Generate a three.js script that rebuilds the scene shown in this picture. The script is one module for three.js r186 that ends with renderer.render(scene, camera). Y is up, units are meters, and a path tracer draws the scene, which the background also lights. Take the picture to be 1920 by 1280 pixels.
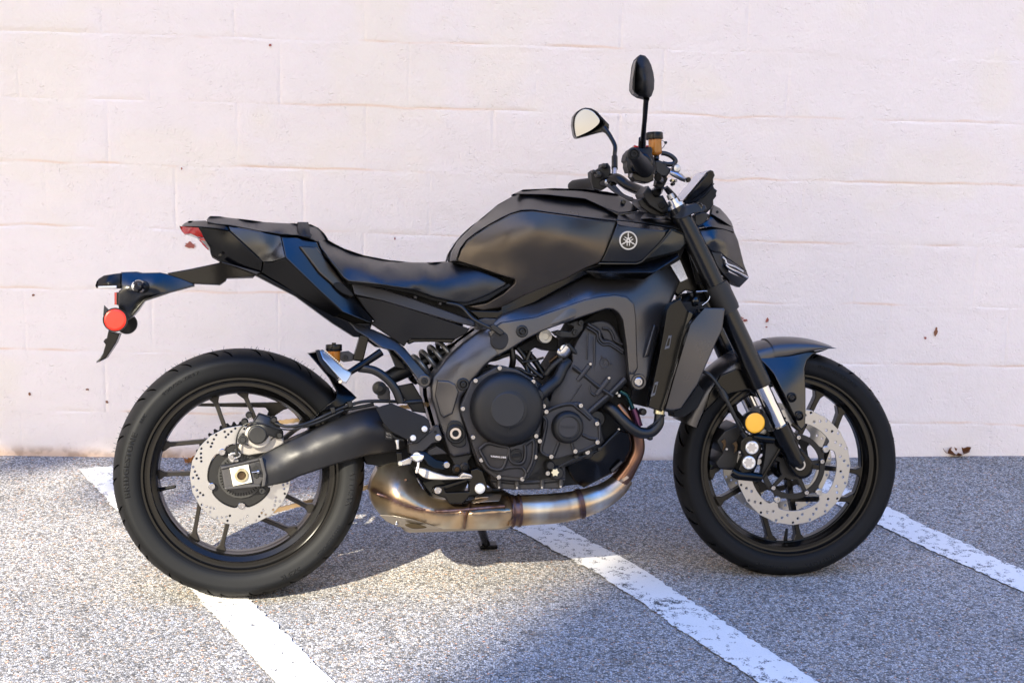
import * as THREE from 'three';
import { mergeGeometries } from 'three/addons/utils/BufferGeometryUtils.js';
import { RoundedBoxGeometry } from 'three/addons/geometries/RoundedBoxGeometry.js';

// ---------------------------------------------------------------- camera, sky, sun, exposure
const scene = new THREE.Scene();
const CAM_H = 1.434, PITCH = 0.2084, ROLL = 0.0308, FOCAL = 2800;
const camera = new THREE.PerspectiveCamera(2 * Math.atan(640 / FOCAL) * 180 / Math.PI, 1.5, 0.05, 600);
camera.position.set(0, CAM_H, 0);
camera.rotation.order = 'YXZ';
camera.rotation.set(-PITCH, 0, ROLL);
camera.updateMatrixWorld(true);
scene.add(camera);

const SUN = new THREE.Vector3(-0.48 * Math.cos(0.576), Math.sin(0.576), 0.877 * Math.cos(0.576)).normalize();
{ // clear autumn sky: deep blue overhead, pale and warm towards the horizon
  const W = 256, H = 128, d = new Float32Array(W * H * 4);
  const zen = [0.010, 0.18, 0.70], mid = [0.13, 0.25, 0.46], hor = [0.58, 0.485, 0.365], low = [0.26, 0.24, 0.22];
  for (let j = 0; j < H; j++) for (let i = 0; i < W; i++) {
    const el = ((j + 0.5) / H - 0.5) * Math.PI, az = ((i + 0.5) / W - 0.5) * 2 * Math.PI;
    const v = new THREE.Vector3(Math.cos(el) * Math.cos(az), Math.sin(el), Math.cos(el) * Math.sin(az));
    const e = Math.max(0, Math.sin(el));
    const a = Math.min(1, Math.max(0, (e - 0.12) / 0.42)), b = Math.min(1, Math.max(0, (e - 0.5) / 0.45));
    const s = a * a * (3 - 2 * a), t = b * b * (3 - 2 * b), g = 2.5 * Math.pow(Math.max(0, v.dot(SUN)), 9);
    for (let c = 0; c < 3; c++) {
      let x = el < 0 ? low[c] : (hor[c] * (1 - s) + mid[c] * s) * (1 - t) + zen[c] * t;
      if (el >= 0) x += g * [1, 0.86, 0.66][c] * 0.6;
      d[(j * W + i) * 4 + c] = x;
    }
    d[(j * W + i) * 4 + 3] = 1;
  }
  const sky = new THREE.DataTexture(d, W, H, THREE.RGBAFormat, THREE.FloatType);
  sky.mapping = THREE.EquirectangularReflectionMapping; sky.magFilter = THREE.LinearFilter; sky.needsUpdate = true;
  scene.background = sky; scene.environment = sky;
}
const sun = new THREE.DirectionalLight(new THREE.Color(1, 0.91, 0.72), 4.2);
sun.position.copy(SUN).multiplyScalar(40).add(new THREE.Vector3(0, 0, -3.8));
sun.target.position.set(0, 0.4, -3.8);
sun.castShadow = true; sun.shadow.mapSize.set(4096, 4096); sun.shadow.radius = 1;
Object.assign(sun.shadow.camera, { left: -8, right: 8, top: 8, bottom: -8, near: 1, far: 90 });
scene.add(sun, sun.target);
const renderer = new THREE.WebGLRenderer({ antialias: true });
renderer.toneMapping = THREE.LinearToneMapping;
renderer.toneMappingExposure = 3.42;
renderer.shadowMap.enabled = true;

// ---------------------------------------------------------------- helpers
let seed = 12345;
const rnd = () => { seed |= 0; seed = seed + 0x6D2B79F5 | 0; let t = Math.imul(seed ^ seed >>> 15, 1 | seed); t = t + Math.imul(t ^ t >>> 7, 61 | t) ^ t; return ((t ^ t >>> 14) >>> 0) / 4294967296; };
const hash = (x, y, k = 0) => { let h = Math.imul(x | 0, 374761393) ^ Math.imul(y | 0, 668265263) ^ Math.imul(k | 0, 1274126177); h = Math.imul(h ^ h >>> 13, 1274126177); h ^= h >>> 16; return (h >>> 0) / 4294967296; };
const fade = t => t * t * (3 - 2 * t);
const lerp = (a, b, t) => a + (b - a) * t, clamp = (x, a, b) => Math.min(b, Math.max(a, x));
const sstep = (a, b, x) => fade(clamp((x - a) / (b - a), 0, 1));
function noise(x, y, k = 0, px = 0, py = 0) {       // value noise, periodic when px, py are given
  const xi = Math.floor(x), yi = Math.floor(y), fx = fade(x - xi), fy = fade(y - yi);
  const m = (v, p) => p ? ((v % p) + p) % p : v;
  const a = hash(m(xi, px), m(yi, py), k), b = hash(m(xi + 1, px), m(yi, py), k), c = hash(m(xi, px), m(yi + 1, py), k), d = hash(m(xi + 1, px), m(yi + 1, py), k);
  return lerp(lerp(a, b, fx), lerp(c, d, fx), fy);
}
const fbm = (x, y, k = 0, n = 4, px = 0, py = 0) => { let s = 0, a = 0.5, t = 0; for (let i = 0; i < n; i++) { s += a * noise(x, y, k + i * 17, px, py); t += a; x *= 2; y *= 2; px *= 2; py *= 2; a *= 0.5; } return s / t; };
function dataTex(w, h, fn, srgb) {
  const d = new Uint8Array(w * h * 4);
  for (let j = 0; j < h; j++) for (let i = 0; i < w; i++) { const o = (j * w + i) * 4, v = fn(i, j); for (let c = 0; c < 3; c++) d[o + c] = clamp(Math.round(255 * (typeof v === 'number' ? v : v[c])), 0, 255); d[o + 3] = 255; }
  const t = new THREE.DataTexture(d, w, h, THREE.RGBAFormat, THREE.UnsignedByteType);
  t.wrapS = t.wrapT = THREE.RepeatWrapping; t.magFilter = THREE.LinearFilter; if (srgb) t.colorSpace = THREE.SRGBColorSpace; t.needsUpdate = true; return t;
}
const enc = x => x <= 0.0031308 ? 12.92 * x : 1.055 * Math.pow(x, 1 / 2.4) - 0.055;
const used = {};
const numbered = n => { const k = used[n] = (used[n] ?? -1) + 1; return k ? `${n}_${String(k).padStart(3, '0')}` : n; };
function add(name, geo, mat, parent, label) {
  const m = new THREE.Mesh(geo, mat); m.name = name; m.castShadow = m.receiveShadow = true; parent.add(m); if (label) m.userData.label = label; return m;
}
function top(name, label, category, kind) { const g = new THREE.Group(); g.name = numbered(name); scene.add(g); g.userData = kind ? { label, kind } : { label, category }; return g; }

// ---------------------------------------------------------------- the photograph's rays, and the leaning motorcycle's own frame
const LEAN = 0.192, YAW = 0.193;
const bike = new THREE.Group(); bike.name = 'motorcycle';
bike.position.set(-0.669, 0, -3.578); bike.rotation.order = 'YXZ'; bike.rotation.set(-LEAN, YAW, 0); bike.updateMatrixWorld(true);
bike.userData = { label: 'matte black naked motorcycle on its side stand in front of the painted block wall', category: 'motorcycle' };
scene.add(bike);
const worldRay = (px, py) => new THREE.Vector3((px - 960) / FOCAL, -(py - 640) / FOCAL, -1).applyEuler(camera.rotation);
function onGround(px, py, h = 0) { const d = worldRay(px, py), t = (h - CAM_H) / d.y; return camera.position.clone().addScaledVector(d, t); }
const toBike = bike.matrixWorld.clone().invert(), rotBike = new THREE.Matrix4().extractRotation(toBike);
const eyeB = camera.position.clone().applyMatrix4(toBike);
let steer = null, steerInv = null, steerRot = null;                 // set once the front axle is known
function U(px, py, w, st) {                                          // the point of the plane z = w (of the bike, or of its turned front end) seen at that pixel
  let o = eyeB.clone(), d = worldRay(px, py).applyMatrix4(rotBike);
  if (st) { o.applyMatrix4(steerInv); d.applyMatrix4(steerRot); }
  const p = o.addScaledVector(d, (w - o.z) / d.z);
  return st ? p.applyMatrix4(steer) : p;
}
const mpp = (px, py, w) => U(px + 0.5, py, w).distanceTo(U(px - 0.5, py, w)) * 0.5 + U(px, py + 0.5, w).distanceTo(U(px, py - 0.5, w)) * 0.5;
const frontAxle = U(1471.5, 867, 0), rearAxle = U(450.5, 884.5, 0);
{
  const ax = U(1275, 395, 0).sub(U(1427, 720, 0)).normalize();
  const R = new THREE.Matrix4().makeRotationAxis(ax, -0.075);
  steer = new THREE.Matrix4().makeTranslation(frontAxle.x, frontAxle.y, frontAxle.z).multiply(R).multiply(new THREE.Matrix4().makeTranslation(-frontAxle.x, -frontAxle.y, -frontAxle.z));
  steerInv = steer.clone().invert(); steerRot = new THREE.Matrix4().extractRotation(steerInv);
}
// regions of the photograph in which shapes were measured: origin and enlargement
const REG = { A: [160, 380, 3.5556], B: [200, 640, 2.612], C: [560, 320, 3.5545], D: [960, 80, 3.5565], E: [940, 330, 3.556], F: [560, 600, 3.555], G: [840, 560, 3.369], H: [1180, 540, 2.327], I: [680, 800, 3.4286], J: [1140, 220, 5.818], K: [330, 720, 4.129], L: [1330, 700, 4.414], M: [980, 560, 4.267], P: [0, 0, 1] };
const q = (k, ...a) => { const [x, y, s] = REG[k], o = []; for (let i = 0; i < a.length; i += 2) o.push(x + a[i] / s, y + a[i + 1] / s); return o; };
const w3 = (k, ...a) => { const [x, y, s] = REG[k], o = []; for (let i = 0; i < a.length; i += 3) o.push([x + a[i] / s, y + a[i + 1] / s, a[i + 2]]); return o; };

function crom(a, closed, n = 5) {                                   // smooth a list of pixels
  const m = a.length / 2, P = i => { const k = closed ? (i + m) % m : clamp(i, 0, m - 1); return [a[2 * k], a[2 * k + 1]]; }, o = [];
  for (let i = 0; i < (closed ? m : m - 1); i++) {
    const p0 = P(i - 1), p1 = P(i), p2 = P(i + 1), p3 = P(i + 2);
    for (let j = 0; j < n; j++) { const t = j / n; for (let c = 0; c < 2; c++) o.push(0.5 * (2 * p1[c] + (p2[c] - p0[c]) * t + (2 * p0[c] - 5 * p1[c] + 4 * p2[c] - p3[c]) * t * t + (3 * p1[c] - p0[c] - 3 * p2[c] + p3[c]) * t * t * t)); }
  }
  if (!closed) o.push(a[a.length - 2], a[a.length - 1]);
  return o;
}
function dense(a, step) {
  const o = [], m = a.length / 2;
  for (let i = 0; i < m; i++) { const x = a[2 * i], y = a[2 * i + 1], X = a[2 * ((i + 1) % m)], Y = a[2 * ((i + 1) % m) + 1], n = Math.max(1, Math.round(Math.hypot(X - x, Y - y) / step)); for (let j = 0; j < n; j++) o.push([lerp(x, X, j / n), lerp(y, Y, j / n)]); }
  return o;
}
function inside(L, x, y) { let c = false; for (let i = 0, j = L.length - 1; i < L.length; j = i++) { const [xi, yi] = L[i], [xj, yj] = L[j]; if ((yi > y) !== (yj > y) && x < (xj - xi) * (y - yi) / (yj - yi) + xi) c = !c; } return c; }
function edgeDist(L, x, y) { let b = 1e9; for (let i = 0, j = L.length - 1; i < L.length; j = i++) { const [ax, ay] = L[j], [bx, by] = L[i], dx = bx - ax, dy = by - ay, t = clamp(((x - ax) * dx + (y - ay) * dy) / (dx * dx + dy * dy + 1e-12), 0, 1); b = Math.min(b, (x - ax - t * dx) ** 2 + (y - ay - t * dy) ** 2); } return Math.sqrt(b); }
function delaunay(P) {
  const n = P.length, idx = [...Array(n).keys()].sort((a, b) => P[b][0] - P[a][0]);
  let x0 = 1e9, x1 = -1e9, y0 = 1e9, y1 = -1e9; for (const [x, y] of P) { x0 = Math.min(x0, x); x1 = Math.max(x1, x); y0 = Math.min(y0, y); y1 = Math.max(y1, y); }
  const D = Math.max(x1 - x0, y1 - y0), mx = (x0 + x1) / 2, my = (y0 + y1) / 2;
  const V = [...P, [mx - 20 * D, my - D], [mx, my + 20 * D], [mx + 20 * D, my - D]];
  const circ = (i, j, k) => { const [ax, ay] = V[i], [bx, by] = V[j], [cx, cy] = V[k], d = 2 * (ax * (by - cy) + bx * (cy - ay) + cx * (ay - by)) || 1e-12, A = ax * ax + ay * ay, B = bx * bx + by * by, C = cx * cx + cy * cy, x = (A * (by - cy) + B * (cy - ay) + C * (ay - by)) / d, y = (A * (cx - bx) + B * (ax - cx) + C * (bx - ax)) / d; return { i, j, k, x, y, r: (ax - x) ** 2 + (ay - y) ** 2 }; };
  let open = [circ(n, n + 1, n + 2)]; const closed = [];
  for (let c = n - 1; c >= 0; c--) {
    const p = idx[c], [px, py] = V[p]; const edges = new Map(), keep = [];
    const put = (a, b) => { const k = a < b ? a * 1e6 + b : b * 1e6 + a; if (edges.has(k)) edges.set(k, null); else edges.set(k, [a, b]); };
    for (const t of open) {
      const dx = px - t.x;
      if (dx > 0 && dx * dx > t.r) { closed.push(t); continue; }
      if (dx * dx + (py - t.y) ** 2 - t.r > 1e-9) { keep.push(t); continue; }
      put(t.i, t.j); put(t.j, t.k); put(t.k, t.i);
    }
    open = keep; for (const e of edges.values()) if (e) open.push(circ(e[0], e[1], p));
  }
  return [...closed, ...open].filter(t => t.i < n && t.j < n && t.k < n).map(t => [t.i, t.j, t.k]);
}
function depthFn(ctrl, soft, reg = 1e-4) {                                       // a smooth surface through the given depths; soft = false gives creases
  if (typeof ctrl === 'number') return () => ctrl;
  const n = ctrl.length, K = soft ? (r2 => r2 < 1e-9 ? 0 : r2 * Math.log(r2) * 0.5) : (r2 => Math.sqrt(r2)), S = 1 / 100;
  const N = n + 3, M = Array.from({ length: N }, () => new Float64Array(N + 1));
  for (let i = 0; i < n; i++) { for (let j = 0; j < n; j++) M[i][j] = K(((ctrl[i][0] - ctrl[j][0]) ** 2 + (ctrl[i][1] - ctrl[j][1]) ** 2) * S * S); M[i][i] += reg; M[i][n] = M[n][i] = 1; M[i][n + 1] = M[n + 1][i] = ctrl[i][0] * S; M[i][n + 2] = M[n + 2][i] = ctrl[i][1] * S; M[i][N] = ctrl[i][2]; }
  for (let c = 0; c < N; c++) { let p = c; for (let r = c + 1; r < N; r++) if (Math.abs(M[r][c]) > Math.abs(M[p][c])) p = r; [M[c], M[p]] = [M[p], M[c]]; const d = M[c][c] || 1e-12; for (let r = 0; r < N; r++) if (r !== c) { const f = M[r][c] / d; if (f) for (let k = c; k <= N; k++) M[r][k] -= f * M[c][k]; } }
  const a = M.map((r, i) => r[N] / (r[i] || 1e-12));
  let lo = 1e9, hi = -1e9; for (const c of ctrl) { lo = Math.min(lo, c[2]); hi = Math.max(hi, c[2]); }
  const pad = (hi - lo) * 0.12;
  return (x, y) => { let s = a[n] + a[n + 1] * x * S + a[n + 2] * y * S; for (let i = 0; i < n; i++) s += a[i] * K(((x - ctrl[i][0]) ** 2 + (y - ctrl[i][1]) ** 2) * S * S); return clamp(s, lo - pad, hi + pad); };
}
function panelGeo(outline, ctrl, o = {}) {
  let bx0 = 1e9, bx1 = -1e9, by0 = 1e9, by1 = -1e9; for (let i = 0; i < outline.length; i += 2) { bx0 = Math.min(bx0, outline[i]); bx1 = Math.max(bx1, outline[i]); by0 = Math.min(by0, outline[i + 1]); by1 = Math.max(by1, outline[i + 1]); }
  const size = Math.max(bx1 - bx0, by1 - by0), step = o.step ?? clamp(size / 26, 1.6, 7), R = o.round ?? clamp(size / 30, 1, 4), drop = o.drop ?? R * 0.0013, skirt = o.skirt ?? 0.02;
  const L = dense(o.sm ? crom(outline, true) : outline, Math.min(step, Math.max(1.5, R * 1.5))), holes = (o.holes ?? []).map(h => dense(h, Math.min(step, 3)));
  const loops = [L, ...holes], dist = (x, y) => Math.min(...loops.map(l => edgeDist(l, x, y))), ok = (x, y) => inside(L, x, y) && !holes.some(h => inside(h, x, y));
  const P = [], B = []; for (const l of loops) for (const p of l) { P.push([p[0] + (rnd() - 0.5) * 0.002, p[1] + (rnd() - 0.5) * 0.002]); B.push(0); }
  for (const f of [0.25, 0.6, 1.05]) for (const l of loops) for (let i = 0; i < l.length; i++) {
    const a = l[(i + l.length - 1) % l.length], b = l[(i + 1) % l.length], tx = b[0] - a[0], ty = b[1] - a[1], m = Math.hypot(tx, ty) || 1;
    for (const s of [1, -1]) { const x = l[i][0] - s * ty / m * R * f, y = l[i][1] + s * tx / m * R * f; if (ok(x, y)) { const d = dist(x, y); if (d > R * f * 0.85) { P.push([x + (rnd() - 0.5) * 0.01, y + (rnd() - 0.5) * 0.01]); B.push(d); } } }
  }
  for (let y = by0 + step * 0.5; y < by1; y += step) for (let x = bx0 + step * 0.5; x < bx1; x += step) { const X = x + (rnd() - 0.5) * step * 0.3, Y = y + (rnd() - 0.5) * step * 0.3; if (ok(X, Y)) { const d = dist(X, Y); if (d > R * 1.05 + step * 0.35) { P.push([X, Y]); B.push(d); } } }
  const tri = delaunay(P).filter(([a, b, c]) => ok((P[a][0] + P[b][0] + P[c][0]) / 3, (P[a][1] + P[b][1] + P[c][1]) / 3));
  const f = depthFn(ctrl, o.soft ?? true, o.reg), pos = [], nrm = [], uv = [];
  const pt = P.map(([x, y], i) => { const e = clamp(B[i] / R, 0, 1), z = f(x, y) - drop * (1 - Math.sqrt(1 - (1 - e) ** 2)); return U(x, y, o.mirror ? Math.max(0, z) : z, o.steer); });
  const N = pt.map(() => new THREE.Vector3()), e1 = new THREE.Vector3(), e2 = new THREE.Vector3();
  const ori = [], zax = o.steer ? new THREE.Vector3(0, 0, 1).transformDirection(steer) : new THREE.Vector3(0, 0, 1);
  for (const [a, b, c] of tri) { e1.subVectors(pt[b], pt[a]); e2.subVectors(pt[c], pt[a]); e1.cross(e2); if (e1.dot(zax) < 0) { e1.negate(); ori.push([a, c, b]); } else ori.push([a, b, c]); N[a].add(e1); N[b].add(e1); N[c].add(e1); }
  N.forEach(v => v.normalize());
  const edge = new Map();
  for (const t of ori) { for (const i of t) { pos.push(...pt[i].toArray()); nrm.push(...N[i].toArray()); uv.push(pt[i].x, pt[i].y); } for (let k = 0; k < 3; k++) { const a = t[k], b = t[(k + 1) % 3], key = a < b ? a * 1e6 + b : b * 1e6 + a; edge.set(key, edge.has(key) ? null : [a, b]); } }
  if (skirt > 0) for (const e of edge.values()) if (e) {
    const [a, b] = e, A = pt[a], C = pt[b], A2 = A.clone().addScaledVector(zax, -skirt), C2 = C.clone().addScaledVector(zax, -skirt), m = new THREE.Vector3().subVectors(C, A).cross(zax).normalize();
    for (const v of [A, A2, C, C, A2, C2]) { pos.push(...v.toArray()); nrm.push(...m.toArray()); uv.push(v.x, v.y); }
  }
  if (o.mirror) { const n = pos.length / 3; for (let t = 0; t < n; t += 3) for (const i of [t, t + 2, t + 1]) { pos.push(pos[3 * i], pos[3 * i + 1], -pos[3 * i + 2]); nrm.push(nrm[3 * i], nrm[3 * i + 1], -nrm[3 * i + 2]); uv.push(uv[2 * i], uv[2 * i + 1]); } }
  const g = new THREE.BufferGeometry();
  g.setAttribute('position', new THREE.Float32BufferAttribute(pos, 3)); g.setAttribute('normal', new THREE.Float32BufferAttribute(nrm, 3)); g.setAttribute('uv', new THREE.Float32BufferAttribute(uv, 2));
  return g;
}
const panel = (name, mat, parent, outline, ctrl, o) => add(name, panelGeo(outline, ctrl, o), mat, parent);
// a tube through [px, py, w, radius in photo pixels]
function tubeGeo(pts, o = {}) {
  const V = pts.map(p => U(p[0], p[1], p[2], o.steer)), r = pts.map(p => (p[3] ?? o.r) * mpp(p[0], p[1], p[2]));
  const curve = o.straight ? null : new THREE.CatmullRomCurve3(V, false, 'centripetal');
  const n = o.n ?? Math.max(2, (pts.length - 1) * (o.straight ? 1 : 8)), S = o.sides ?? 14, C = [], R = [];
  for (let i = 0; i <= n; i++) { const t = i / n, k = Math.min(pts.length - 2, Math.floor(t * (pts.length - 1))), u = t * (pts.length - 1) - k; C.push(curve ? curve.getPoint(t) : V[k].clone().lerp(V[k + 1], u)); R.push(lerp(r[k], r[k + 1], o.straight ? u : fade(u))); }
  return sweep(C, R, S, o.flat ?? 1);
}
function sweep(C, R, S, flat = 1) {
  const pos = [], nor = [], uv = [], idx = []; let T = new THREE.Vector3().subVectors(C[1], C[0]).normalize(), Nn = new THREE.Vector3(0, 0, 1); if (Math.abs(T.z) > 0.9) Nn.set(0, 1, 0); Nn.addScaledVector(T, -Nn.dot(T)).normalize();
  let len = 0;
  for (let i = 0; i < C.length; i++) {
    const t = new THREE.Vector3().subVectors(C[Math.min(C.length - 1, i + 1)], C[Math.max(0, i - 1)]).normalize(); Nn.addScaledVector(t, -Nn.dot(t)).normalize(); const Bn = new THREE.Vector3().crossVectors(t, Nn); if (i) len += C[i].distanceTo(C[i - 1]);
    for (let j = 0; j <= S; j++) { const a = j / S * 2 * Math.PI, d = Nn.clone().multiplyScalar(Math.cos(a) * flat).addScaledVector(Bn, Math.sin(a)); pos.push(...C[i].clone().addScaledVector(d, R[i]).toArray()); nor.push(...d.normalize().toArray()); uv.push(j / S * 2 * Math.PI * R[i], len); }
  }
  for (let i = 0; i < C.length - 1; i++) for (let j = 0; j < S; j++) { const a = i * (S + 1) + j, b = a + S + 1; idx.push(a, a + 1, b, b, a + 1, b + 1); }
  for (const [i, s] of [[0, -1], [C.length - 1, 1]]) { const t = new THREE.Vector3().subVectors(C[i], C[i - s * 1 < 0 ? 1 : i - s]).normalize(), k = pos.length / 3; pos.push(...C[i].toArray()); nor.push(...t.toArray()); uv.push(0, 0); for (let j = 0; j <= S; j++) { const b = (i * (S + 1) + j) * 3; pos.push(pos[b], pos[b + 1], pos[b + 2]); nor.push(...t.toArray()); uv.push(0, 0); } for (let j = 0; j < S; j++) s > 0 ? idx.push(k, k + 1 + j, k + 2 + j) : idx.push(k, k + 2 + j, k + 1 + j); }
  const g = new THREE.BufferGeometry(); g.setAttribute('position', new THREE.Float32BufferAttribute(pos, 3)); g.setAttribute('normal', new THREE.Float32BufferAttribute(nor, 3)); g.setAttribute('uv', new THREE.Float32BufferAttribute(uv, 2)); g.setIndex(idx); return g;
}
const tube = (name, mat, parent, pts, o) => add(name, tubeGeo(pts, o), mat, parent);
const flatIdx = g => { const h = g.index ? g.toNonIndexed() : g; for (const k of Object.keys(h.attributes)) if (!['position', 'normal', 'uv'].includes(k)) h.deleteAttribute(k); return h; };
const merge = a => mergeGeometries(a.map(flatIdx));
// a turned piece whose axis runs across the bike: profile of [radius in photo pixels, metres towards the camera]
function turnedGeo(px, py, w, prof, o = {}) {
  const s = mpp(px, py, w), g = new THREE.LatheGeometry(prof.map(([r, z]) => new THREE.Vector2(Math.max(r * s, 1e-5), z)), o.seg ?? 32);
  g.rotateX(Math.PI / 2);
  if (o.crease !== false) { const h = g.toNonIndexed(); h.computeVertexNormals(); smoothRound(h); return place(h, U(px, py, w), o); }
  return place(g, U(px, py, w), o);
}
function smoothRound(g) { // round about z, hard along the profile
  const p = g.attributes.position, n = g.attributes.normal;
  for (let t = 0; t < p.count; t += 3) { let nr = 0, nz = n.getZ(t); const cx = (p.getX(t) + p.getX(t + 1) + p.getX(t + 2)) / 3, cy = (p.getY(t) + p.getY(t + 1) + p.getY(t + 2)) / 3, cr = Math.hypot(cx, cy) || 1; nr = (n.getX(t) * cx + n.getY(t) * cy) / cr; for (let i = 0; i < 3; i++) { const x = p.getX(t + i), y = p.getY(t + i), r = Math.hypot(x, y); if (r > 2e-5) { const l = Math.hypot(nr, nz) || 1; n.setXYZ(t + i, nr / l * x / r, nr / l * y / r, nz / l); } } }
}
function place(g, at, o) { g.translate(at.x, at.y, at.z); if (o.steer) { const c = at; g.translate(-c.x, -c.y, -c.z); g.applyMatrix4(new THREE.Matrix4().extractRotation(steer)); g.translate(c.x, c.y, c.z); if (o.at) g.translate(o.at.x - c.x, o.at.y - c.y, o.at.z - c.z); } return g; }
function turned(name, mat, parent, px, py, w, prof, o = {}) { if (o.steer) o.at = U(px, py, w, true); return add(name, turnedGeo(px, py, w, prof, o), mat, parent); }
const BOLT = r => [[0.001, 0.001], [0.42 * r, 0.001], [0.46 * r, 0.0045], [0.82 * r, 0.0045], [r, 0.003], [r, -0.004]];
const bolt = (parent, mat, px, py, w, r, o = {}) => turned(o.name ?? 'bolt', mat, parent, px, py, w, BOLT(r), { seg: 14, ...o });

// ---------------------------------------------------------------- materials
const C3 = (r, g, b) => new THREE.Color().setRGB(r, g, b);
const std = (c, rough, metal = 0, o = {}) => new THREE.MeshPhysicalMaterial({ color: Array.isArray(c) ? C3(...c) : C3(c, c, c), roughness: rough, metalness: metal, ...o });
const rep = (t, s) => { const c = t.clone(); c.repeat.set(s, s); c.needsUpdate = true; return c; };
const grain = dataTex(256, 256, (i, j) => 0.5 * hash(i, j, 5) + 0.5 * noise(i / 2, j / 2, 6, 128, 128));
const leather = dataTex(256, 256, (i, j) => { let m = 9, m2 = 9; const x = i / 8, y = j / 8; for (let a = -1; a <= 1; a++) for (let b = -1; b <= 1; b++) { const X = Math.floor(x) + a, Y = Math.floor(y) + b, k = (X + 32) % 32, l = (Y + 32) % 32, d = Math.hypot(X + hash(k, l, 1) - x, Y + hash(k, l, 2) - y); if (d < m) { m2 = m; m = d; } else if (d < m2) m2 = d; } return clamp((m2 - m) * 2, 0, 1); });
const smudge = dataTex(256, 256, (i, j) => 0.75 + 0.25 * fbm(i / 32, j / 32, 9, 4, 8, 8));
const grainFine = rep(grain, 14), leatherMap = rep(leather, 10), smudgeMap = rep(smudge, 3);
const M = {
  paint: std([0.092, 0.075, 0.057], 0.38, 0.80, { bumpMap: grainFine, bumpScale: 0.00008, roughnessMap: smudgeMap }),
  paintDark: std([0.0035, 0.0033, 0.003], 0.34, 0.0, { ior: 1.55, bumpMap: grainFine, bumpScale: 0.00006, roughnessMap: smudgeMap }),
  arm: std([0.018, 0.018, 0.020], 0.50, 0.5, { bumpMap: grainFine, bumpScale: 0.00012, roughnessMap: smudgeMap }),
  frame: std([0.080, 0.077, 0.078], 0.34, 0.78, { bumpMap: grainFine, bumpScale: 0.00010, roughnessMap: smudgeMap }),
  cast: std([0.034, 0.0325, 0.0345], 0.50, 0.20, { bumpMap: grainFine, bumpScale: 0.00018 }),
  castDark: std([0.0065, 0.0065, 0.007], 0.46, 0.1, { bumpMap: grainFine, bumpScale: 0.00015 }),
  blade: std([0.0012, 0.0014, 0.0022], 0.24, 0, { ior: 1.66, bumpMap: grainFine, bumpScale: 0.00003 }),
  plastic: std([0.0010, 0.0010, 0.0014], 0.24, 0, { ior: 1.36, bumpMap: grainFine, bumpScale: 0.00004, roughnessMap: smudgeMap }),
  matte: std([0.004, 0.004, 0.004], 0.55, 0, { ior: 1.38, bumpMap: grainFine, bumpScale: 0.0002 }),
  cover: std([0.010, 0.009, 0.0085], 0.60, 0, { ior: 1.4, bumpMap: grainFine, bumpScale: 0.0002 }),
  gloss: std([0.002, 0.002, 0.002], 0.12),
  dark: std([0.0015, 0.0015, 0.0015], 0.8),
  vinyl: std([0.0030, 0.0030, 0.0036], 0.38, 0, { ior: 1.6, bumpMap: leatherMap, bumpScale: 0.00018 }),
  hose: std([0.004, 0.004, 0.0045], 0.40),
  rim: std([0.0055, 0.0052, 0.005], 0.22, 0.4),
  spoke: std([0.017, 0.0145, 0.0125], 0.40, 0.5),
  disc: std([0.41, 0.41, 0.42], 0.30, 0.95, { bumpMap: grainFine, bumpScale: 0.00004 }),
  carrier: std([0.006, 0.006, 0.0065], 0.4, 0.2),
  alu: std([0.46, 0.46, 0.48], 0.28, 0.95),
  chrome: std([0.66, 0.65, 0.66], 0.14, 1),
  castAlu: std([0.34, 0.32, 0.30], 0.45, 0.85, { bumpMap: grainFine, bumpScale: 0.0002 }),
  boltSteel: std([0.36, 0.36, 0.39], 0.26, 1),
  brass: std([0.50, 0.45, 0.30], 0.30, 1),
  chain: std([0.62, 0.45, 0.27], 0.32, 0.9),
  plate: std([0.60, 0.57, 0.49], 0.4, 0.3),
  amber: std([0.55, 0.20, 0.02], 0.12, 0, { transmission: 0.35, thickness: 0 }),
  red: std([0.42, 0.010, 0.008], 0.15, 0, { clearcoat: 1, clearcoatRoughness: 0.08 }),
  lensClear: std([0.60, 0.59, 0.59], 0.14, 0.35),
  blackLens: std([0.008, 0.008, 0.011], 0.06),
  mirror: std([0.36, 0.375, 0.41], 0.03, 1),
  screen: std([0.55, 0.52, 0.52], 0.25, 0.4),  // pale tone stands in for wall and sky mirrored in the glass
  bronze: std([0.06, 0.038, 0.020], 0.4, 0.8),
  forkTube: std([0.003, 0.003, 0.0035], 0.20, 0, { ior: 1.45 }),
  spring: std([0.22, 0.22, 0.22], 0.38, 0.7),
  plug: std([0.014, 0.0125, 0.0115], 0.7),
};
const steel = (c, r = 0.3) => std(c, r, 0.95);

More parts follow.
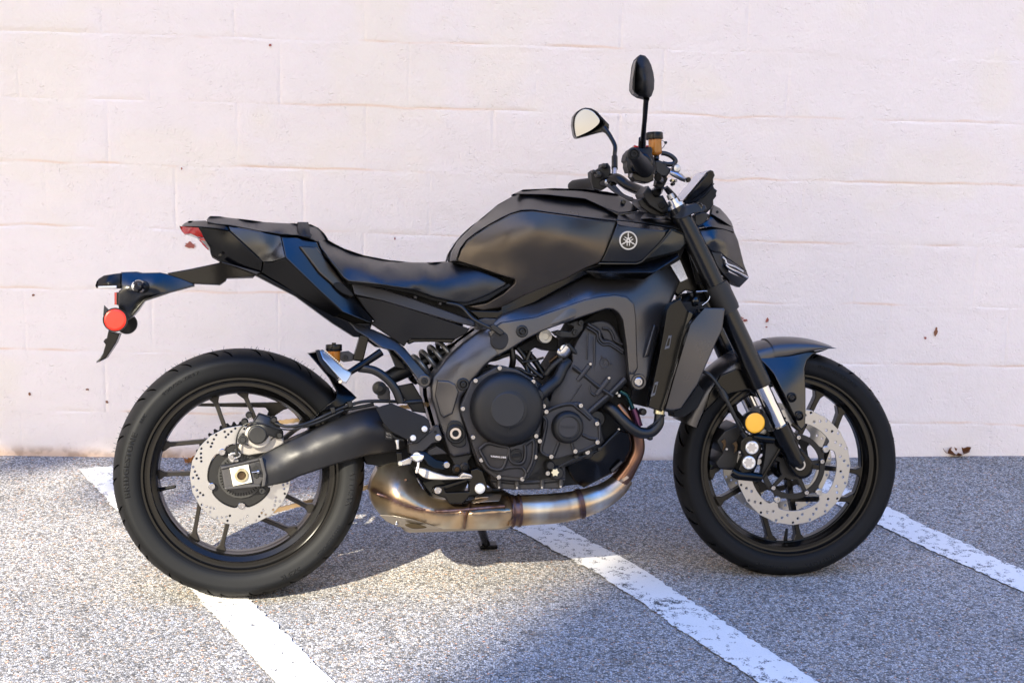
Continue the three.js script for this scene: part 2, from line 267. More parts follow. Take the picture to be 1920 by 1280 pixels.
// ---------------------------------------------------------------- ground: exposed-aggregate asphalt
const T = 2048, TILE = 2.3;
const groundRise = (x, z) => 0.050 * sstep(-0.4, 2.2, x) * sstep(-3.95, -5.1, z);
let asphaltMap, asphaltBump;
{
  const n = 430, cell = T / n, col = new Float32Array(n * n * 3), cx = new Float32Array(n * n), cy = new Float32Array(n * n), ch = new Float32Array(n * n);
  for (let j = 0; j < n; j++) for (let i = 0; i < n; i++) {
    const k = j * n + i; cx[k] = i + 0.5 + (hash(i, j, 1) - 0.5) * 0.95; cy[k] = j + 0.5 + (hash(i, j, 2) - 0.5) * 0.95; const t = hash(i, j, 3), b = hash(i, j, 4);
    let v = 0.17 + 0.37 * b, w = [1.03, 0.985, 0.94];
    if (t < 0.10) { w = [1.18, 0.94, 0.72]; v *= 0.85; } else if (t < 0.26) { v = 0.07 + 0.10 * b; } else if (t < 0.34) { w = [0.94, 0.97, 1.06]; } else if (t > 0.988) { w = [1.5, 0.8, 0.5]; v *= 0.8; }
    for (let c = 0; c < 3; c++) col[3 * k + c] = v * w[c]; ch[k] = 0.55 + 0.45 * hash(i, j, 6);
  }
  const hgt = new Float32Array(T * T);
  asphaltMap = dataTex(T, T, (i, j) => {
    const x = i / cell, y = j / cell, X = Math.floor(x), Y = Math.floor(y); let m = 9, m2 = 9, best = 0;
    for (let b = -1; b <= 1; b++) for (let a = -1; a <= 1; a++) { const u = X + a, v = Y + b, k = ((v + n) % n) * n + (u + n) % n, dx = cx[k] + (u - ((u + n) % n)) - x, dy = cy[k] + (v - ((v + n) % n)) - y, d = Math.sqrt(dx * dx + dy * dy); if (d < m) { m2 = m; m = d; best = k; } else if (d < m2) m2 = d; }
    const e = sstep(0.03, 0.22, m2 - m), big = fbm(i / 256, j / 256, 31, 4, 8, 8), h = e * ch[best] * (1 - 0.35 * m); hgt[j * T + i] = h;
    const spot = 1 - 0.22 * sstep(0.64, 0.78, fbm(i / 60, j / 60, 33, 4, 34, 34)), d = (0.86 + 0.34 * big) * spot * (0.92 + 0.16 * hash(i, j, 8));
    const g = 0.038;
    return [0, 1, 2].map(c => enc(lerp(g, col[3 * best + c], e) * d));
  }, true);
  asphaltBump = dataTex(T, T, (i, j) => hgt[j * T + i]);
}
const asphalt = new THREE.MeshStandardMaterial({ map: asphaltMap, bumpMap: asphaltBump, bumpScale: 0.0016, roughness: 0.85 });
{
  const pos = [], uv = [], idx = [], xs = [], zs = [];
  for (let x = -90; x <= 90;) { xs.push(x); x += Math.abs(x + 0.001) < 4 ? 0.2 : 8.6; }
  for (let z = 90; z >= -90;) { zs.push(z); z -= z < -2 && z > -6.4 ? 0.1 : z <= 6 && z > -7 ? 1 : 7; }
  for (const z of zs) for (const x of xs) { pos.push(x, groundRise(x, z) * (z > -7 ? 1 : 0), z); uv.push(x / TILE, z / TILE); }
  for (let j = 0; j < zs.length - 1; j++) for (let i = 0; i < xs.length - 1; i++) { const a = j * xs.length + i, b = a + xs.length; idx.push(a, a + 1, b, b, a + 1, b + 1); }
  const g = new THREE.BufferGeometry(); g.setAttribute('position', new THREE.Float32BufferAttribute(pos, 3)); g.setAttribute('uv', new THREE.Float32BufferAttribute(uv, 2)); g.setIndex(idx); g.computeVertexNormals();
  const m = add('ground', g, asphalt, scene); m.userData = { kind: 'structure', label: 'speckled grey exposed aggregate asphalt of the parking lot' };
}
// painted parking lines, worn through to the stones
{
  const lineMap = dataTex(1024, 1024, (i, j) => {
    const s = T / 1024, o = ((j * s) % T) * T + (i * s) % T, st = asphaltBump.image.data[o * 4] / 255, big = fbm(i / 64, j / 64, 77, 4, 16, 16), mid = fbm(i / 7, j / 7, 78, 3, 146, 146);
    const worn = sstep(0.66, 0.71, 0.30 * big + 0.52 * mid + 0.22 * (1 - st));
    const v = 0.72 * (0.93 + 0.07 * st) * (0.94 + 0.1 * big); return [0, 1, 2].map(c => enc(lerp(v * [1, 0.985, 0.96][c], 0.055, worn)));
  }, true);
  const paint = new THREE.MeshStandardMaterial({ map: lineMap, bumpMap: asphaltBump, bumpScale: 0.0009, roughness: 0.75 });
  const line = (pts, label) => { // corners in order round the line
    const ring = [], m = pts.length;
    for (let i = 0; i < m; i++) { const [ax, az] = pts[i], [bx, bz] = pts[(i + 1) % m], L = Math.hypot(bx - ax, bz - az), n = Math.ceil(L / 0.006), nx = -(bz - az) / L, nz = (bx - ax) / L; for (let j = 0; j < n; j++) { const t = j / n, e = Math.min(1, 12 * Math.min(t, 1 - t)), d = (noise(t * L * 110, i * 7 + ax * 3, 5) - 0.5) * 0.010 * e + (noise(t * L * 14, i * 3 + az, 6) - 0.5) * 0.007 * e; ring.push(new THREE.Vector2(lerp(ax, bx, t) + nx * d, lerp(az, bz, t) + nz * d)); } }
    const P = ring.map(v => [v.x, v.y]); let x0 = 9, x1 = -9, z0 = 9, z1 = -9; for (const [x, z] of P) { x0 = Math.min(x0, x); x1 = Math.max(x1, x); z0 = Math.min(z0, z); z1 = Math.max(z1, z); }
    for (let x = x0; x < x1; x += 0.06) for (let z = z0; z < z1; z += 0.06) if (inside(P.slice(0, ring.length), x, z) && edgeDist(P.slice(0, ring.length), x, z) > 0.012) P.push([x + rnd() * 0.01, z + rnd() * 0.01]);
    const R = P.slice(0, ring.length), tri = delaunay(P).filter(([a, b, c]) => inside(R, (P[a][0] + P[b][0] + P[c][0]) / 3, (P[a][1] + P[b][1] + P[c][1]) / 3));
    const pos = [], uv = [], nor = [];
    for (const t of tri) { const s = (P[t[1]][0] - P[t[0]][0]) * (P[t[2]][1] - P[t[0]][1]) - (P[t[1]][1] - P[t[0]][1]) * (P[t[2]][0] - P[t[0]][0]); for (const k of s < 0 ? t : [t[0], t[2], t[1]]) { const [x, z] = P[k]; pos.push(x, groundRise(x, z) + 0.004, z); uv.push(x / TILE, z / TILE); nor.push(0, 1, 0); } }
    const g = new THREE.BufferGeometry(); g.setAttribute('position', new THREE.Float32BufferAttribute(pos, 3)); g.setAttribute('uv', new THREE.Float32BufferAttribute(uv, 2)); g.setAttribute('normal', new THREE.Float32BufferAttribute(nor, 3));
    const o = add(numbered('parking_line'), g, paint, scene); o.userData = { kind: 'structure', label };
  };
  line([[-1.375, -4.585], [-1.27, -4.63], [-0.372, -3.073], [0.32, -1.87], [0.19, -1.87], [-0.5, -3.064]], 'worn white parking line passing under the rear tyre');
  line([[-0.30, -4.62], [-0.155, -4.69], [0.354, -3.871], [0.715, -3.151], [1.35, -1.95], [1.21, -1.95], [0.577, -3.141], [0.257, -3.782]], 'worn white parking line running out from under the engine');
  line([[0.93, -4.60], [1.04, -4.66], [1.437, -3.923], [2.27, -2.35], [2.13, -2.28], [1.38, -3.752]], 'white parking line beyond the front tyre at the right edge');
}
// ---------------------------------------------------------------- wall of painted concrete blocks
const WY = 0.0655, WD = 4.827, BH = 0.2032, BW = 0.4064;
const wall = top('block_wall', 'pale pink painted concrete block wall behind the motorcycle', 'wall');
wall.position.set(0, 0, -WD); wall.rotation.y = WY; wall.updateMatrixWorld(true);
{
  const wallMap = dataTex(2048, 1024, (i, j) => { // one texel is about 2 mm; v = 0 at the ground
    const x = i / 2048 * 6.4, y = j / 1024 * 3.2, big = fbm(x * 1.6, y * 1.6, 41, 4), fine = fbm(x * 14, y * 14, 42, 3), str = fbm(x * 3, y * 26, 46, 2);
    let v = 0.955 + 0.05 * big + 0.03 * (fine - 0.5) + 0.02 * (str - 0.5); const jy = Math.abs(((y - 0.1523 + 0.012 * (fbm(x * 9, 3, 63, 2) - 0.5)) / 0.2032 + 50.5) % 1 - 0.5) * 0.2032, jt = sstep(0.0055, 0.001, jy) * sstep(0.42, 0.75, fbm(x * 5, Math.round(y / 0.2032) * 7, 49, 3)) * 0.20; const c = [0.895 * v * (1 - 0.25 * jt), 0.795 * v * (1 - 0.9 * jt), 0.735 * v * (1 - 1.5 * jt)];
    const st = sstep(0.042, 0.0, y + 0.035 * (fbm(x * 9, y * 9, 43, 4) - 0.5)), sp = sstep(0.46, 0.62, fbm(x * 24, y * 24, 44, 4)) * sstep(0.09, 0.01, y), side = 1 - 0.55 * sstep(3.4, 4.2, x);
    const lo = [0.62, 0.40, 0.24], dk = [0.22, 0.12, 0.07];
    for (let k = 0; k < 3; k++) { c[k] = lerp(c[k], lo[k], 0.75 * st * side); c[k] = lerp(c[k], dk[k], 0.5 * sp * side * st); }
    const tan = sstep(0.55, 0.72, fbm(x * 4, y * 4, 48, 3)) * 0.05; c[2] *= 1 - tan; return c.map(enc);
  }, true);
  wallMap.wrapS = THREE.MirroredRepeatWrapping;
  const wallBump = dataTex(1024, 1024, (i, j) => 0.34 * fbm(i / 16, j / 16, 51, 5, 64, 64) + 0.33 * fbm(i / 5, j / 7, 52, 3, 205, 146) + 0.22 * Math.pow(fbm(i / 40, j / 40, 53, 3, 26, 26), 2) + 0.10 * hash(i, j, 54) - 0.5 * sstep(0.80, 0.92, noise(i / 4, j / 4, 55, 256, 256)) * sstep(0.45, 0.7, fbm(i / 50, j / 50, 56, 2, 20, 20)));
  wallBump.repeat.set(6.4 / 0.9, 3.2 / 0.9);
  const paintM = new THREE.MeshStandardMaterial({ map: wallMap, bumpMap: wallBump, bumpScale: 0.0030, roughness: 0.62 });
  const phase = [0.05, 0.73, 0.11, 0.79, 0.31, 0.80, 0.13, 0.78, 0.16, 0.76, 0.12, 0.77];
  const off = 0.1523;
  for (let r = 0; r < 12; r++) for (let k = -11; k < 9; k++) {
    const y0 = off + (r - 1) * BH, u0 = (k + phase[r]) * BW, nx = 30, ny = 18, pos = [], uv = [], idx = [];
    const tilt = (hash(k, r, 60) - 0.5) * 0.0018, tx = (hash(k, r, 61) - 0.5) * 0.006, ty = (hash(k, r, 62) - 0.5) * 0.008;
    const wob = (u, y) => 0.0035 * (noise(u * 9, y * 9, 63) - 0.5) * 2;
    for (let j = 0; j <= ny; j++) for (let i = 0; i <= nx; i++) {
      const e = t => t < 0.5 ? Math.pow(2 * t, 2.1) / 2 : 1 - Math.pow(2 - 2 * t, 2.1) / 2, a = e(i / nx), b = e(j / ny);
      let u = u0 + a * BW, y = y0 + b * BH;
      const du = Math.min(a, 1 - a) * BW, dl = b * BH, dt = (1 - b) * BH;
      const jd = 0.0002 + 0.0017 * sstep(0.30, 0.85, fbm(u * 7, y * 30, 64, 3)), jv = 0.0004 + 0.0023 * sstep(0.30, 0.80, fbm(u * 30, y * 6, 65, 3));
      const hl = sstep(0.0075, 0.0012, dl), ht = sstep(0.004, 0.0006, dt), hv = sstep(0.0065, 0.0012, du);
      let z = tilt + (a - 0.5) * tx * BW + (b - 0.5) * ty * BH + 0.0030 * (fbm(u * 8, y * 8, 66, 4) - 0.5); z *= sstep(0, 0.02, Math.min(du, dl, dt));
      z -= Math.max(hl * jd, ht * jd, hv * jv * 0.8);
      z += 0.0009 * sstep(0.58, 0.78, fbm(u * 5, y * 40, 67, 3)) * sstep(0.03, 0.006, dt) + 0.0018 * (fbm(u * 3, y * 3, 68, 2) - 0.5);
      pos.push(u, y + wob(u, y) * (r > 0 ? 1 : b), z); uv.push((u + 3.2) / 6.4, Math.max(0, y) / 3.2); // the ragged courses share their joints
    }
    for (let j = 0; j < ny; j++) for (let i = 0; i < nx; i++) { const a = j * (nx + 1) + i, b = a + nx + 1; idx.push(a, a + 1, b, b, a + 1, b + 1); }
    const g = new THREE.BufferGeometry(); g.setAttribute('position', new THREE.Float32BufferAttribute(pos, 3)); g.setAttribute('uv', new THREE.Float32BufferAttribute(uv, 2)); g.setIndex(idx); g.computeVertexNormals();
    add('block', g, paintM, wall);
  }
  const core = new THREE.BoxGeometry(16, 4.4, 0.2); core.translate(0, 2.1, -0.112); add('wall_core', core, new THREE.MeshStandardMaterial({ color: C3(0.80, 0.72, 0.70), roughness: 0.8 }), wall);
  // flaked paint that shows the older red-brown coat
  const chipM = [std([0.34, 0.10, 0.07], 0.8), std([0.24, 0.10, 0.05], 0.85)];
  for (const [u, y, w, h, k] of [[-0.79, 1.351, 0.010, 0.010, 0], [-1.049, 0.712, 0.038, 0.024, 0], [0.752, 0.505, 0.040, 0.013, 0], [0.775, 0.499, 0.022, 0.010, 0], [0.849, 0.501, 0.011, 0.018, 0], [0.848, 0.478, 0.009, 0.005, 0], [1.425, 0.471, 0.012, 0.034, 1], [1.39, 0.450, 0.010, 0.009, 0], [-0.391, 0.747, 0.005, 0.010, 0], [-1.549, 0.539, 0.010, 0.008, 1], [-1.071, 0.957, 0.005, 0.009, 0], [-1.573, 0.211, 0.010, 0.012, 1], [-1.387, 0.229, 0.012, 0.006, 1], [-1.325, 0.188, 0.011, 0.010, 1]]) {
    const s = new THREE.Shape(), n = 22; for (let i = 0; i < n; i++) { const a = i / n * 2 * Math.PI, rr = 0.26 + 0.34 * noise(i * 0.9, u * 40 + y * 70, 80); i ? s.lineTo(u + w * rr * Math.cos(a), y + h * rr * Math.sin(a)) : s.moveTo(u + w * rr, y); }
    const g = new THREE.ExtrudeGeometry(s, { depth: 0.0012, bevelEnabled: false }); g.translate(0, 0, 0.0008 + 0.0012); add('paint_chip', g, chipM[k], wall);
  }
}
// dry leaves and a weed along the foot of the wall
function leafGeo(len, wid, curl, k) {
  const nx = 14, ny = 6, pos = [], uv = [], idx = [];
  for (let i = 0; i <= nx; i++) for (let j = -ny; j <= ny; j++) { const t = i / nx, lobes = 0.72 + 0.28 * Math.cos(t * 19 + k), ww = wid * 0.5 * Math.sin(Math.PI * Math.pow(t, 0.8)) ** 0.7 * lobes, v = j / ny; pos.push((t - 0.5) * len, curl * (v * v * 0.6 + 1.3 * (t - 0.5) ** 2) * len + 0.004 * noise(i * 0.7, j * 0.6, 90 + k), v * ww); uv.push(t, v * 0.5 + 0.5); }
  const S = 2 * ny + 1; for (let i = 0; i < nx; i++) for (let j = 0; j < 2 * ny; j++) { const a = i * S + j, b = a + S; idx.push(a, a + 1, b, b, a + 1, b + 1); }
  const g = new THREE.BufferGeometry(); g.setAttribute('position', new THREE.Float32BufferAttribute(pos, 3)); g.setAttribute('uv', new THREE.Float32BufferAttribute(uv, 2)); g.setIndex(idx); g.computeVertexNormals(); return g;
}
for (const [px, py, dz, len, wid, rx, ry, rz, col, label] of [[1797, 846, -4.93, 0.078, 0.042, 0.55, 0.1, 0.06, [0.20, 0.075, 0.025], 'curled brown oak leaf at the foot of the wall on the right'], [358, 858, -4.70, 0.040, 0.022, 0.4, 0.5, 0.3, [0.50, 0.21, 0.05], 'small orange leaf at the foot of the wall behind the rear wheel']]) {
  const o = top('fallen_leaf', label, 'leaf'), d = worldRay(px, py), t = dz / d.z, at = camera.position.clone().addScaledVector(d, t);
  o.position.set(at.x, groundRise(at.x, at.z) + 0.002, at.z); o.rotation.y = ry;
  const g = leafGeo(len, wid, 0.5, len * 100); g.rotateX(rx); g.rotateZ(rz); g.computeBoundingBox(); g.translate(0, -g.boundingBox.min.y, 0);
  add('leaf_blade', g, std(col, 0.7, 0, { transmission: 0.25, thickness: 0 }), o); const st = sweep([new THREE.Vector3(-len * 0.5, 0.008, 0), new THREE.Vector3(-len * 0.62, 0.016, 0.002), new THREE.Vector3(-len * 0.70, 0.026, 0)], [0.0012, 0.0010, 0.0008], 6); add('leaf_stem', st, std(col, 0.7), o);
}
{
  const o = top('weed', 'small green weed growing at the wall foot behind the front wheel', 'plant'); o.position.set(0.67, 0.006, -4.78);
  const leaves = []; for (let i = 0; i < 26; i++) { const a = rnd() * 6.28, l = 0.03 + 0.05 * rnd(), lean = 0.2 + 0.9 * rnd(), g = leafGeo(l, 0.012, 0.3, i); g.translate(l / 2, 0, 0); g.rotateZ(1.5 - lean); g.rotateY(a); g.translate((rnd() - 0.5) * 0.04, 0.012 * rnd(), (rnd() - 0.5) * 0.03); g.computeBoundingBox(); if (g.boundingBox.min.y < 0) g.translate(0, -g.boundingBox.min.y, 0); leaves.push(g); }
  add('foliage', merge(leaves), std([0.07, 0.10, 0.035], 0.7, 0, { transmission: 0.3, thickness: 0 }), o);
}
// ---------------------------------------------------------------- added blockers out of view, shaped to shade the right and the upper part
{
  const o = top('added_shade_tower', 'added brown brick tower out of view that shades the right of the scene', 'building'), brick = new THREE.MeshStandardMaterial({ color: C3(0.40, 0.29, 0.20), roughness: 0.9 });
  const bx = -15.3, bz = 24.5, bw = 8, bh = 26.5, bd = 5;  // added tower, narrow and tall, placed to throw shade on the right
  const b = new THREE.BoxGeometry(bw, bh, bd); b.translate(bw / 2, bh / 2, 0); o.position.set(bx, 0, bz + bd / 2); add('wall', b, brick, o);
  const rf = new THREE.BoxGeometry(bw - 0.3, 0.4, bd - 0.3); rf.translate(bw / 2, bh + 0.2, 0); add('roof', rf, std(0.2, 0.8), o);
  const wm = std([0.03, 0.035, 0.04], 0.1), fm = std([0.6, 0.58, 0.54], 0.6);
  for (let r = 0; r < 7; r++) for (let k = 0; k < 2; k++) { const f = new THREE.BoxGeometry(1.5, 2.0, 0.12); f.translate(2.4 + k * 3.2, 2.4 + r * 3.4, -bd / 2 - 0.03); const wf = add('window', f, fm, o), p = new THREE.BoxGeometry(1.3, 1.8, 0.04); p.translate(2.4 + k * 3.2, 2.4 + r * 3.4, -bd / 2 - 0.11); add('pane', p, wm, wf); }
}
{
  const o = top('added_shade_tree', 'added tree out of view whose golden crown shades the upper part of the scene', 'tree'); o.position.set(-13.2, 0, 6.4);
  const bark = std([0.10, 0.08, 0.06], 0.9), V = (x, y, z) => new THREE.Vector3(x, y, z);  // added tree; the underside of its crown sets where sunlight ends
  add('trunk', sweep([V(0, -0.1, 0), V(0.1, 3, 0), V(0.5, 6, 0), V(1.6, 9, 0), V(3.2, 11.5, 0)], [0.42, 0.34, 0.28, 0.2, 0.1], 12), bark, o);
  for (const [x, y, z] of [[6.6, 9.4, -0.6], [9.4, 10.4, 0.5], [5.6, 12.4, 0.5], [-1.4, 11, 0.6]]) add('limb', sweep([V(0.5, 6, 0), V(lerp(0.5, x, 0.5), lerp(6, y, 0.62), z * 0.5), V(x, y, z)], [0.2, 0.12, 0.04], 8), bark, o);
  const leaf = new THREE.PlaneGeometry(0.36, 0.24), n = 22000, im = new THREE.InstancedMesh(leaf, std([0.42, 0.26, 0.06], 0.8, 0, { transmission: 0.35, thickness: 0, side: THREE.DoubleSide }), n), m = new THREE.Matrix4(), Q = new THREE.Quaternion(), col = new THREE.Color();
  for (let i = 0; i < n;) { const x = -2 + 14 * rnd(), y = 7.7 + 6 * rnd(), z = (rnd() - 0.5) * 1.6, low = 8.46 - 0.26 * sstep(5.9, 7.4, x) + 0.16 * (noise(x * 1.7, 3, 91) - 0.5); if (y < low || ((x - 5) / 7) ** 2 + (Math.max(0, y - 9.6) / 4) ** 4 > 1) continue; Q.setFromEuler(new THREE.Euler(rnd() * 6.28, rnd() * 6.28, rnd() * 6.28)); m.compose(V(x, y, z), Q, V(1, 1, 1)); im.setMatrixAt(i, m); col.setRGB(0.8 + 0.4 * rnd(), 0.7 + 0.5 * rnd(), 0.6 + 0.6 * rnd()); im.setColorAt(i, col); i++; }
  im.name = 'crown'; im.castShadow = im.receiveShadow = true; im.userData = { kind: 'stuff' }; o.add(im);
}

// ================================================================ the motorcycle
const G = (name, parent = bike) => { const g = new THREE.Group(); g.name = name; parent.add(g); return g; };
const rearScale = mpp(450.5, 884.5, 0), frontScale = mpp(1471.5, 867, 0);
function wheelFrame(g, st) { g.position.copy(st ? frontAxle : rearAxle); if (st) g.quaternion.setFromRotationMatrix(new THREE.Matrix4().extractRotation(steer)); }
const latheZ = (prof, seg = 96, ps, pl) => { const g = new THREE.LatheGeometry(prof.map(([r, z]) => new THREE.Vector2(r, z)), seg, ps, pl); g.rotateX(Math.PI / 2); return g; };
const hardLathe = (prof, seg = 96) => { const h = latheZ(prof, seg).toNonIndexed(); h.computeVertexNormals(); smoothRound(h); return h; };
function discGeo(shape, depth, z, bevel = 0.0006) { const g = new THREE.ExtrudeGeometry(shape, { depth: depth - 2 * bevel, bevelEnabled: bevel > 0, bevelSize: bevel, bevelThickness: bevel, bevelSegments: 1, curveSegments: 10 }); g.translate(0, 0, z - depth + bevel); return g; }
const circle = (s, x, y, r) => { const p = new THREE.Path(); p.absarc(x, y, r, 0, 2 * Math.PI, true); s.holes.push(p); };
// --- tyres: worked as turned rubber with shoulder grooves and raised lettering
function tyre(parent, R, bead, half, texts, nGroove, k) {
  const prof = [], n = 26; // from the bead on the near side over the tread to the far bead
  const side = [[bead - 0.004, half * 0.70], [bead + 0.004, half * 0.86], [lerp(bead, R, 0.22), half * 0.965], [lerp(bead, R, 0.42), half * 0.995], [lerp(bead, R, 0.55), half], [lerp(bead, R, 0.64), half * 0.965], [lerp(bead, R, 0.74), half * 0.88], [lerp(bead, R, 0.84), half * 0.72], [lerp(bead, R, 0.92), half * 0.52], [lerp(bead, R, 0.975), half * 0.28], [R, 0]];
  const cv = new THREE.CatmullRomCurve3(side.map(([r, z]) => new THREE.Vector3(r, z, 0)), false, 'centripetal');
  for (let i = 0; i <= n; i++) { const p = cv.getPoint(i / n); prof.push([p.x, p.y]); }
  const full = [...prof, ...prof.slice(0, -1).reverse().map(([r, z]) => [r, -z])];
  const seg = 180, pos = [], uv = [], idx = [], m = full.length;
  for (let i = 0; i <= seg; i++) { const a = i / seg * 2 * Math.PI; for (let j = 0; j < m; j++) { pos.push(full[j][0] * Math.cos(a), full[j][0] * Math.sin(a), full[j][1]); uv.push(i / seg, j <= n ? j / n : 2 - j / n); } }
  for (let i = 0; i < seg; i++) for (let j = 0; j < m - 1; j++) { const a = i * m + j, b = a + m; idx.push(a, a + 1, b, b, a + 1, b + 1); }
  const g = new THREE.BufferGeometry(); g.setAttribute('position', new THREE.Float32BufferAttribute(pos, 3)); g.setAttribute('uv', new THREE.Float32BufferAttribute(uv, 2)); g.setIndex(idx); g.computeVertexNormals();
  { const N = g.attributes.normal; for (let j = 0; j < m; j++) for (let c = 0; c < 3; c++) { const v = (N.array[3 * j + c] + N.array[3 * (seg * m + j) + c]) / 2; N.array[3 * j + c] = N.array[3 * (seg * m + j) + c] = v; } }
  { // rain grooves cut across the shoulders
    const P = (t, a) => { const p = cv.getPoint(clamp(t, 0, 1)), d = cv.getTangent(clamp(t, 0, 1)); return [new THREE.Vector3(p.x * Math.cos(a), p.x * Math.sin(a), p.y), new THREE.Vector3(d.y * -1 * Math.cos(a), d.y * -1 * Math.sin(a), d.x)]; };
    const gs = []; for (let i = 0; i < nGroove; i++) { const odd = i % 2, t0 = odd ? 0.60 : 0.66, t1 = odd ? 0.84 : 0.995, da = (odd ? 0.075 : 0.12) * k, a0 = (i + (odd ? 0.35 : 0)) / nGroove * 2 * Math.PI, pos = [], nor = [], n = 14; let prev = null;
      for (let s = 0; s <= n; s++) { const f = s / n, [p, nn] = P(lerp(t0, t1, f), a0 + da * (0.35 * f + 0.65 * f * f)), [p2] = P(lerp(t0, t1, f + 0.01), a0 + da * (0.35 * (f + 0.01) + 0.65 * (f + 0.01) ** 2)), tan = p2.sub(p).normalize(), sd = tan.clone().cross(nn).normalize(), hw = (odd ? 0.0020 : 0.0028) * Math.sqrt(Math.sin(Math.PI * clamp(f, 0.02, 0.98))), A = p.clone().addScaledVector(nn, 0.0009).addScaledVector(sd, hw), B = p.clone().addScaledVector(nn, 0.0009).addScaledVector(sd, -hw); if (prev) for (const v of [prev[0], prev[1], A, A, prev[1], B]) { pos.push(...v.toArray()); nor.push(...nn.toArray()); } prev = [A, B]; }
      const q2 = new THREE.BufferGeometry(); q2.setAttribute('position', new THREE.Float32BufferAttribute(pos, 3)); q2.setAttribute('normal', new THREE.Float32BufferAttribute(nor, 3)); gs.push(q2); }
    add('tread_groove', mergeGeometries(gs), M.dark, parent).userData.kind = 'stuff';
  }
  const W = 2048, H = 512, cb = document.createElement('canvas'), cm = document.createElement('canvas');
  for (const [c, isBump] of [[cb, true], [cm, false]]) {
    c.width = W; c.height = H; const x = c.getContext('2d');
    x.fillStyle = isBump ? '#808080' : '#8a8a8a'; x.fillRect(0, 0, W, H);
    if (!isBump) { x.fillStyle = '#bcc3cc'; x.fillRect(0, H * 0.16, W, H * 0.36); x.fillStyle = '#ccd3dc'; x.fillRect(0, H * 0.20, W, H * 0.30); }
    else { x.fillStyle = '#8a8a8a'; x.fillRect(0, H * 0.12, W, 4); x.fillRect(0, H * 0.52, W, 5); x.fillStyle = '#747474'; x.fillRect(0, H * 0.54, W, 4); }
    x.textAlign = 'center'; x.textBaseline = 'middle';
    for (const [t, deg, wide, tall, v, lum] of texts) { x.save(); x.translate((((deg / 360) % 1) + 1) % 1 * W, H * v); x.font = 'bold 48px sans-serif'; const m = x.measureText(t).width; x.scale(-wide / 360 * W / m, -tall * H / 36); x.fillStyle = isBump ? '#d0d0d0' : lum; x.fillText(t, 0, 0); x.restore(); }
  }
  const tb = new THREE.CanvasTexture(cb), tm = new THREE.CanvasTexture(cm); for (const t of [tb, tm]) { t.wrapS = THREE.RepeatWrapping; t.flipY = false; t.magFilter = THREE.LinearFilter; } tm.colorSpace = THREE.SRGBColorSpace;
  add('tyre', g, new THREE.MeshPhysicalMaterial({ specularIntensity: 0.5, color: C3(0.0050, 0.0054, 0.0064), map: tm, bumpMap: tb, bumpScale: 0.006, roughness: 0.66 }), parent);
}
function barbs(parent, R, half, n, k) { // moulding hairs left on a new tyre
  const a = [], V = (x, y, z) => new THREE.Vector3(x, y, z); for (let i = 0; i < n; i++) { const t = rnd() * 6.283, z = (rnd() - 0.35) * half * 0.6, r0 = R - 0.0015 - (z / half) ** 2 * 0.018, l = 0.005 + 0.006 * rnd(), d = (rnd() - 0.5) * 0.9; a.push(sweep([V(r0 * Math.cos(t), r0 * Math.sin(t), z), V((r0 + l) * Math.cos(t) - d * l * Math.sin(t), (r0 + l) * Math.sin(t) + d * l * Math.cos(t), z)], [0.0005, 0.0003], 4)); }
  add('tyre_hair', merge(a), M.hose, parent).userData.kind = 'stuff';
}
function rim(parent, bead, inner, half, mat) {
  const one = [[bead - 0.004, half - 0.014], [bead + 0.004, half - 0.010], [bead + 0.0045, half - 0.002], [bead + 0.003, half], [bead - 0.002, half], [bead - 0.0045, half - 0.004], [bead - 0.006, half - 0.013], [bead - 0.010, half - 0.0135], [bead - 0.018, half - 0.0135], [bead - 0.0205, half - 0.019], [inner + 0.006, half - 0.027], [inner + 0.0015, half - 0.036], [inner, half * 0.3], [inner - 0.002, 0.012]];
  const p = [...one, ...one.slice().reverse().map(([r, z]) => [r, -z]), one[0]];
  add('rim', hardLathe(p, 128), mat, parent);
}
function spokes(parent, inner, list, hub, mat, wid) { // radial and slanting spokes in pairs, each flaring into the rim
  for (const [a, b, rb] of list) {
    const p0 = new THREE.Vector2(Math.cos(a), Math.sin(a)).multiplyScalar(inner + 0.002), p1 = new THREE.Vector2(Math.cos(b), Math.sin(b)).multiplyScalar(rb), d = p1.clone().sub(p0).normalize(), n = new THREE.Vector2(-d.y, d.x), L = p0.distanceTo(p1);
    const s = new THREE.Shape(), rail = []; for (let i = 0; i <= 10; i++) { const t = i / 10, h = wid / 2 * (1 + 0.25 * t) + 0.011 * Math.pow(Math.max(0, 1 - t * L / 0.026), 2.4); rail.push([p0.x + d.x * L * t, p0.y + d.y * L * t, h]); }
    rail.forEach(([x, y, h], i) => i ? s.lineTo(x + n.x * h, y + n.y * h) : s.moveTo(x + n.x * h, y + n.y * h)); rail.slice().reverse().forEach(([x, y, h]) => s.lineTo(x - n.x * h, y - n.y * h));
    const g = new THREE.ExtrudeGeometry(s, { depth: 0.024, bevelEnabled: true, bevelSize: 0.0018, bevelThickness: 0.003, bevelSegments: 2 }); g.translate(0, 0, -0.012); add('spoke', g, mat, parent);
  }
  add('hub', hardLathe([[0.018, 0.045], [hub * 0.8, 0.045], [hub * 0.85, 0.02], [hub, 0.012], [hub, -0.012], [hub * 0.85, -0.02], [hub * 0.8, -0.045], [0.018, -0.045], [0.018, 0.045]], 48), mat, parent);
}
const DEG = Math.PI / 180;
const pair = (alphas, inner, r245, hubR) => alphas.flatMap(al => { const a = al * DEG, b = (al - 21) * DEG, c = (al - 39) * DEG, P = [inner * Math.cos(b), inner * Math.sin(b)], Q = [r245 * Math.cos(c), r245 * Math.sin(c)], t = 1.75, X = lerp(P[0], Q[0], t), Y = lerp(P[1], Q[1], t); return [[a, a, hubR], [b, Math.atan2(Y, X), Math.hypot(X, Y)]]; });
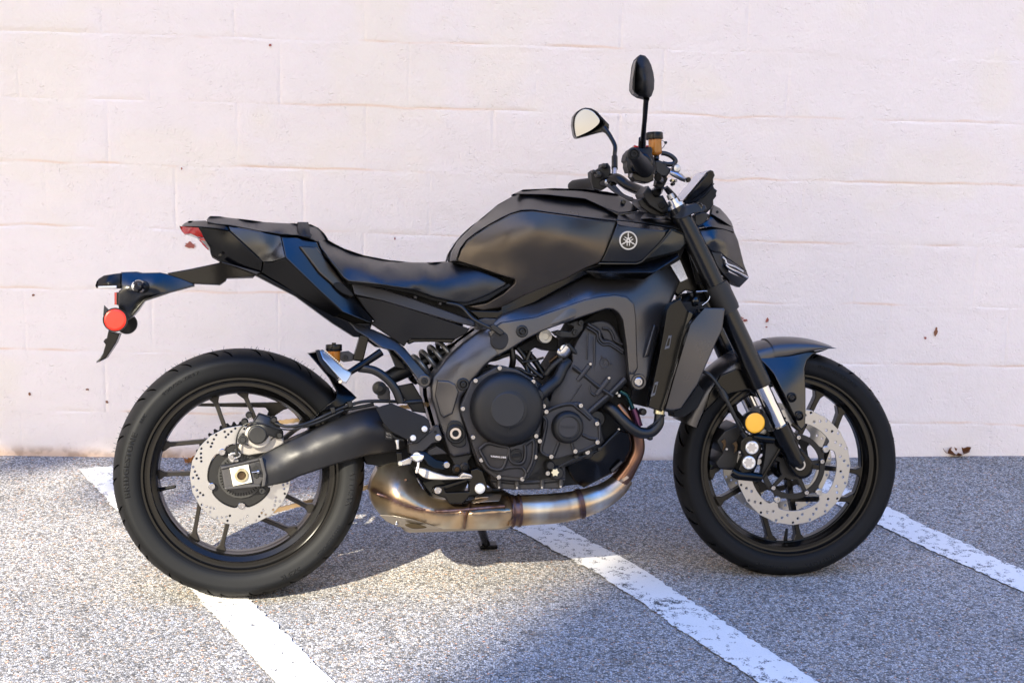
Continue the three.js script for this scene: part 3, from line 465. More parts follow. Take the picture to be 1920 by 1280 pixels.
const holesIn = (s, R, r, n, rows, hr) => { for (let i = 0; i < n; i++) rows.forEach(([f, off]) => circle(s, lerp(r, R, f) * Math.cos((i + off) / n * 2 * Math.PI), lerp(r, R, f) * Math.sin((i + off) / n * 2 * Math.PI), hr)); };
{ // rear wheel
  const w = G('rear_wheel'); wheelFrame(w, false); const s = rearScale, R = 233.5 * s, bead = 178 * s, inner = 150 * s;
  tyre(w, R, bead, 0.092, [['BRIDGESTONE', 173, 34, 0.15, 0.37, '#586070'], ['BATTLAX', -6, 23, 0.15, 0.37, '#ffffff'], ['HYPERSPORT', -38, 19, 0.08, 0.36, '#f0f2f4'], ['S23 R', -64, 11, 0.14, 0.37, '#5a6270'], ['190/55 ZR17', 122, 22, 0.08, 0.36, '#7c828c'], ['M/C', 148, 5, 0.08, 0.36, '#7c828c']], 36, 1);
  barbs(w, R, 0.092, 150); rim(w, bead, inner, 0.078, M.rim);
  spokes(w, inner, pair([180, 255.4, 331, 108.5, 37], inner, 245 / 2.612 * s, 0.05), 0.052, M.spoke, 0.0066);
  const sh = new THREE.Shape(), rr = 92 * s, ri = 61 * s; sh.absarc(0, 0, rr, 0, 2 * Math.PI, false); const inn = new THREE.Path(), N = 100; // lobes of the inner edge carry the bolts
  for (let i = 0; i <= N; i++) { const a = -i / N * 2 * Math.PI, lob = Math.pow(Math.max(0, Math.cos(5 * (a - 127 * DEG))), 6), r = ri - 9 * s * lob; i ? inn.lineTo(r * Math.cos(a), r * Math.sin(a)) : inn.moveTo(r * Math.cos(a), r * Math.sin(a)); } sh.holes.push(inn);
  holesIn(sh, rr, ri, 15, [[0.86, 0], [0.72, 0.22], [0.60, 0.42], [0.50, 0.60], [0.82, 0.55]], 2.5 * s); add('brake_disc', discGeo(sh, 0.005, 0.088), M.disc, w);
  const c = new THREE.Shape(); for (let i = 0; i <= N; i++) { const a = i / N * 2 * Math.PI, lob = Math.pow(Math.max(0, Math.cos(5 * (a - 127 * DEG))), 6), r = (58.5 - 9 * lob) * s; i ? c.lineTo(r * Math.cos(a), r * Math.sin(a)) : c.moveTo(r * Math.cos(a), r * Math.sin(a)); } add('disc_carrier', discGeo(c, 0.006, 0.082), M.carrier, w);
  const ab = new THREE.Shape(); ab.absarc(0, 0, 42 * s, 0, 2 * Math.PI, false); for (let i = 0; i < 44; i++) { const a = i / 44 * 2 * Math.PI, p = new THREE.Path(), e = 0.030; p.moveTo(32 * s * Math.cos(a - e), 32 * s * Math.sin(a - e)); p.lineTo(32 * s * Math.cos(a + e), 32 * s * Math.sin(a + e)); p.lineTo(38.5 * s * Math.cos(a + e), 38.5 * s * Math.sin(a + e)); p.lineTo(38.5 * s * Math.cos(a - e), 38.5 * s * Math.sin(a - e)); ab.holes.push(p); } add('sensor_ring', discGeo(ab, 0.003, 0.0875, 0), std(0.05, 0.4, 0.6), w);
  for (let i = 0; i < 5; i++) { const a = (127 + 72 * i) * DEG, g = hardLathe(BOLT(6.5).map(([r, z]) => [r * s, z]), 16); g.translate(55.5 * s * Math.cos(a), 55.5 * s * Math.sin(a), 0.089); add('disc_bolt', g, M.boltSteel, w); }
  const sp = new THREE.Shape(); for (let i = 0; i <= 43 * 4; i++) { const a = i / (43 * 4) * 2 * Math.PI, r = [0.114, 0.114, 0.122, 0.122][i % 4]; i ? sp.lineTo(r * Math.cos(a), r * Math.sin(a)) : sp.moveTo(r, 0); } circle(sp, 0, 0, 0.075); add('sprocket', discGeo(sp, 0.006, -0.088, 0), M.carrier, w);
  const v = sweep([new THREE.Vector3(-inner * 0.98, -28 * s, 0.012), new THREE.Vector3(-inner * 0.92, -26 * s, 0.016), new THREE.Vector3(-inner * 0.80, -22 * s, 0.03)], [0.006, 0.0045, 0.004], 10); add('valve', v, M.hose, w);
}
{ // front wheel, turned a little with the bars
  const w = G('front_wheel'); wheelFrame(w, true); const s = frontScale, R = 206.5 * s, bead = 163 * s, inner = 143 * s;
  tyre(w, R, bead, 0.060, [['BRIDGESTONE', 62, 26, 0.13, 0.37, '#8a909a'], ['BATTLAX', -72, 18, 0.15, 0.37, '#ffffff'], ['HYPERSPORT', -100, 20, 0.09, 0.37, '#e8eaee']], 34, -1);
  barbs(w, R, 0.060, 110); rim(w, bead, inner, 0.052, M.rim);
  spokes(w, inner, pair([63.8, 135, 208.3, 280.5, 352.5], inner, 92 * s, 0.045), 0.045, M.rim, 0.0095);
  for (const z of [0.078, -0.074]) {
    const sh = new THREE.Shape(), rr = 105 * s, ri = 80 * s, N = 120; sh.absarc(0, 0, rr, 0, 2 * Math.PI, false); const inn = new THREE.Path();
    for (let i = 0; i <= N; i++) { const a = -i / N * 2 * Math.PI, lob = Math.pow(Math.max(0, Math.cos(5 * (a - 27 * DEG))), 14), r = ri - 14 * s * lob; i ? inn.lineTo(r * Math.cos(a), r * Math.sin(a)) : inn.moveTo(r * Math.cos(a), r * Math.sin(a)); } sh.holes.push(inn);
    holesIn(sh, rr, ri, 20, [[0.84, 0], [0.56, 0.30], [0.32, 0.62]], 2.6 * s); add('brake_disc', discGeo(sh, 0.005, z + 0.0025), M.disc, w);
    const c = new THREE.Shape(); for (let i = 0; i <= N; i++) { const a = i / N * 2 * Math.PI, lob = Math.pow(Math.max(0, Math.cos(5 * (a - 27 * DEG))), 10), r = (59 + 9 * lob) * s; i ? c.lineTo(r * Math.cos(a), r * Math.sin(a)) : c.moveTo(r * Math.cos(a), r * Math.sin(a)); }
    for (let i = 0; i < 5; i++) { const p = new THREE.Path(), a0 = (18 + 72 * i) * DEG, a1 = (72 + 72 * i) * DEG; p.absarc(0, 0, 50 * s, a0 - 0.10, a1 + 0.10, false); p.absarc(0, 0, 24 * s, a1, a0, true); c.holes.push(p); }
    add('disc_carrier', discGeo(c, 0.005, z + (z > 0 ? -0.003 : 0.008)), M.carrier, w);
    for (let i = 0; i < 5; i++) for (const [da, r0, m, br] of [[27, 66, M.disc, 6.2], [9, 53, M.boltSteel, 4.4]]) { const a = (da + 72 * i) * DEG, g = hardLathe(BOLT(br).map(([r, zz]) => [r * s, zz]), 14); g.translate(r0 * s * Math.cos(a), r0 * s * Math.sin(a), z + 0.002); add('disc_bolt', g, m, w); }
  }
  add('valve', sweep([new THREE.Vector3(0.004, -inner, 0), new THREE.Vector3(0.005, -inner + 0.016, 0.003), new THREE.Vector3(0.006, -inner + 0.034, 0.006)], [0.006, 0.0045, 0.0035], 10), M.hose, w);
}
{ // final drive chain on the far side, seen past the wheel
  const ch = G('chain'), link = []; const a0 = U(452, 884, -0.095), s = rearScale;
  const run = (A, B, n) => { for (let i = 0; i < n; i++) { const p = A.clone().lerp(B, (i + 0.5) / n), ang = Math.atan2(B.y - A.y, B.x - A.x), L = A.distanceTo(B) / n; for (const z of [-0.006, 0.006]) { const sh = new THREE.Shape(), h = L * 0.38, wst = L * 0.25; sh.absarc(-L * 0.5, 0, h, Math.PI / 2, Math.PI * 1.5, false); sh.quadraticCurveTo(0, -wst * 0.8, L * 0.5, -h); sh.absarc(L * 0.5, 0, h, -Math.PI / 2, Math.PI / 2, false); sh.quadraticCurveTo(0, wst * 0.8, -L * 0.5, h); const zz = z + (i % 2 ? 0.0012 : -0.0012) * Math.sign(z), g = new THREE.ExtrudeGeometry(sh, { depth: 0.0016, bevelEnabled: false, curveSegments: 6 }); g.translate(0, 0, zz); const pin = new THREE.CylinderGeometry(L * 0.15, L * 0.15, 0.004, 10); pin.rotateX(Math.PI / 2); pin.translate(L * 0.5, 0, zz + 0.001); const mm = merge([g, pin]); mm.rotateZ(ang); mm.translate(p.x, p.y, p.z); if (z > 0) add('chain_link', mm, M.chain, ch); else link.push(mm); } } };
  run(U(455, 800, -0.095), U(800, 758, -0.095), 30); run(U(470, 968, -0.095), U(800, 885, -0.095), 30);
  if (link.length) add('chain_back', merge(link), M.chain, ch).userData.kind = 'stuff';
}
// --- swingarm with axle plate, rear caliper
{
  const s = G('swingarm');
  const out = [412, 873, 448, 866, 485, 857, 497, 847, 538, 827, 587, 805, 640, 779, 681, 766, 706, 762, 730, 770, 752, 776, 762, 800, 764, 838, 740, 846, 687, 854, 630, 870, 560, 893, 538, 904, 504, 911, 488, 910, 452, 914, 420, 917];
  panel('swingarm_beam', M.arm, s, out, [[412, 873, 0.116], [420, 917, 0.116], [485, 857, 0.117], [488, 910, 0.117], [450, 890, 0.117], [500, 850, 0.104], [520, 880, 0.124], [504, 911, 0.116], [560, 893, 0.112], [560, 816, 0.094], [560, 850, 0.124], [600, 832, 0.126], [640, 779, 0.090], [640, 812, 0.127], [630, 870, 0.115], [700, 762, 0.086], [690, 795, 0.128], [690, 854, 0.108], [750, 780, 0.096], [745, 812, 0.122], [745, 846, 0.094]], { round: 4, drop: 0.007, skirt: 0.06, step: 5 });
  panel('swingarm_pivot', M.dark, s, q('F', 430, 905, 560, 880, 740, 830, 900, 740, 1000, 850, 1140, 900, 1140, 1060, 1060, 1230, 940, 1215, 870, 1160, 800, 1050, 700, 975, 560, 975, 450, 960), 0.05, { round: 2, drop: 0.004, skirt: 0.1, step: 8 });
  panel('axle_block', M.cast, s, q('K', 345, 645, 640, 575, 690, 700, 650, 782, 375, 812), 0.121, { round: 2, drop: 0.003, skirt: 0.004 });
  panel('rib', M.cast, s, q('K', 345, 645, 640, 575, 645, 590, 350, 660), 0.126, { round: 1.2, drop: 0.002, skirt: 0.006 });
  panel('rib', M.cast, s, q('K', 372, 800, 560, 772, 650, 778, 655, 792, 375, 818), 0.126, { round: 1.2, drop: 0.002, skirt: 0.006 });
  panel('rib', M.cast, s, q('K', 640, 575, 668, 568, 700, 700, 690, 790, 660, 795, 672, 700), 0.129, { round: 1.4, drop: 0.003, skirt: 0.01 });
  panel('axle_plate', M.plate, s, q('K', 414, 652, 558, 622, 588, 760, 440, 790), 0.1285, { round: 0.8, drop: 0.001, skirt: 0.008 });
  turned('axle_nut', M.brass, s, ...q('K', 505, 705), 0.129, [[7, 0], [8.4, 0.006], [11.5, 0.006], [13, 0.002], [13.5, 0]], { seg: 24 });
  turned('axle_bore', M.bronze, s, ...q('K', 505, 706), 0.1292, [[0, 0.0005], [7, 0.001], [7.4, 0.004]], { seg: 20 });
  panel('adjuster_slot', M.dark, s, q('K', 595, 640, 615, 622, 637, 640, 640, 720, 622, 733, 598, 718), 0.1225, { round: 1, drop: 0.001, skirt: 0.002 });
  tube('adjuster_bolt', M.boltSteel, s, [[...q('K', 585, 683), 0.127, 1.3], [...q('K', 625, 678), 0.127, 1.3], [...q('K', 626, 678), 0.127, 3.4], [...q('K', 642, 676), 0.127, 3.4]], { straight: true, n: 3 });
  bolt(s, M.castDark, ...q('K', 665, 826), 0.118, 6);
  const c = G('rear_brake');
  panel('caliper_bracket', M.castAlu, c, q('K', 478, 490, 500, 455, 570, 470, 700, 455, 760, 405, 832, 420, 835, 460, 700, 530, 560, 555, 500, 540), 0.100, { round: 2, drop: 0.004 });
  panel('caliper_body', M.castDark, c, q('K', 540, 340, 590, 300, 640, 225, 720, 250, 800, 300, 805, 340, 830, 370, 830, 410, 790, 425, 720, 400, 690, 440, 640, 465, 580, 450, 552, 400), [...w3('K', 540, 340, 0.115, 640, 225, 0.110, 800, 300, 0.11, 830, 410, 0.11, 690, 320, 0.128, 620, 400, 0.125, 552, 400, 0.115)], { round: 2.5, drop: 0.006, skirt: 0.03 });
  turned('piston_cap', M.castDark, c, ...q('K', 628, 392), 0.126, [[0, 0.006], [15, 0.006], [17, 0.0045], [18, 0], [18, -0.01]]);
  turned('piston_collar', M.castAlu, c, ...q('K', 635, 400), 0.117, [[0, 0.002], [22, 0.002], [24.5, 0], [24.5, -0.01]]);
  turned('slide_pin', M.castDark, c, ...q('K', 516, 430), 0.118, [[0, 0.008], [5, 0.008], [6, 0.005], [9, 0.005], [10, 0], [10, -0.012]]);
  bolt(c, M.boltSteel, ...q('K', 428, 562), 0.118, 4.2);
  turned('bleed_nipple', M.boltSteel, c, ...q('K', 572, 256), 0.118, [[0, 0.006], [3, 0.006], [4, 0]], { seg: 12 });
  for (const [x, y] of [[565, 240], [530, 290], [755, 275], [800, 395]]) turned('caliper_bolt', M.hose, c, ...q('K', x, y), 0.116, [[0, 0.01], [4.5, 0.01], [6.5, 0.004], [7, -0.01]], { seg: 16 });
  panel('sensor_clip', M.alu, c, q('K', 405, 545, 430, 530, 485, 525, 500, 540, 497, 562, 450, 585, 440, 610, 420, 600, 402, 570), 0.113, { round: 0.8, drop: 0.001, skirt: 0.003, holes: [q('K', 440, 548, 478, 540, 488, 548, 470, 562, 450, 566)] });
  tube('sensor_lead', M.hose, c, w3('K', 480, 555, 0.118, 465, 480, 0.12, 475, 390, 0.125, 520, 320, 0.128, 600, 296, 0.132, 700, 312, 0.134, 800, 345, 0.13, 900, 352, 0.128, 980, 330, 0.125).map(p => [...p, 1.5]));
  panel('sensor_head', M.hose, c, q('K', 450, 505, 475, 500, 482, 555, 462, 560), 0.120, { round: 1.2, drop: 0.003, skirt: 0.012 });
  tube('brake_hose', M.hose, c, w3('K', 760, 300, 0.118, 850, 328, 0.122, 960, 318, 0.12, 1060, 285, 0.112, 1180, 230, 0.108, 1290, 180, 0.1).map(p => [...p, 3.2]).concat(w3('F', 300, 580, 0.1, 420, 545, 0.1, 560, 540, 0.098, 760, 550, 0.095).map(p => [...p, 3.2])));
  tube('brake_hose', M.hose, c, w3('K', 960, 330, 0.118, 1080, 300, 0.108, 1290, 205, 0.098).map(p => [...p, 3.6]).concat(w3('F', 300, 600, 0.094, 500, 560, 0.09).map(p => [...p, 3.4])));
  for (const [x, y] of [[225, 600], [340, 560]]) panel('hose_clamp', M.hose, c, q('F', x - 18, y - 16, x + 14, y - 24, x + 22, y + 18, x - 8, y + 24), 0.112, { round: 1.5, drop: 0.003 });
  panel('caliper_carrier_arm', M.castAlu, c, q('K', 420, 590, 480, 580, 485, 600, 430, 610), 0.108, { round: 1, drop: 0.002 });
}
{ // hugger and lower chain guard
  const h = G('rear_hugger');
  panel('hugger_shell', M.plastic, h, q('B', 985, 58, 1030, 50, 1060, 90, 1130, 190, 1200, 250, 1225, 275, 1190, 300, 1120, 330, 1050, 345, 1000, 400, 960, 420, 1080, 310, 1120, 280, 1128, 245, 1090, 180, 1030, 110), [...w3('B', 985, 58, 0.075, 1030, 50, 0.06, 1130, 190, 0.072, 1225, 275, 0.085, 1120, 280, 0.102, 1090, 180, 0.1, 960, 420, 0.1, 1050, 345, 0.098)], { round: 2, drop: 0.004, skirt: 0.05 });
  panel('chain_guard', M.plastic, h, q('K', 60, 165, 200, 150, 800, 140, 990, 150, 1060, 260, 1000, 330, 900, 215, 880, 185, 830, 200, 740, 260, 700, 245, 715, 210, 690, 182, 480, 178, 180, 172), -0.085, { round: 1, drop: 0.002 });
}
// --- frame: the big cast spar, pivot plates, subframe
{
  const f = G('frame');
  const out = [940, 589, 1002, 566, 1052, 539, 1097, 516, 1123, 508, 1160, 512, 1210, 500, 1262, 492, 1276, 525, 1262, 560, 1246, 597, 1232, 639, 1221, 680, 1217, 706, 1210, 722, 1199, 732, 1187, 728, 1180, 716, 1178, 700, 1174, 650, 1167, 600, 1160, 586, 1150, 579, 1137, 578, 1092, 593, 1018, 619, 985, 636, 953, 656, 926, 672, 908, 688, 896, 704, 884, 716, 884, 730, 874, 736, 866, 744, 864, 757, 866, 775, 874, 802, 884, 836, 885, 852, 849, 858, 842, 851, 824, 803, 808, 747, 806, 724, 810, 706, 822, 690, 836, 670, 852, 655, 869, 640, 917, 606];
  const cr = [[940, 589, 0.118], [1002, 566, 0.094], [1052, 539, 0.086], [1097, 516, 0.082], [1160, 512, 0.086], [1210, 500, 0.085], [1262, 492, 0.05], [1276, 525, 0.062], [1246, 597, 0.100], [1228, 650, 0.122],
    [965, 606, 0.142], [1010, 590, 0.146], [1060, 568, 0.148], [1105, 552, 0.148], [1140, 556, 0.148], [1166, 578, 0.148], [1182, 610, 0.146], [1192, 660, 0.146], [1200, 716, 0.148],
    [1137, 578, 0.150], [1092, 593, 0.152], [1018, 619, 0.152], [953, 656, 0.150], [1167, 600, 0.150], [1176, 660, 0.150], [1180, 716, 0.150], [1196, 580, 0.132], [1206, 620, 0.130], [1220, 560, 0.112], [1200, 540, 0.112],
    [917, 606, 0.112], [930, 640, 0.140], [900, 655, 0.138], [869, 640, 0.108], [836, 670, 0.108], [860, 680, 0.136], [880, 700, 0.142], [820, 720, 0.128], [845, 740, 0.140], [806, 724, 0.116], [824, 803, 0.120], [850, 800, 0.138], [870, 800, 0.138], [864, 757, 0.134], [849, 858, 0.128], [884, 850, 0.130]];
  panel('main_frame', M.frame, f, out, cr, { round: 5, drop: 0.009, skirt: 0.07, step: 5, mirror: true, reg: 0.03 });
  panel('frame_flange', M.frame, f, [916, 622, 940, 604, 1005, 594, 1058, 575, 1097, 561, 1126, 555, 1154, 552, 1176, 556, 1189, 569, 1193, 597, 1194, 639, 1196, 690, 1190, 702, 1179, 702, 1175, 650, 1168, 601, 1160, 587, 1150, 580, 1137, 579, 1092, 594, 1018, 620, 985, 637, 953, 657, 932, 668], [[916, 622, 0.140], [940, 604, 0.1470], [1005, 594, 0.1525], [1097, 561, 0.1535], [1154, 552, 0.1525], [1189, 569, 0.1515], [1194, 639, 0.1520], [1190, 702, 0.1530], [1175, 650, 0.1545], [1137, 579, 0.1550], [1018, 620, 0.1560], [953, 657, 0.1530], [932, 668, 0.148]], { round: 3, drop: 0.004, skirt: 0.02, step: 5 });
  panel('pivot_rib', M.frame, f, q('F', 925, 400, 1000, 405, 1045, 425, 1068, 478, 1050, 540, 1025, 625, 965, 652, 945, 630, 908, 505), [...w3('F', 925, 400, 0.1375, 1045, 425, 0.1425, 1068, 478, 0.1435, 1025, 625, 0.1425, 965, 652, 0.137, 908, 505, 0.133)], { round: 3, drop: 0.004, skirt: 0.01 });
  panel('pivot_recess', M.castDark, f, q('F', 1000, 690, 1030, 668, 1070, 675, 1095, 705, 1115, 790, 1112, 830, 1080, 848, 1040, 842, 1010, 815, 990, 740), 0.1405, { round: 2, drop: 0.002, skirt: 0.006, sm: true });
  turned('pivot_collar', M.castDark, f, ...q('F', 1048, 760), 0.143, [[13, 0], [14, 0.004], [16, 0.004], [18, 0.001], [18.5, -0.005]]);
  turned('pivot_bush', std([0.62, 0.54, 0.46], 0.4, 0.8), f, ...q('F', 1045, 755), 0.1455, [[6, -0.002], [6.4, 0.002], [10.4, 0.002], [11, 0], [11, -0.01]]);
  turned('pivot_bore', M.dark, f, ...q('F', 1045, 755), 0.1460, [[0, 0], [6.3, 0]]);
  for (const [k, x, y, w, r] of [['G', 468, 205, 0.1555, 11.5], ['G', 95, 540, 0.1445, 12]]) { turned('frame_mount', M.castDark, f, ...q(k, x, y), w, [[0, -0.001], [r * 0.5, -0.001], [r * 0.6, 0.003], [r * 0.85, 0.003], [r, 0.001], [r, -0.01]]); bolt(f, M.castDark, ...q(k, x, y), w + 0.003, r * 0.42); }
  turned('frame_mount', M.frame, f, ...q('G', 1204, 524), 0.149, [[0, 0], [9, 0], [10, 0.004], [13.5, 0.004], [15, 0], [15.5, -0.012]]); bolt(f, M.boltSteel, ...q('G', 1204, 524), 0.151, 8);
  turned('frame_plug', M.plug, f, ...q('C', 1342, 1130), 0.1500, [[0, 0.002], [15, 0.002], [17.5, 0.0005], [18, -0.006]]);
  panel('head_gusset', M.plastic, f, q('E', 1040, 600, 1190, 500, 1230, 440, 1300, 700, 1330, 790, 1230, 760, 1180, 800, 1090, 700), 0.052, { round: 2, drop: 0.004 });
  panel('down_tube_rib', M.frame, f, q('E', 1020, 990, 1045, 1000, 985, 1200, 950, 1210), [...w3('E', 1020, 990, 0.133, 1045, 1000, 0.124, 985, 1200, 0.140, 950, 1210, 0.146)], { round: 3, drop: 0.004, skirt: 0.01 });
  // subframe
  panel('subframe_rail', M.cast, f, q('C', 350, 755, 420, 757, 560, 788, 760, 852, 960, 925, 1170, 1002, 1178, 1040, 1050, 1010, 800, 938, 560, 866, 372, 824), [...w3('C', 350, 755, 0.112, 372, 824, 0.118, 760, 852, 0.112, 800, 938, 0.118, 1170, 1002, 0.115, 1178, 1040, 0.118)], { round: 2, drop: 0.004, skirt: 0.03, mirror: true });
  panel('subframe_stay', M.frame, f, q('F', 330, 10, 440, 40, 560, 90, 640, 130, 706, 186, 760, 250, 862, 368, 882, 402, 872, 440, 840, 455, 806, 428, 780, 380, 700, 272, 640, 206, 560, 190, 470, 125, 380, 70), [...w3('F', 330, 10, 0.100, 440, 40, 0.092, 640, 130, 0.090, 706, 186, 0.094, 862, 368, 0.108, 840, 455, 0.118, 700, 272, 0.118, 560, 190, 0.114, 380, 70, 0.110, 780, 380, 0.120)], { round: 2.5, drop: 0.006, skirt: 0.03, mirror: true });
  turned('stay_boss', M.frame, f, ...q('F', 838, 405), 0.119, [[0, 0.002], [10, 0.002], [12, 0], [12, -0.02]]); bolt(f, M.castDark, ...q('F', 838, 405), 0.121, 6.5);
  panel('rail_bracket', M.cast, f, q('C', 1178, 1000, 1240, 980, 1320, 985, 1300, 1040, 1250, 1060, 1178, 1060), 0.120, { round: 2, drop: 0.003 }); bolt(f, M.castDark, ...q('C', 1205, 1028), 0.122, 6.5);
  panel('side_cover', M.cover, f, q('C', 385, 836, 560, 866, 800, 938, 1140, 1052, 1115, 1085, 1045, 1122, 745, 1120, 722, 1140, 702, 1170, 660, 1140, 480, 1020, 505, 1000, 440, 920), [...w3('C', 385, 836, 0.112, 800, 938, 0.114, 1140, 1052, 0.116, 1045, 1122, 0.108, 745, 1120, 0.098, 702, 1170, 0.094, 480, 1020, 0.096, 700, 1010, 0.110)], { round: 2, drop: 0.003, skirt: 0.02 });
  panel('side_cover_lip', M.plastic, f, q('C', 722, 1140, 750, 1118, 1045, 1120, 1020, 1148, 880, 1140, 770, 1142, 735, 1156), 0.088, { round: 1.5, drop: 0.003 });
  panel('subframe_underside', M.plastic, f, q('A', 1120, 480, 1165, 470, 1400, 600, 1650, 745, 1790, 800, 1900, 800, 1900, 900, 1790, 895, 1640, 800, 1400, 625), [...w3('A', 1120, 480, 0.07, 1165, 470, 0.08, 1650, 745, 0.088, 1900, 800, 0.095, 1790, 895, 0.085)], { round: 2, drop: 0.005, skirt: 0.05 });
  panel('under_seat_tray', M.dark, f, q('C', 250, 640, 420, 720, 520, 790, 580, 860, 520, 1010, 400, 940, 300, 800), 0.08, { round: 1, drop: 0.001 });
  // inner tray that closes the view under the seat
  panel('under_seat_tray', M.dark, f, q('C', 330, 745, 560, 770, 900, 850, 1100, 900, 1340, 935, 1320, 1000, 1170, 1000, 760, 850, 560, 786, 420, 756), 0.085, { round: 1, drop: 0.001 });
  for (const [x, y] of [[590, 776], [775, 843], [940, 885]]) turned('tray_clip', M.cast, f, ...q('C', x, y), 0.098, [[0, 0.01], [2.5, 0.01], [4.5, 0.004], [5, -0.02]], { seg: 12 });
  tube('seat_cable', M.hose, f, w3('C', 985, 880, 0.118, 1080, 905, 0.122, 1160, 985, 0.136, 1290, 1055, 0.150).map(p => [...p, 3.4]));
  panel('cable_end', M.hose, f, q('C', 1275, 1030, 1300, 1020, 1365, 1068, 1368, 1085, 1345, 1098, 1290, 1060), 0.158, { round: 1.5, drop: 0.003, skirt: 0.012 });
}
// --- tank, its covers and scoops
{
  const t = G('fuel_tank');
  panel('tank_inner', M.dark, t, q('E', 0, 800, 0, 930, 220, 850, 560, 672, 960, 695, 1190, 560, 1250, 420, 1262, 375, 1000, 300, 700, 300, 300, 300, 0, 500), 0.075, { round: 1, drop: 0.001, skirt: 0.15, step: 9 });
  panel('tank_inner', M.dark, t, [848, 487, 852, 468, 864, 452, 898, 422, 940, 395, 980, 385, 985, 560, 900, 522], 0.045, { round: 1, drop: 0.001, skirt: 0.09, step: 9 });
  panel('tank_inner', M.dark, t, q('C', 1040, 612, 1400, 720, 1440, 780, 1100, 905, 1240, 1000, 1400, 985, 1600, 860, 1600, 640), 0.075, { round: 1, drop: 0.001, skirt: 0.15, step: 9 });
  // dark upper surface, from the silhouette to the crease
  const upTop = [844, 490, 846, 474, 857, 453, 876, 434, 898, 413, 934, 383, 968, 364, 1000, 362, 1040, 360, 1097, 362, 1151, 372, 1195, 395, 1258, 409, 1286, 428];
  const crease = [1260, 414, 1218, 409, 1157, 414, 1097, 407, 1024, 397, 998, 393, 977, 394, 957, 400, 940, 408, 916, 421, 892, 436, 874, 450, 862, 466, 855, 489];
  panel('tank_top', M.paintDark, t, [...upTop, ...crease], [[844, 490, 0.05], [846, 474, 0.035], [857, 453, 0.02], [898, 413, 0.0], [934, 383, 0], [968, 364, 0], [1040, 360, 0], [1151, 372, 0.01], [1195, 395, 0.03], [1286, 428, 0.06], [1260, 414, 0.098], [1218, 409, 0.112], [1157, 414, 0.128], [1097, 407, 0.132], [1024, 397, 0.130], [977, 394, 0.122], [940, 408, 0.116], [892, 436, 0.102], [862, 466, 0.09], [855, 489, 0.088], [1040, 385, 0.085], [950, 395, 0.075], [895, 424, 0.060], [856, 465, 0.052]], { round: 2, drop: 0.003, skirt: 0.004, step: 5, mirror: true });
  // the wide satin side
  panel('tank_side', M.paint, t, [857, 489, 864, 468, 876, 452, 893, 438, 917, 423, 941, 410, 958, 402, 978, 396, 998, 395, 1024, 399, 1097, 409, 1156, 416, 1148, 442, 1134, 476, 1124, 493, 1097, 503, 1061, 523, 982, 555, 940, 577, 905, 582, 874, 574, 912, 568, 943, 551, 965, 531, 966, 524, 945, 518, 898, 502],
    [[857, 489, 0.088], [876, 452, 0.094], [917, 423, 0.108], [958, 402, 0.121], [998, 395, 0.128], [1097, 409, 0.134], [1156, 416, 0.131], [1134, 476, 0.140], [1124, 493, 0.136], [1061, 523, 0.120], [982, 555, 0.108], [940, 577, 0.104], [874, 574, 0.104], [943, 551, 0.120], [968, 528, 0.124], [898, 502, 0.106], [900, 465, 0.114], [950, 440, 0.138], [1000, 425, 0.150], [1020, 450, 0.149], [1060, 470, 0.146], [1030, 490, 0.136], [980, 490, 0.134], [1090, 440, 0.150], [1100, 475, 0.145], [1060, 440, 0.153]],
    { round: 2.5, drop: 0.004, skirt: 0.02, step: 4.5, mirror: true });
  panel('tank_skirt', M.plastic, t, q('E', 0, 855, 150, 790, 430, 680, 560, 612, 660, 585, 690, 640, 560, 660, 400, 745, 220, 845, 0, 928), [...w3('E', 0, 855, 0.104, 430, 680, 0.114, 660, 585, 0.12, 690, 640, 0.112, 400, 745, 0.112, 0, 928, 0.108)], { round: 2, drop: 0.003, skirt: 0.03 });
  panel('tank_skirt', M.plastic, t, q('C', 1100, 905, 1150, 930, 1330, 935, 1450, 880, 1560, 820, 1560, 870, 1370, 968, 1330, 985, 1200, 985), 0.106, { round: 2, drop: 0.003, skirt: 0.03 });
  // centre cover over the filler
  panel('tank_cover', M.plastic, t, q('E', 92, 114, 140, 92, 350, 82, 560, 90, 700, 105, 760, 118, 850, 165, 922, 226, 880, 236, 785, 246, 690, 212, 560, 152, 300, 124, 100, 120), [...w3('E', 92, 114, 0.03, 140, 92, 0, 350, 82, 0, 560, 90, 0, 760, 118, 0, 850, 165, 0.02, 922, 226, 0.04, 785, 246, 0.105, 690, 212, 0.09, 560, 152, 0.062, 300, 124, 0.055, 100, 120, 0.04)], { round: 1.6, drop: 0.004, skirt: 0.008, mirror: true });
  panel('tank_cover_seam', M.gloss, t, q('E', 690, 214, 785, 248, 880, 240, 925, 232, 900, 246, 800, 262, 775, 262), 0.107, { round: 1, drop: 0.002, skirt: 0.006 });
  bolt(t, M.gloss, ...q('E', 815, 172), 0.045, 4.5);
  panel('tank_shoulder', M.paintDark, t, q('E', 780, 250, 880, 243, 940, 240, 1060, 265, 1180, 300, 1262, 365, 1275, 385, 1140, 344, 1000, 320, 770, 294), [...w3('E', 780, 250, 0.105, 940, 240, 0.06, 1060, 265, 0.065, 1180, 300, 0.08, 1275, 385, 0.105, 1140, 344, 0.125, 770, 294, 0.132)], { round: 1.6, drop: 0.004, skirt: 0.02, mirror: true });
  // badge panel with its bright upper bevel
  panel('badge_panel_bevel', M.blade, t, q('E', 770, 296, 1000, 326, 1138, 347, 1108, 362, 1080, 368, 800, 330, 776, 320), [...w3('E', 770, 296, 0.130, 1138, 347, 0.122, 1080, 368, 0.141, 800, 330, 0.147)], { round: 1.2, drop: 0.0015, skirt: 0.01 });
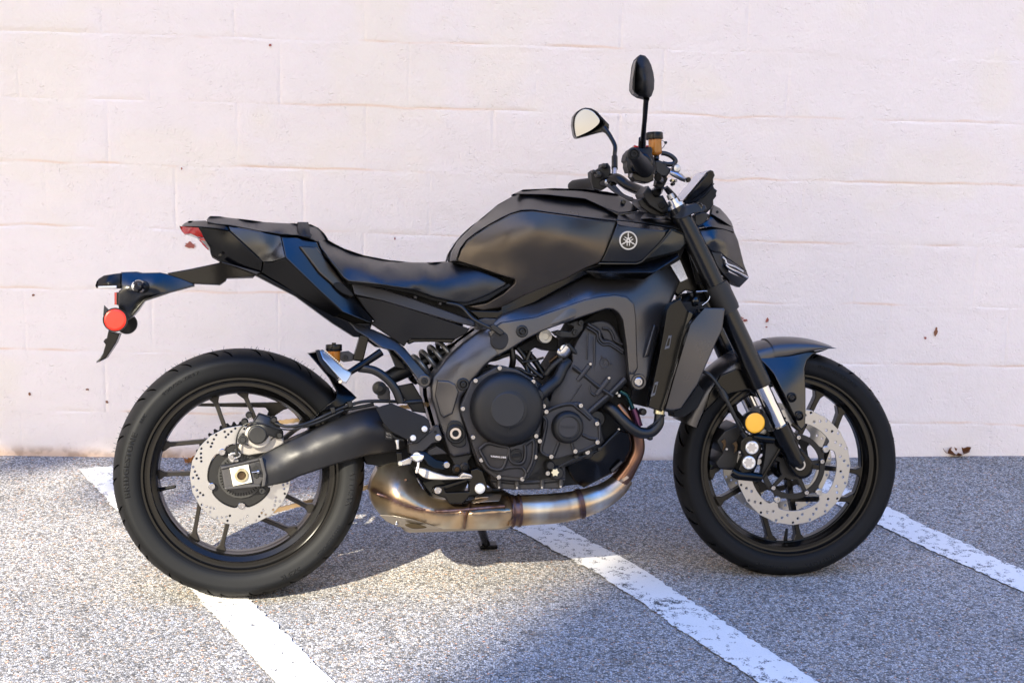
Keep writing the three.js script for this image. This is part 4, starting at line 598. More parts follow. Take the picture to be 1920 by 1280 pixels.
  panel('badge_panel', M.paintDark, t, q('E', 774, 318, 800, 328, 1082, 366, 1128, 352, 1050, 452, 940, 562, 900, 577, 664, 572, 692, 520, 742, 400), [...w3('E', 774, 318, 0.142, 1082, 366, 0.141, 1128, 352, 0.128, 940, 562, 0.140, 664, 572, 0.137, 742, 400, 0.150, 850, 430, 0.153)], { round: 1.8, drop: 0.003, skirt: 0.02 });
  panel('badge_panel_lip', M.gloss, t, q('E', 1128, 352, 1142, 352, 1060, 458, 945, 572, 905, 590, 640, 590, 655, 575, 902, 578, 940, 562, 1050, 452), 0.1415, { round: 1, drop: 0.002, skirt: 0.012 });
  panel('scoop', std([0.014, 0.015, 0.012], 0.22), t, q('E', 1142, 350, 1200, 372, 1264, 398, 1258, 424, 1190, 496, 1075, 527, 962, 554, 1058, 458), [...w3('E', 1142, 350, 0.130, 1264, 398, 0.112, 1190, 496, 0.118, 962, 554, 0.136, 1090, 455, 0.142)], { round: 1.5, drop: 0.003, skirt: 0.03 });
  panel('scoop_bevel', M.gloss, t, q('E', 1140, 343, 1276, 383, 1274, 402, 1240, 398, 1142, 362), [...w3('E', 1140, 343, 0.122, 1276, 383, 0.1, 1274, 402, 0.114, 1142, 362, 0.134)], { round: 1, drop: 0.0015, skirt: 0.02 });
  panel('side_wing', M.blade, t, q('E', 556, 632, 664, 600, 930, 587, 1178, 512, 1187, 536, 1030, 636, 985, 642, 660, 640), [...w3('E', 556, 632, 0.132, 664, 600, 0.124, 930, 587, 0.128, 1178, 512, 0.112, 1187, 536, 0.122, 1030, 636, 0.156, 660, 640, 0.154)], { round: 1.4, drop: 0.003, skirt: 0.02 });
  panel('side_wing_edge', M.gloss, t, q('E', 554, 634, 660, 641, 985, 643, 1034, 638, 952, 690, 800, 690, 640, 682), [...w3('E', 554, 634, 0.132, 660, 641, 0.156, 1034, 638, 0.157, 952, 690, 0.135, 640, 682, 0.138)], { round: 1.4, drop: 0.003, skirt: 0.02 });
  // round badge: three crossed tuning forks in a ring
  const bd = G('badge', t), [bx, by] = q('E', 846, 430), at = U(bx, by, 0.155), s = mpp(bx, by, 0.155); bd.position.copy(at);
  add('badge_disc', hardLathe([[0, 0.0006], [16.5 * s, 0.0006], [16.5 * s, -0.004]], 40), M.gloss, bd);
  add('badge_ring', hardLathe([[14.3 * s, 0], [14.8 * s, 0.0026], [17 * s, 0.0026], [17.7 * s, 0.001], [17.7 * s, -0.004]], 48), M.alu, bd);
  const fork = []; for (let k = 0; k < 3; k++) { const a = Math.PI / 2 + k * 2 * Math.PI / 3; const bar = (x0, y0, x1, y1, wd) => { const L = Math.hypot(x1 - x0, y1 - y0), g = new THREE.BoxGeometry(L * s, wd * s, 0.0016); g.translate(L * s / 2, 0, 0.0012); g.rotateZ(Math.atan2(y1 - y0, x1 - x0)); g.translate(x0 * s, y0 * s, 0); g.rotateZ(a - Math.PI / 2); fork.push(g); }; bar(0, 4.5, 0, 14.4, 1.7); bar(-2.2, -9.5, -2.2, 3.4, 1.5); bar(2.2, -9.5, 2.2, 3.4, 1.5); bar(-2.2, 3.6, 0, 5.4, 1.5); bar(2.2, 3.6, 0, 5.4, 1.5); bar(-1.4, 10, 1.4, 10, 1.2); }
  fork.forEach((g, i) => g.translate(0, 0, 0.00002 * i)); add('badge_fork', merge(fork), M.alu, bd);
}
// --- seats and tail
{
  const s = G('seats');
  panel('rider_seat', M.vinyl, s, q('C', 128, 462, 150, 454, 180, 455, 240, 490, 300, 520, 430, 565, 600, 597, 750, 610, 880, 612, 970, 605, 1040, 610, 1200, 660, 1330, 708, 1388, 742, 1392, 760, 1250, 838, 1130, 884, 1060, 885, 900, 845, 780, 800, 560, 765, 420, 750, 330, 740, 290, 710, 200, 590, 140, 505),
    [...w3('C', 128, 462, 0.085, 180, 455, 0.0, 300, 520, 0, 430, 565, 0, 600, 597, 0, 880, 612, 0, 970, 605, 0.02, 1040, 610, 0.04, 1200, 660, 0.1, 1388, 742, 0.118, 1392, 760, 0.118, 1250, 838, 0.118, 1060, 885, 0.118, 780, 800, 0.142, 420, 750, 0.146, 290, 710, 0.132, 140, 505, 0.095, 250, 560, 0.088, 430, 640, 0.106, 600, 670, 0.112, 800, 690, 0.112, 1000, 700, 0.102, 1100, 780, 0.124, 1250, 750, 0.122, 600, 620, 0.066, 430, 590, 0.055, 850, 640, 0.070, 780, 760, 0.146, 500, 700, 0.144)], { round: 3.5, drop: 0.010, skirt: 0.015, step: 5, mirror: true });
  panel('seat_base', M.dark, s, q('C', 290, 700, 420, 742, 560, 757, 780, 792, 900, 836, 1060, 878, 1250, 830, 1400, 750, 1415, 765, 1260, 862, 1090, 905, 880, 860, 760, 818, 560, 780, 330, 752), 0.115, { round: 1, drop: 0.002 });
  panel('passenger_seat', M.vinyl, s, q('A', 806, 116, 815, 100, 832, 91, 900, 93, 1040, 110, 1180, 128, 1410, 140, 1500, 145, 1550, 168, 1590, 205, 1616, 246, 1580, 256, 1545, 262, 1500, 245, 1420, 218, 1300, 214, 1120, 182, 960, 150, 870, 142, 812, 130), [...w3('A', 806, 116, 0.04, 832, 91, 0, 1040, 110, 0, 1410, 140, 0, 1500, 145, 0, 1616, 246, 0, 1545, 262, 0.088, 1420, 218, 0.092, 1120, 182, 0.085, 812, 130, 0.06, 1300, 165, 0.072, 1000, 130, 0.058, 1520, 200, 0.07)], { round: 2.2, drop: 0.008, skirt: 0.012, mirror: true });
  panel('seat_strap', M.matte, s, q('A', 1412, 130, 1430, 128, 1485, 129, 1492, 160, 1498, 200, 1512, 214, 1500, 236, 1425, 220, 1416, 170), [...w3('A', 1412, 130, 0, 1485, 129, 0, 1498, 200, 0.086, 1425, 220, 0.095, 1455, 165, 0.076)], { round: 1.2, drop: 0.002, skirt: 0.004, mirror: true });
  const t = G('tail');
  panel('tail_inner', M.dark, t, q('A', 850, 180, 950, 190, 1300, 235, 1545, 275, 1600, 380, 1800, 640, 1915, 790, 1890, 880, 1760, 850, 1640, 760, 1400, 610, 1150, 470, 910, 390, 840, 340), 0.06, { round: 1, drop: 0.001, skirt: 0.12, step: 9 });
  panel('tail_cap', M.plastic, t, q('A', 640, 152, 660, 136, 692, 122, 800, 118, 812, 130, 870, 142, 945, 150, 970, 175, 960, 188, 880, 172, 760, 160, 650, 156), [...w3('A', 640, 152, 0.03, 692, 122, 0.0, 800, 118, 0.03, 945, 150, 0.083, 960, 188, 0.092, 760, 160, 0.07, 650, 156, 0.045)], { round: 1.5, drop: 0.003, skirt: 0.01, mirror: true });
  panel('tail_side', M.plastic, t, q('A', 752, 162, 880, 174, 962, 188, 1145, 358, 1182, 386, 1172, 464, 905, 392, 840, 356, 830, 330, 828, 300, 790, 240), [...w3('A', 752, 162, 0.068, 962, 188, 0.093, 1182, 386, 0.102, 1172, 464, 0.08, 905, 392, 0.062, 830, 330, 0.058, 1000, 330, 0.092, 860, 290, 0.072)], { round: 1.8, drop: 0.004, skirt: 0.02, mirror: true });
  turned('tail_clip', M.gloss, t, ...q('A', 898, 348), 0.078, [[0, 0.004], [2.5, 0.004], [3.4, 0]], { seg: 12 });
  panel('tail_lip', M.cast, t, q('A', 905, 392, 1168, 464, 1140, 478, 1000, 425, 915, 402), 0.084, { round: 1, drop: 0.002, skirt: 0.01 });
  panel('tail_panel', M.blade, t, q('A', 948, 152, 1120, 184, 1302, 220, 1312, 270, 1334, 366, 1250, 392, 1186, 396, 1146, 358, 966, 190), [...w3('A', 948, 152, 0.084, 1302, 220, 0.098, 1334, 366, 0.122, 1186, 396, 0.104, 1146, 358, 0.100, 966, 190, 0.094, 1200, 270, 0.104, 1280, 290, 0.104)], { round: 1.6, drop: 0.003, skirt: 0.02, mirror: true });
  panel('tail_panel', M.plastic, t, q('A', 1186, 398, 1250, 394, 1334, 368, 1420, 450, 1560, 585, 1716, 728, 1660, 762, 1560, 710, 1400, 612, 1172, 466), [...w3('A', 1186, 398, 0.104, 1334, 368, 0.124, 1560, 585, 0.130, 1716, 728, 0.128, 1660, 762, 0.098, 1400, 612, 0.086, 1172, 466, 0.084, 1400, 500, 0.112, 1260, 440, 0.100)], { round: 1.8, drop: 0.004, skirt: 0.02, mirror: true });
  panel('tail_blade', M.blade, t, q('A', 1304, 221, 1420, 236, 1542, 264, 1556, 300, 1600, 372, 1700, 500, 1792, 620, 1918, 782, 1900, 800, 1716, 727, 1560, 584, 1420, 449, 1335, 366), [...w3('A', 1304, 221, 0.096, 1542, 264, 0.094, 1600, 372, 0.096, 1792, 620, 0.100, 1918, 782, 0.106, 1900, 800, 0.122, 1716, 727, 0.130, 1560, 584, 0.131, 1335, 366, 0.124, 1430, 380, 0.118, 1620, 560, 0.120)], { round: 1.6, drop: 0.002, skirt: 0.02, mirror: true });
  panel('tail_recess', M.paint, t, q('A', 1424, 292, 1470, 288, 1540, 298, 1600, 378, 1700, 505, 1788, 615, 1776, 630, 1720, 606, 1650, 548, 1560, 470), [...w3('A', 1424, 292, 0.1135, 1540, 298, 0.1075, 1700, 505, 0.112, 1788, 615, 0.1105, 1720, 606, 0.119, 1560, 470, 0.122)], { round: 2.5, drop: 0.006, skirt: 0.008, sm: false });
  panel('tail_recess_end', M.dark, t, q('A', 1650, 545, 1690, 530, 1740, 560, 1786, 614, 1760, 622, 1700, 595), 0.1215, { round: 2, drop: 0.003, skirt: 0.004, sm: true });
  const l = G('tail_light');
  panel('lens_red', M.red, l, q('A', 625, 156, 700, 160, 752, 166, 796, 235, 770, 232, 740, 225, 700, 205, 660, 210, 640, 192), [...w3('A', 625, 156, 0.0, 752, 166, 0.066, 796, 235, 0.062, 660, 210, 0.02)], { round: 1, drop: 0.002, skirt: 0.01, mirror: true });
  panel('lens_red', M.red, l, q('A', 752, 236, 796, 238, 808, 256, 772, 252), 0.062, { round: 0.8, drop: 0.001, skirt: 0.006 });
  panel('lens_clear', M.lensClear, l, q('A', 664, 210, 700, 206, 742, 226, 772, 253, 810, 258, 828, 295, 826, 322, 800, 300, 770, 262, 742, 238, 700, 222), [...w3('A', 664, 210, 0.015, 742, 226, 0.05, 828, 295, 0.056, 826, 322, 0.05)], { round: 1, drop: 0.002, skirt: 0.01 });
  for (const [x0, y0, x1, y1] of [[760, 250, 800, 290], [778, 272, 818, 312]]) tube('lens_bar', M.red, l, [[...q('A', x0, y0), 0.060, 1.2], [...q('A', x1, y1), 0.060, 1.2]], { straight: true });
}
// --- plate bracket with lamp, indicator and reflectors
{
  const p = G('plate_holder');
  panel('holder_arm', M.plastic, p, q('A', 545, 468, 700, 440, 880, 402, 912, 388, 1000, 425, 1140, 478, 1120, 495, 942, 504, 935, 520, 895, 548, 700, 540, 640, 530, 560, 490), [...w3('A', 545, 468, 0.03, 880, 402, 0.045, 1140, 478, 0.075, 895, 548, 0.045, 700, 532, 0.035)], { round: 1.8, drop: 0.005, skirt: 0.03, mirror: true });
  panel('holder_body', M.blade, p, q('A', 236, 462, 340, 458, 380, 466, 500, 464, 545, 474, 640, 505, 724, 540, 724, 556, 560, 598, 390, 655, 345, 720, 300, 770, 260, 800, 236, 800, 218, 690, 220, 590, 238, 575), [...w3('A', 236, 462, 0.03, 340, 458, 0.03, 545, 474, 0.035, 724, 548, 0.04, 390, 655, 0.045, 260, 800, 0.042, 218, 690, 0.046, 300, 560, 0.062, 450, 540, 0.058)], { round: 1.8, drop: 0.005, skirt: 0.03, mirror: true });
  panel('holder_rib', M.gloss, p, q('A', 300, 740, 392, 640, 560, 588, 722, 546, 724, 556, 560, 600, 396, 655, 345, 720, 312, 760), 0.060, { round: 1, drop: 0.002, skirt: 0.02 });
  panel('plate_lamp', M.plastic, p, q('A', 66, 552, 74, 525, 88, 505, 122, 484, 200, 472, 236, 468, 236, 570, 206, 570, 70, 568), [...w3('A', 66, 552, 0.01, 122, 484, 0.02, 236, 468, 0.035, 236, 570, 0.04, 140, 530, 0.042)], { round: 1.6, drop: 0.004, skirt: 0.02, mirror: true });
  panel('lamp_window', M.lensClear, p, q('A', 82, 556, 206, 552, 206, 569, 84, 569), 0.046, { round: 0.6, drop: 0.001, skirt: 0.006 });
  const ind = G('indicator', p);
  add('indicator_stalk', tubeGeo([[...q('A', 385, 560), 0.055, 12], [...q('A', 375, 560), 0.085, 10], [...q('A', 362, 556), 0.11, 11]]), M.hose, ind);
  add('indicator_body', turnedGeo(...q('A', 350, 556), 0.135, [[0, 0.012], [6, 0.010], [10.5, 0.003], [12.6, -0.012], [11, -0.03], [6, -0.036]]), M.blackLens, ind);
  add('indicator_lens', turnedGeo(...q('A', 338, 556), 0.134, [[0, 0.010], [5, 0.008], [9, 0.001], [10.5, -0.012], [8, -0.03]]), M.lensClear, ind);
  panel('side_marker', M.red, p, q('A', 191, 598, 216, 596, 216, 682, 191, 678), 0.03, { round: 0.6, drop: 0.001, skirt: 0.03 });
  panel('marker_mount', M.matte, p, q('A', 206, 598, 222, 598, 222, 690, 206, 676), 0.034, { round: 0.6, drop: 0.001, skirt: 0.03 });
  panel('reflector_bracket', M.cast, p, q('A', 122, 684, 150, 712, 215, 702, 260, 720, 300, 770, 240, 800, 160, 800, 116, 750), 0.046, { round: 1, drop: 0.002 });
  const orange = new THREE.MeshPhysicalMaterial({ color: C3(0.78, 0.020, 0.005), roughness: 0.3, clearcoat: 0.4, clearcoatRoughness: 0.05 });
  turned('reflector_bezel', M.matte, p, ...q('A', 196, 780), 0.060, [[20.6, 0.004], [22.4, 0.004], [23, 0], [23, -0.012], [0, -0.012]]);
  turned('reflector', orange, p, ...q('A', 195, 780), 0.0605, [[0, 0.004], [17, 0.0035], [20.8, 0.002], [20.8, -0.008]]);
  turned('reflector_back', M.dark, p, ...q('A', 272, 806), -0.060, [[0, 0.004], [19, 0.004], [20, -0.012]]);
  panel('mud_flap', M.plastic, p, q('A', 152, 850, 200, 868, 228, 872, 205, 930, 170, 985, 135, 1036, 100, 1056, 70, 1067, 74, 1055, 95, 1035, 115, 1005, 132, 945, 118, 925, 128, 908, 140, 902), 0.040, { round: 1.4, drop: 0.003, skirt: 0.03, mirror: true });
}
// --- exhaust: welded stainless box, collector and header, tinted by heat
function tintPx(name, geo, parent, fn, rough = 0.40) { // vertex colours are the metal's own oxide tint, looked up where the metal lies
  const p = geo.attributes.position, c = []; for (let i = 0; i < p.count; i++) c.push(...fn(p.getX(i), p.getY(i), p.getZ(i)));
  geo.setAttribute('color', new THREE.Float32BufferAttribute(c, 3)); return add(name, geo, std(1, rough, 0.95, { vertexColors: true, roughnessMap: smudgeMap, bumpMap: grainFine, bumpScale: 0.00004 }), parent);
}
{
  const e = G('exhaust');
  const steelC = [0.56, 0.52, 0.45], gold = [0.54, 0.39, 0.24], brown = [0.15, 0.08, 0.05], violet = [0.14, 0.10, 0.12], blue = [0.42, 0.46, 0.52];
  const mix = (a, b, t) => a.map((v, i) => lerp(v, b[i], clamp(t, 0, 1)));
  const seamPx = crom(q('I', 92, 432, 150, 450, 220, 480, 300, 508, 380, 530, 470, 542, 560, 541, 690, 530, 800, 520, 912, 512)), seam = []; for (let i = 0; i < seamPx.length; i += 2) seam.push(U(seamPx[i], seamPx[i + 1], 0.155));
  const bandAt = [[...q('I', 660, 610), 0.14], [...q('I', 962, 540), 0.1], [...q('I', 1000, 540), 0.1], [...q('I', 1402, 500), 0.09]].map(([x, y, w]) => U(x, y, w));
  const tint = (x, y, z) => {
    let d = 1; for (const s of seam) d = Math.min(d, Math.hypot(x - s.x, y - s.y)); for (const b of bandAt) d = Math.min(d, Math.abs((x - b.x) + (y - b.y) * 0.12) + (Math.abs(y - b.y) > 0.12 ? 1 : 0));
    const n = fbm(x * 30, y * 30, 71, 4), dd = d + (n - 0.5) * 0.012; let c = mix(steelC, gold, sstep(0.055, 0.012, dd)); c = mix(c, brown, sstep(0.012, 0.003, dd)); c = mix(c, violet, 0.6 * sstep(0.006, 0.001, dd));
    c = mix(c, [0.26, 0.17, 0.11], 0.55 * sstep(0.48, 0.68, fbm(x * 16 + 7, y * 22, 78, 4))); const k = 0.78 + 0.34 * fbm(x * 60, y * 14, 72, 3); return c.map(v => v * k);
  };
  const body = q('I', 44, 402, 52, 360, 66, 318, 92, 268, 122, 232, 180, 224, 258, 230, 300, 250, 330, 292, 356, 350, 388, 402, 430, 446, 470, 468, 540, 482, 690, 486, 780, 470, 890, 436, 966, 440, 966, 636, 870, 654, 700, 658, 510, 656, 330, 652, 225, 636, 150, 600, 108, 560, 76, 520, 54, 470);
  tintPx('muffler', panelGeo(body, [...w3('I', 44, 402, 0.06, 122, 232, 0.03, 258, 230, 0.05, 356, 350, 0.09, 470, 468, 0.12, 690, 486, 0.12, 890, 436, 0.06, 966, 440, 0.05, 966, 540, 0.152, 966, 636, 0.06, 700, 658, 0.08, 510, 656, 0.09, 225, 636, 0.085, 76, 520, 0.07, 160, 300, 0.110, 250, 320, 0.130, 150, 420, 0.150, 300, 440, 0.168, 450, 520, 0.172, 300, 540, 0.168, 180, 520, 0.150, 500, 590, 0.160, 700, 560, 0.168, 700, 610, 0.140, 860, 540, 0.160, 330, 600, 0.140)], { round: 5, drop: 0.012, skirt: 0.05, step: 4 }), e, tint);
  const far = U(...q('I', 500, 520), -0.05), box = new RoundedBoxGeometry(0.30, 0.10, 0.16, 4, 0.03); box.translate(far.x + 0.03, far.y, far.z + 0.04); add('muffler_core', box, steel([0.35, 0.31, 0.27], 0.4), e);
  const seamG = []; { const P = []; for (let i = 0; i < seamPx.length; i += 2) { const t = i / seamPx.length; P.push([seamPx[i], seamPx[i + 1], lerp(0.128, 0.172, sstep(0, 0.25, t)), 3.0]); } seamG.push(tubeGeo(P, { n: 90, sides: 8 })); } 
  tintPx('weld_seam', seamG[0], e, (x, y) => mix(brown, violet, noise(x * 90, y * 90, 73)).map(v => v * (0.35 + 0.8 * noise(x * 260, y * 260, 74))), 0.55);
  panel('bracket_plate', steel([0.55, 0.46, 0.36], 0.35), e, q('I', 705, 470, 740, 446, 800, 430, 893, 436, 880, 476, 705, 490), [...w3('I', 705, 470, 0.135, 800, 430, 0.125, 893, 436, 0.12, 880, 476, 0.150, 705, 490, 0.152)], { round: 1, drop: 0.001, skirt: 0.006 });
  tube('bracket_slot', steel([0.30, 0.22, 0.15], 0.4), e, w3('I', 720, 462, 0.146, 760, 455, 0.146, 806, 452, 0.145).map(p => [...p, 1.8]));
  panel('heat_shield', steel([0.38, 0.34, 0.29], 0.36), e, q('I', 104, 566, 200, 572, 330, 598, 440, 632, 515, 656, 330, 655, 222, 640, 150, 606), [...w3('I', 104, 566, 0.118, 330, 598, 0.152, 515, 656, 0.118, 222, 640, 0.112, 150, 606, 0.112)], { round: 1.2, drop: 0.001, skirt: 0.004 });
  turned('shield_rivet', M.boltSteel, e, ...q('I', 216, 627), 0.124, [[0, 0.003], [2.6, 0.002], [3.6, 0]], { seg: 12 });
  panel('outlet', std([0.03, 0.02, 0.008], 0.5, 0.6), e, q('I', 272, 630, 330, 622, 408, 642, 390, 652, 320, 654), 0.143, { round: 1, drop: 0.002, skirt: 0.004, sm: true });
  for (const [x, y] of [[222, 346], [276, 340]]) turned('rivet', std([0.12, 0.07, 0.05], 0.5, 0.8), e, ...q('I', x, y), 0.135, [[0, 0.002], [2, 0.002], [2.6, 0]], { seg: 10 });
  const pipe = [[...q('I', 930, 540), 0.075, 28.5], [...q('I', 1000, 537), 0.075, 28.5], [...q('I', 1120, 531), 0.074, 28.2], [...q('I', 1250, 522), 0.072, 28], [...q('I', 1330, 510), 0.070, 27], [...q('I', 1402, 494), 0.068, 26.5], [...q('I', 1480, 470), 0.064, 25], [...q('I', 1560, 436), 0.060, 23], [...q('I', 1630, 385), 0.056, 21], [...q('I', 1685, 325), 0.052, 18]];
  tintPx('collector_pipe', tubeGeo(pipe, { sides: 40, n: 110 }), e, (x, y, z) => { let c = tint(x, y, z); const a = U(...q('I', 1500, 450), 0.06).x, b = U(...q('I', 1720, 300), 0.06).x; c = mix(c, [0.50, 0.36, 0.24], sstep(a, b, x) * 0.8); return c; }, 0.36);
  const head = (pts, nm) => tintPx(nm, tubeGeo(pts, { sides: 24 }), e, (x, y, z) => mix([0.26, 0.14, 0.09], [0.16, 0.09, 0.07], fbm(x * 40, y * 40, 75, 3)), 0.34);
  head([[...q('I', 1650, 360), 0.056, 19], [...q('I', 1690, 300), 0.060, 16], [...q('I', 1735, 230), 0.066, 13.5], [...q('I', 1768, 150), 0.070, 13], [...q('I', 1765, 70), 0.074, 12.5], [...q('I', 1735, 0), 0.078, 12], [...q('I', 1690, -75), 0.08, 11.5], [...q('I', 1640, -140), 0.075, 11]], 'header_pipe');
  head([[...q('I', 1640, 370), 0.03, 17], [...q('I', 1670, 300), 0.02, 13.5], [...q('I', 1700, 200), 0.01, 13], [...q('I', 1720, 80), 0.0, 12.5], [...q('I', 1700, -60), 0.0, 12]], 'header_pipe');
  head([[...q('I', 1635, 370), 0.0, 17], [...q('I', 1690, 250), -0.06, 13], [...q('I', 1730, 80), -0.07, 12.5], [...q('I', 1700, -60), -0.07, 12]], 'header_pipe');
  for (const [i, pp] of [[0, [...q('I', 962, 540), 0.075]], [1, [...q('I', 1004, 538), 0.075]], [2, [...q('I', 1402, 494), 0.068]], [3, [...q('I', 1392, 496), 0.068]]].entries()) {
    const [x, y, w] = pp[1], k = i < 2 ? 29.6 : 27.4, sl = i < 2 ? -0.03 : -0.22, g = tubeGeo([[x - 2.2, y - 2.2 * sl, w, k], [x - 1, y - sl, w, k + 1.2], [x + 1, y + sl, w, k + 1.2], [x + 2.2, y + 2.2 * sl, w, k]], { straight: true, sides: 40, n: 3 });
    tintPx('weld_band', g, e, (x, y, z) => mix(brown, violet, noise(y * 200, z * 200, 76)).map(v => v * 0.7), 0.55);
  }
  tintPx('weld_band', tubeGeo([[...q('I', 690, 488), 0.128, 2.2], [...q('I', 676, 530), 0.166, 2.2], [...q('I', 662, 590), 0.152, 2.2], [...q('I', 655, 650), 0.092, 2.2]], { sides: 8 }), e, (x, y) => brown.map(v => v * (0.6 + 0.6 * noise(x * 200, y * 200, 77))), 0.5);
  tintPx('clamp_ring', tubeGeo([[...q('I', 1640, 322), 0.058, 22], [...q('I', 1690, 338), 0.058, 22]].map((p, i) => [p[0] + (i ? -6 : 6), p[1], p[2], 19]), { straight: true, sides: 24 }), e, () => [0.4, 0.32, 0.26]);
}
// --- engine
const text2d = (str, w, h, size, fg, bg, font = 'bold') => { const c = document.createElement('canvas'); c.width = w; c.height = h; const x = c.getContext('2d'); x.fillStyle = bg; x.fillRect(0, 0, w, h); x.fillStyle = fg; x.textAlign = 'center'; x.textBaseline = 'middle'; const L = Array.isArray(str) ? str : [[str, size, h / 2]]; for (const [t, s, y, f] of L) { x.font = `${f ?? font} ${s}px sans-serif`; x.fillText(t, w / 2, y, w * 0.94); } const t = new THREE.CanvasTexture(c); t.colorSpace = THREE.SRGBColorSpace; t.magFilter = THREE.LinearFilter; return t; };
function decal(name, parent, mat, corners, w) { // four corners in photo pixels: top left, top right, bottom right, bottom left
  const P = corners.map(([x, y], i) => U(x, y, Array.isArray(w) ? w[i] : w)), g = new THREE.BufferGeometry(), o = [3, 2, 1, 3, 1, 0], uv = [[0, 1], [1, 1], [1, 0], [0, 0]];
  g.setAttribute('position', new THREE.Float32BufferAttribute(o.flatMap(i => P[i].toArray()), 3)); g.setAttribute('uv', new THREE.Float32BufferAttribute(o.flatMap(i => uv[i]), 2)); g.computeVertexNormals(); return add(name, g, mat, parent);
}
{
  const e = G('engine');
  // the dark mass of crankcase, gearbox and airbox behind the covers
  panel('engine_block', M.dark, e, q('G', 60, 640, 160, 480, 300, 420, 520, 500, 620, 560, 640, 470, 700, 380, 830, 150, 1000, 40, 1120, 80, 1180, 520, 1140, 700, 1120, 850, 1050, 1050, 870, 1170, 740, 1180, 700, 1200, 280, 1200, 130, 1060, 40, 900), 0.085, { round: 4, drop: 0.01, skirt: 0.17, step: 8 });
  panel('crankcase', M.castDark, e, q('G', 90, 650, 140, 520, 230, 450, 330, 420, 440, 450, 540, 500, 620, 560, 640, 640, 700, 660, 960, 760, 990, 900, 900, 1000, 740, 1060, 740, 1130, 560, 1160, 300, 1150, 190, 1060, 110, 880, 75, 760), 0.128, { round: 4, drop: 0.008, skirt: 0.05 });
  panel('clutch_flange', M.cast, e, q('G', 300, 430, 345, 422, 440, 446, 530, 505, 560, 520, 612, 660, 612, 700, 580, 860, 575, 900, 566, 1010, 545, 1065, 505, 1135, 470, 1155, 310, 1142, 230, 1085, 190, 1025, 138, 880, 76, 705, 78, 680, 145, 520, 190, 495), 0.150, { round: 3, drop: 0.005, skirt: 0.03 });
  turned('clutch_cover', M.castDark, e, ...q('G', 368, 692), 0.150, [[0, 0.050], [30, 0.050], [33, 0.049], [36, 0.047], [46, 0.046], [56, 0.043], [63, 0.036], [67.5, 0.024], [69, 0.008], [69.5, -0.01]], { seg: 72, crease: false });
  turned('clutch_face', std([0.016, 0.016, 0.017], 0.5), e, ...q('G', 378, 700), 0.2010, [[0, 0.0008], [30.5, 0.0008], [32, -0.001]], { seg: 48 });
  tube('clutch_rib', M.castDark, e, w3('G', 480, 555, 0.194, 440, 640, 0.199, 400, 730, 0.2005, 388, 810, 0.199, 350, 900, 0.188).map(p => [...p, 0.9]));
  panel('lower_clutch_cover', M.cast, e, q('G', 190, 945, 245, 905, 380, 938, 470, 912, 530, 880, 552, 905, 545, 1010, 520, 1080, 480, 1135, 330, 1120, 240, 1070), [...w3('G', 190, 945, 0.154, 380, 938, 0.166, 530, 880, 0.160, 520, 1080, 0.156, 330, 1120, 0.156, 400, 1020, 0.164)], { round: 2.5, drop: 0.004, skirt: 0.02 });
  const ridge = (a, w) => { tube('cover_rib_shade', M.dark, e, (() => { const p = q('G', ...a), o = []; for (let i = 0; i < p.length; i += 2) o.push([p[i] + 0.6, p[i + 1] + 1.2, w - 0.0022, 3.2]); return o; })(), { sides: 8 }); return tube('cover_rib', M.cast, e, (() => { const p = q('G', ...a), o = []; for (let i = 0; i < p.length; i += 2) o.push([p[i], p[i + 1], w, 2.1]); return o; })(), { sides: 8 }); };  // dark tube beside each rib stands in for the shade along it
  ridge([195, 950, 246, 912, 320, 925, 384, 945, 372, 1000, 348, 1062, 330, 1078, 262, 1062, 222, 1000, 198, 955], 0.165);
  ridge([386, 945, 395, 1020, 430, 1040, 474, 1030, 488, 960, 484, 925], 0.166); ridge([352, 1070, 400, 1062, 470, 1066, 492, 1105, 478, 1135], 0.161); ridge([484, 925, 535, 892, 540, 960, 530, 1030, 500, 1095], 0.163);
  turned('oil_filler', M.castDark, e, ...q('G', 432, 990), 0.164, [[0, 0.004], [9, 0.004], [10, 0.006], [12, 0.006], [13.2, 0.002], [13.2, -0.01]]);
  panel('filler_slot', M.dark, e, q('G', 402, 985, 460, 975, 462, 996, 404, 1006), 0.1735, { round: 0.8, drop: 0.001, skirt: 0.004 });
  decal('oil_label', e, new THREE.MeshStandardMaterial({ map: text2d([['YAMALUBE', 46, 40], ['────────────', 16, 84, 'bold']], 256, 96, 0, '#e8e2de', '#17120f'), roughness: 0.4 }), [q('G', 264, 980), q('G', 372, 990), q('G', 370, 1020), q('G', 266, 1012)], 0.1672);
  // round cover at the crank nose
  panel('pickup_flange', M.cast, e, q('G', 602, 710, 640, 690, 780, 655, 830, 650, 860, 680, 935, 765, 966, 790, 962, 905, 940, 925, 815, 978, 780, 985, 690, 1012, 640, 1012, 592, 985, 575, 940, 580, 895, 600, 860), 0.156, { round: 2.5, drop: 0.004, skirt: 0.03 });
  turned('pickup_cover', M.castDark, e, ...q('G', 754, 809), 0.157, [[0, 0.020], [19.5, 0.020], [20.5, 0.022], [25, 0.021], [28, 0.016], [30.5, 0.002], [30.5, -0.01]], { seg: 48 });
  turned('pickup_face', M.cast, e, ...q('G', 757, 810), 0.1772, [[0, 0.0006], [18.5, 0.0006], [19.4, -0.001]], { seg: 40 });
  { const cb = text2d([['YAMAHA', 60, 48]], 256, 96, 0, '#ffffff', '#6a6a6a'); cb.colorSpace = THREE.NoColorSpace; decal('embossed_name', e, std([0.030, 0.029, 0.030], 0.5, 0.2, { bumpMap: cb, bumpScale: 0.002 }), [q('G', 707, 792), q('G', 808, 792), q('G', 808, 826), q('G', 707, 826)], 0.1783); }
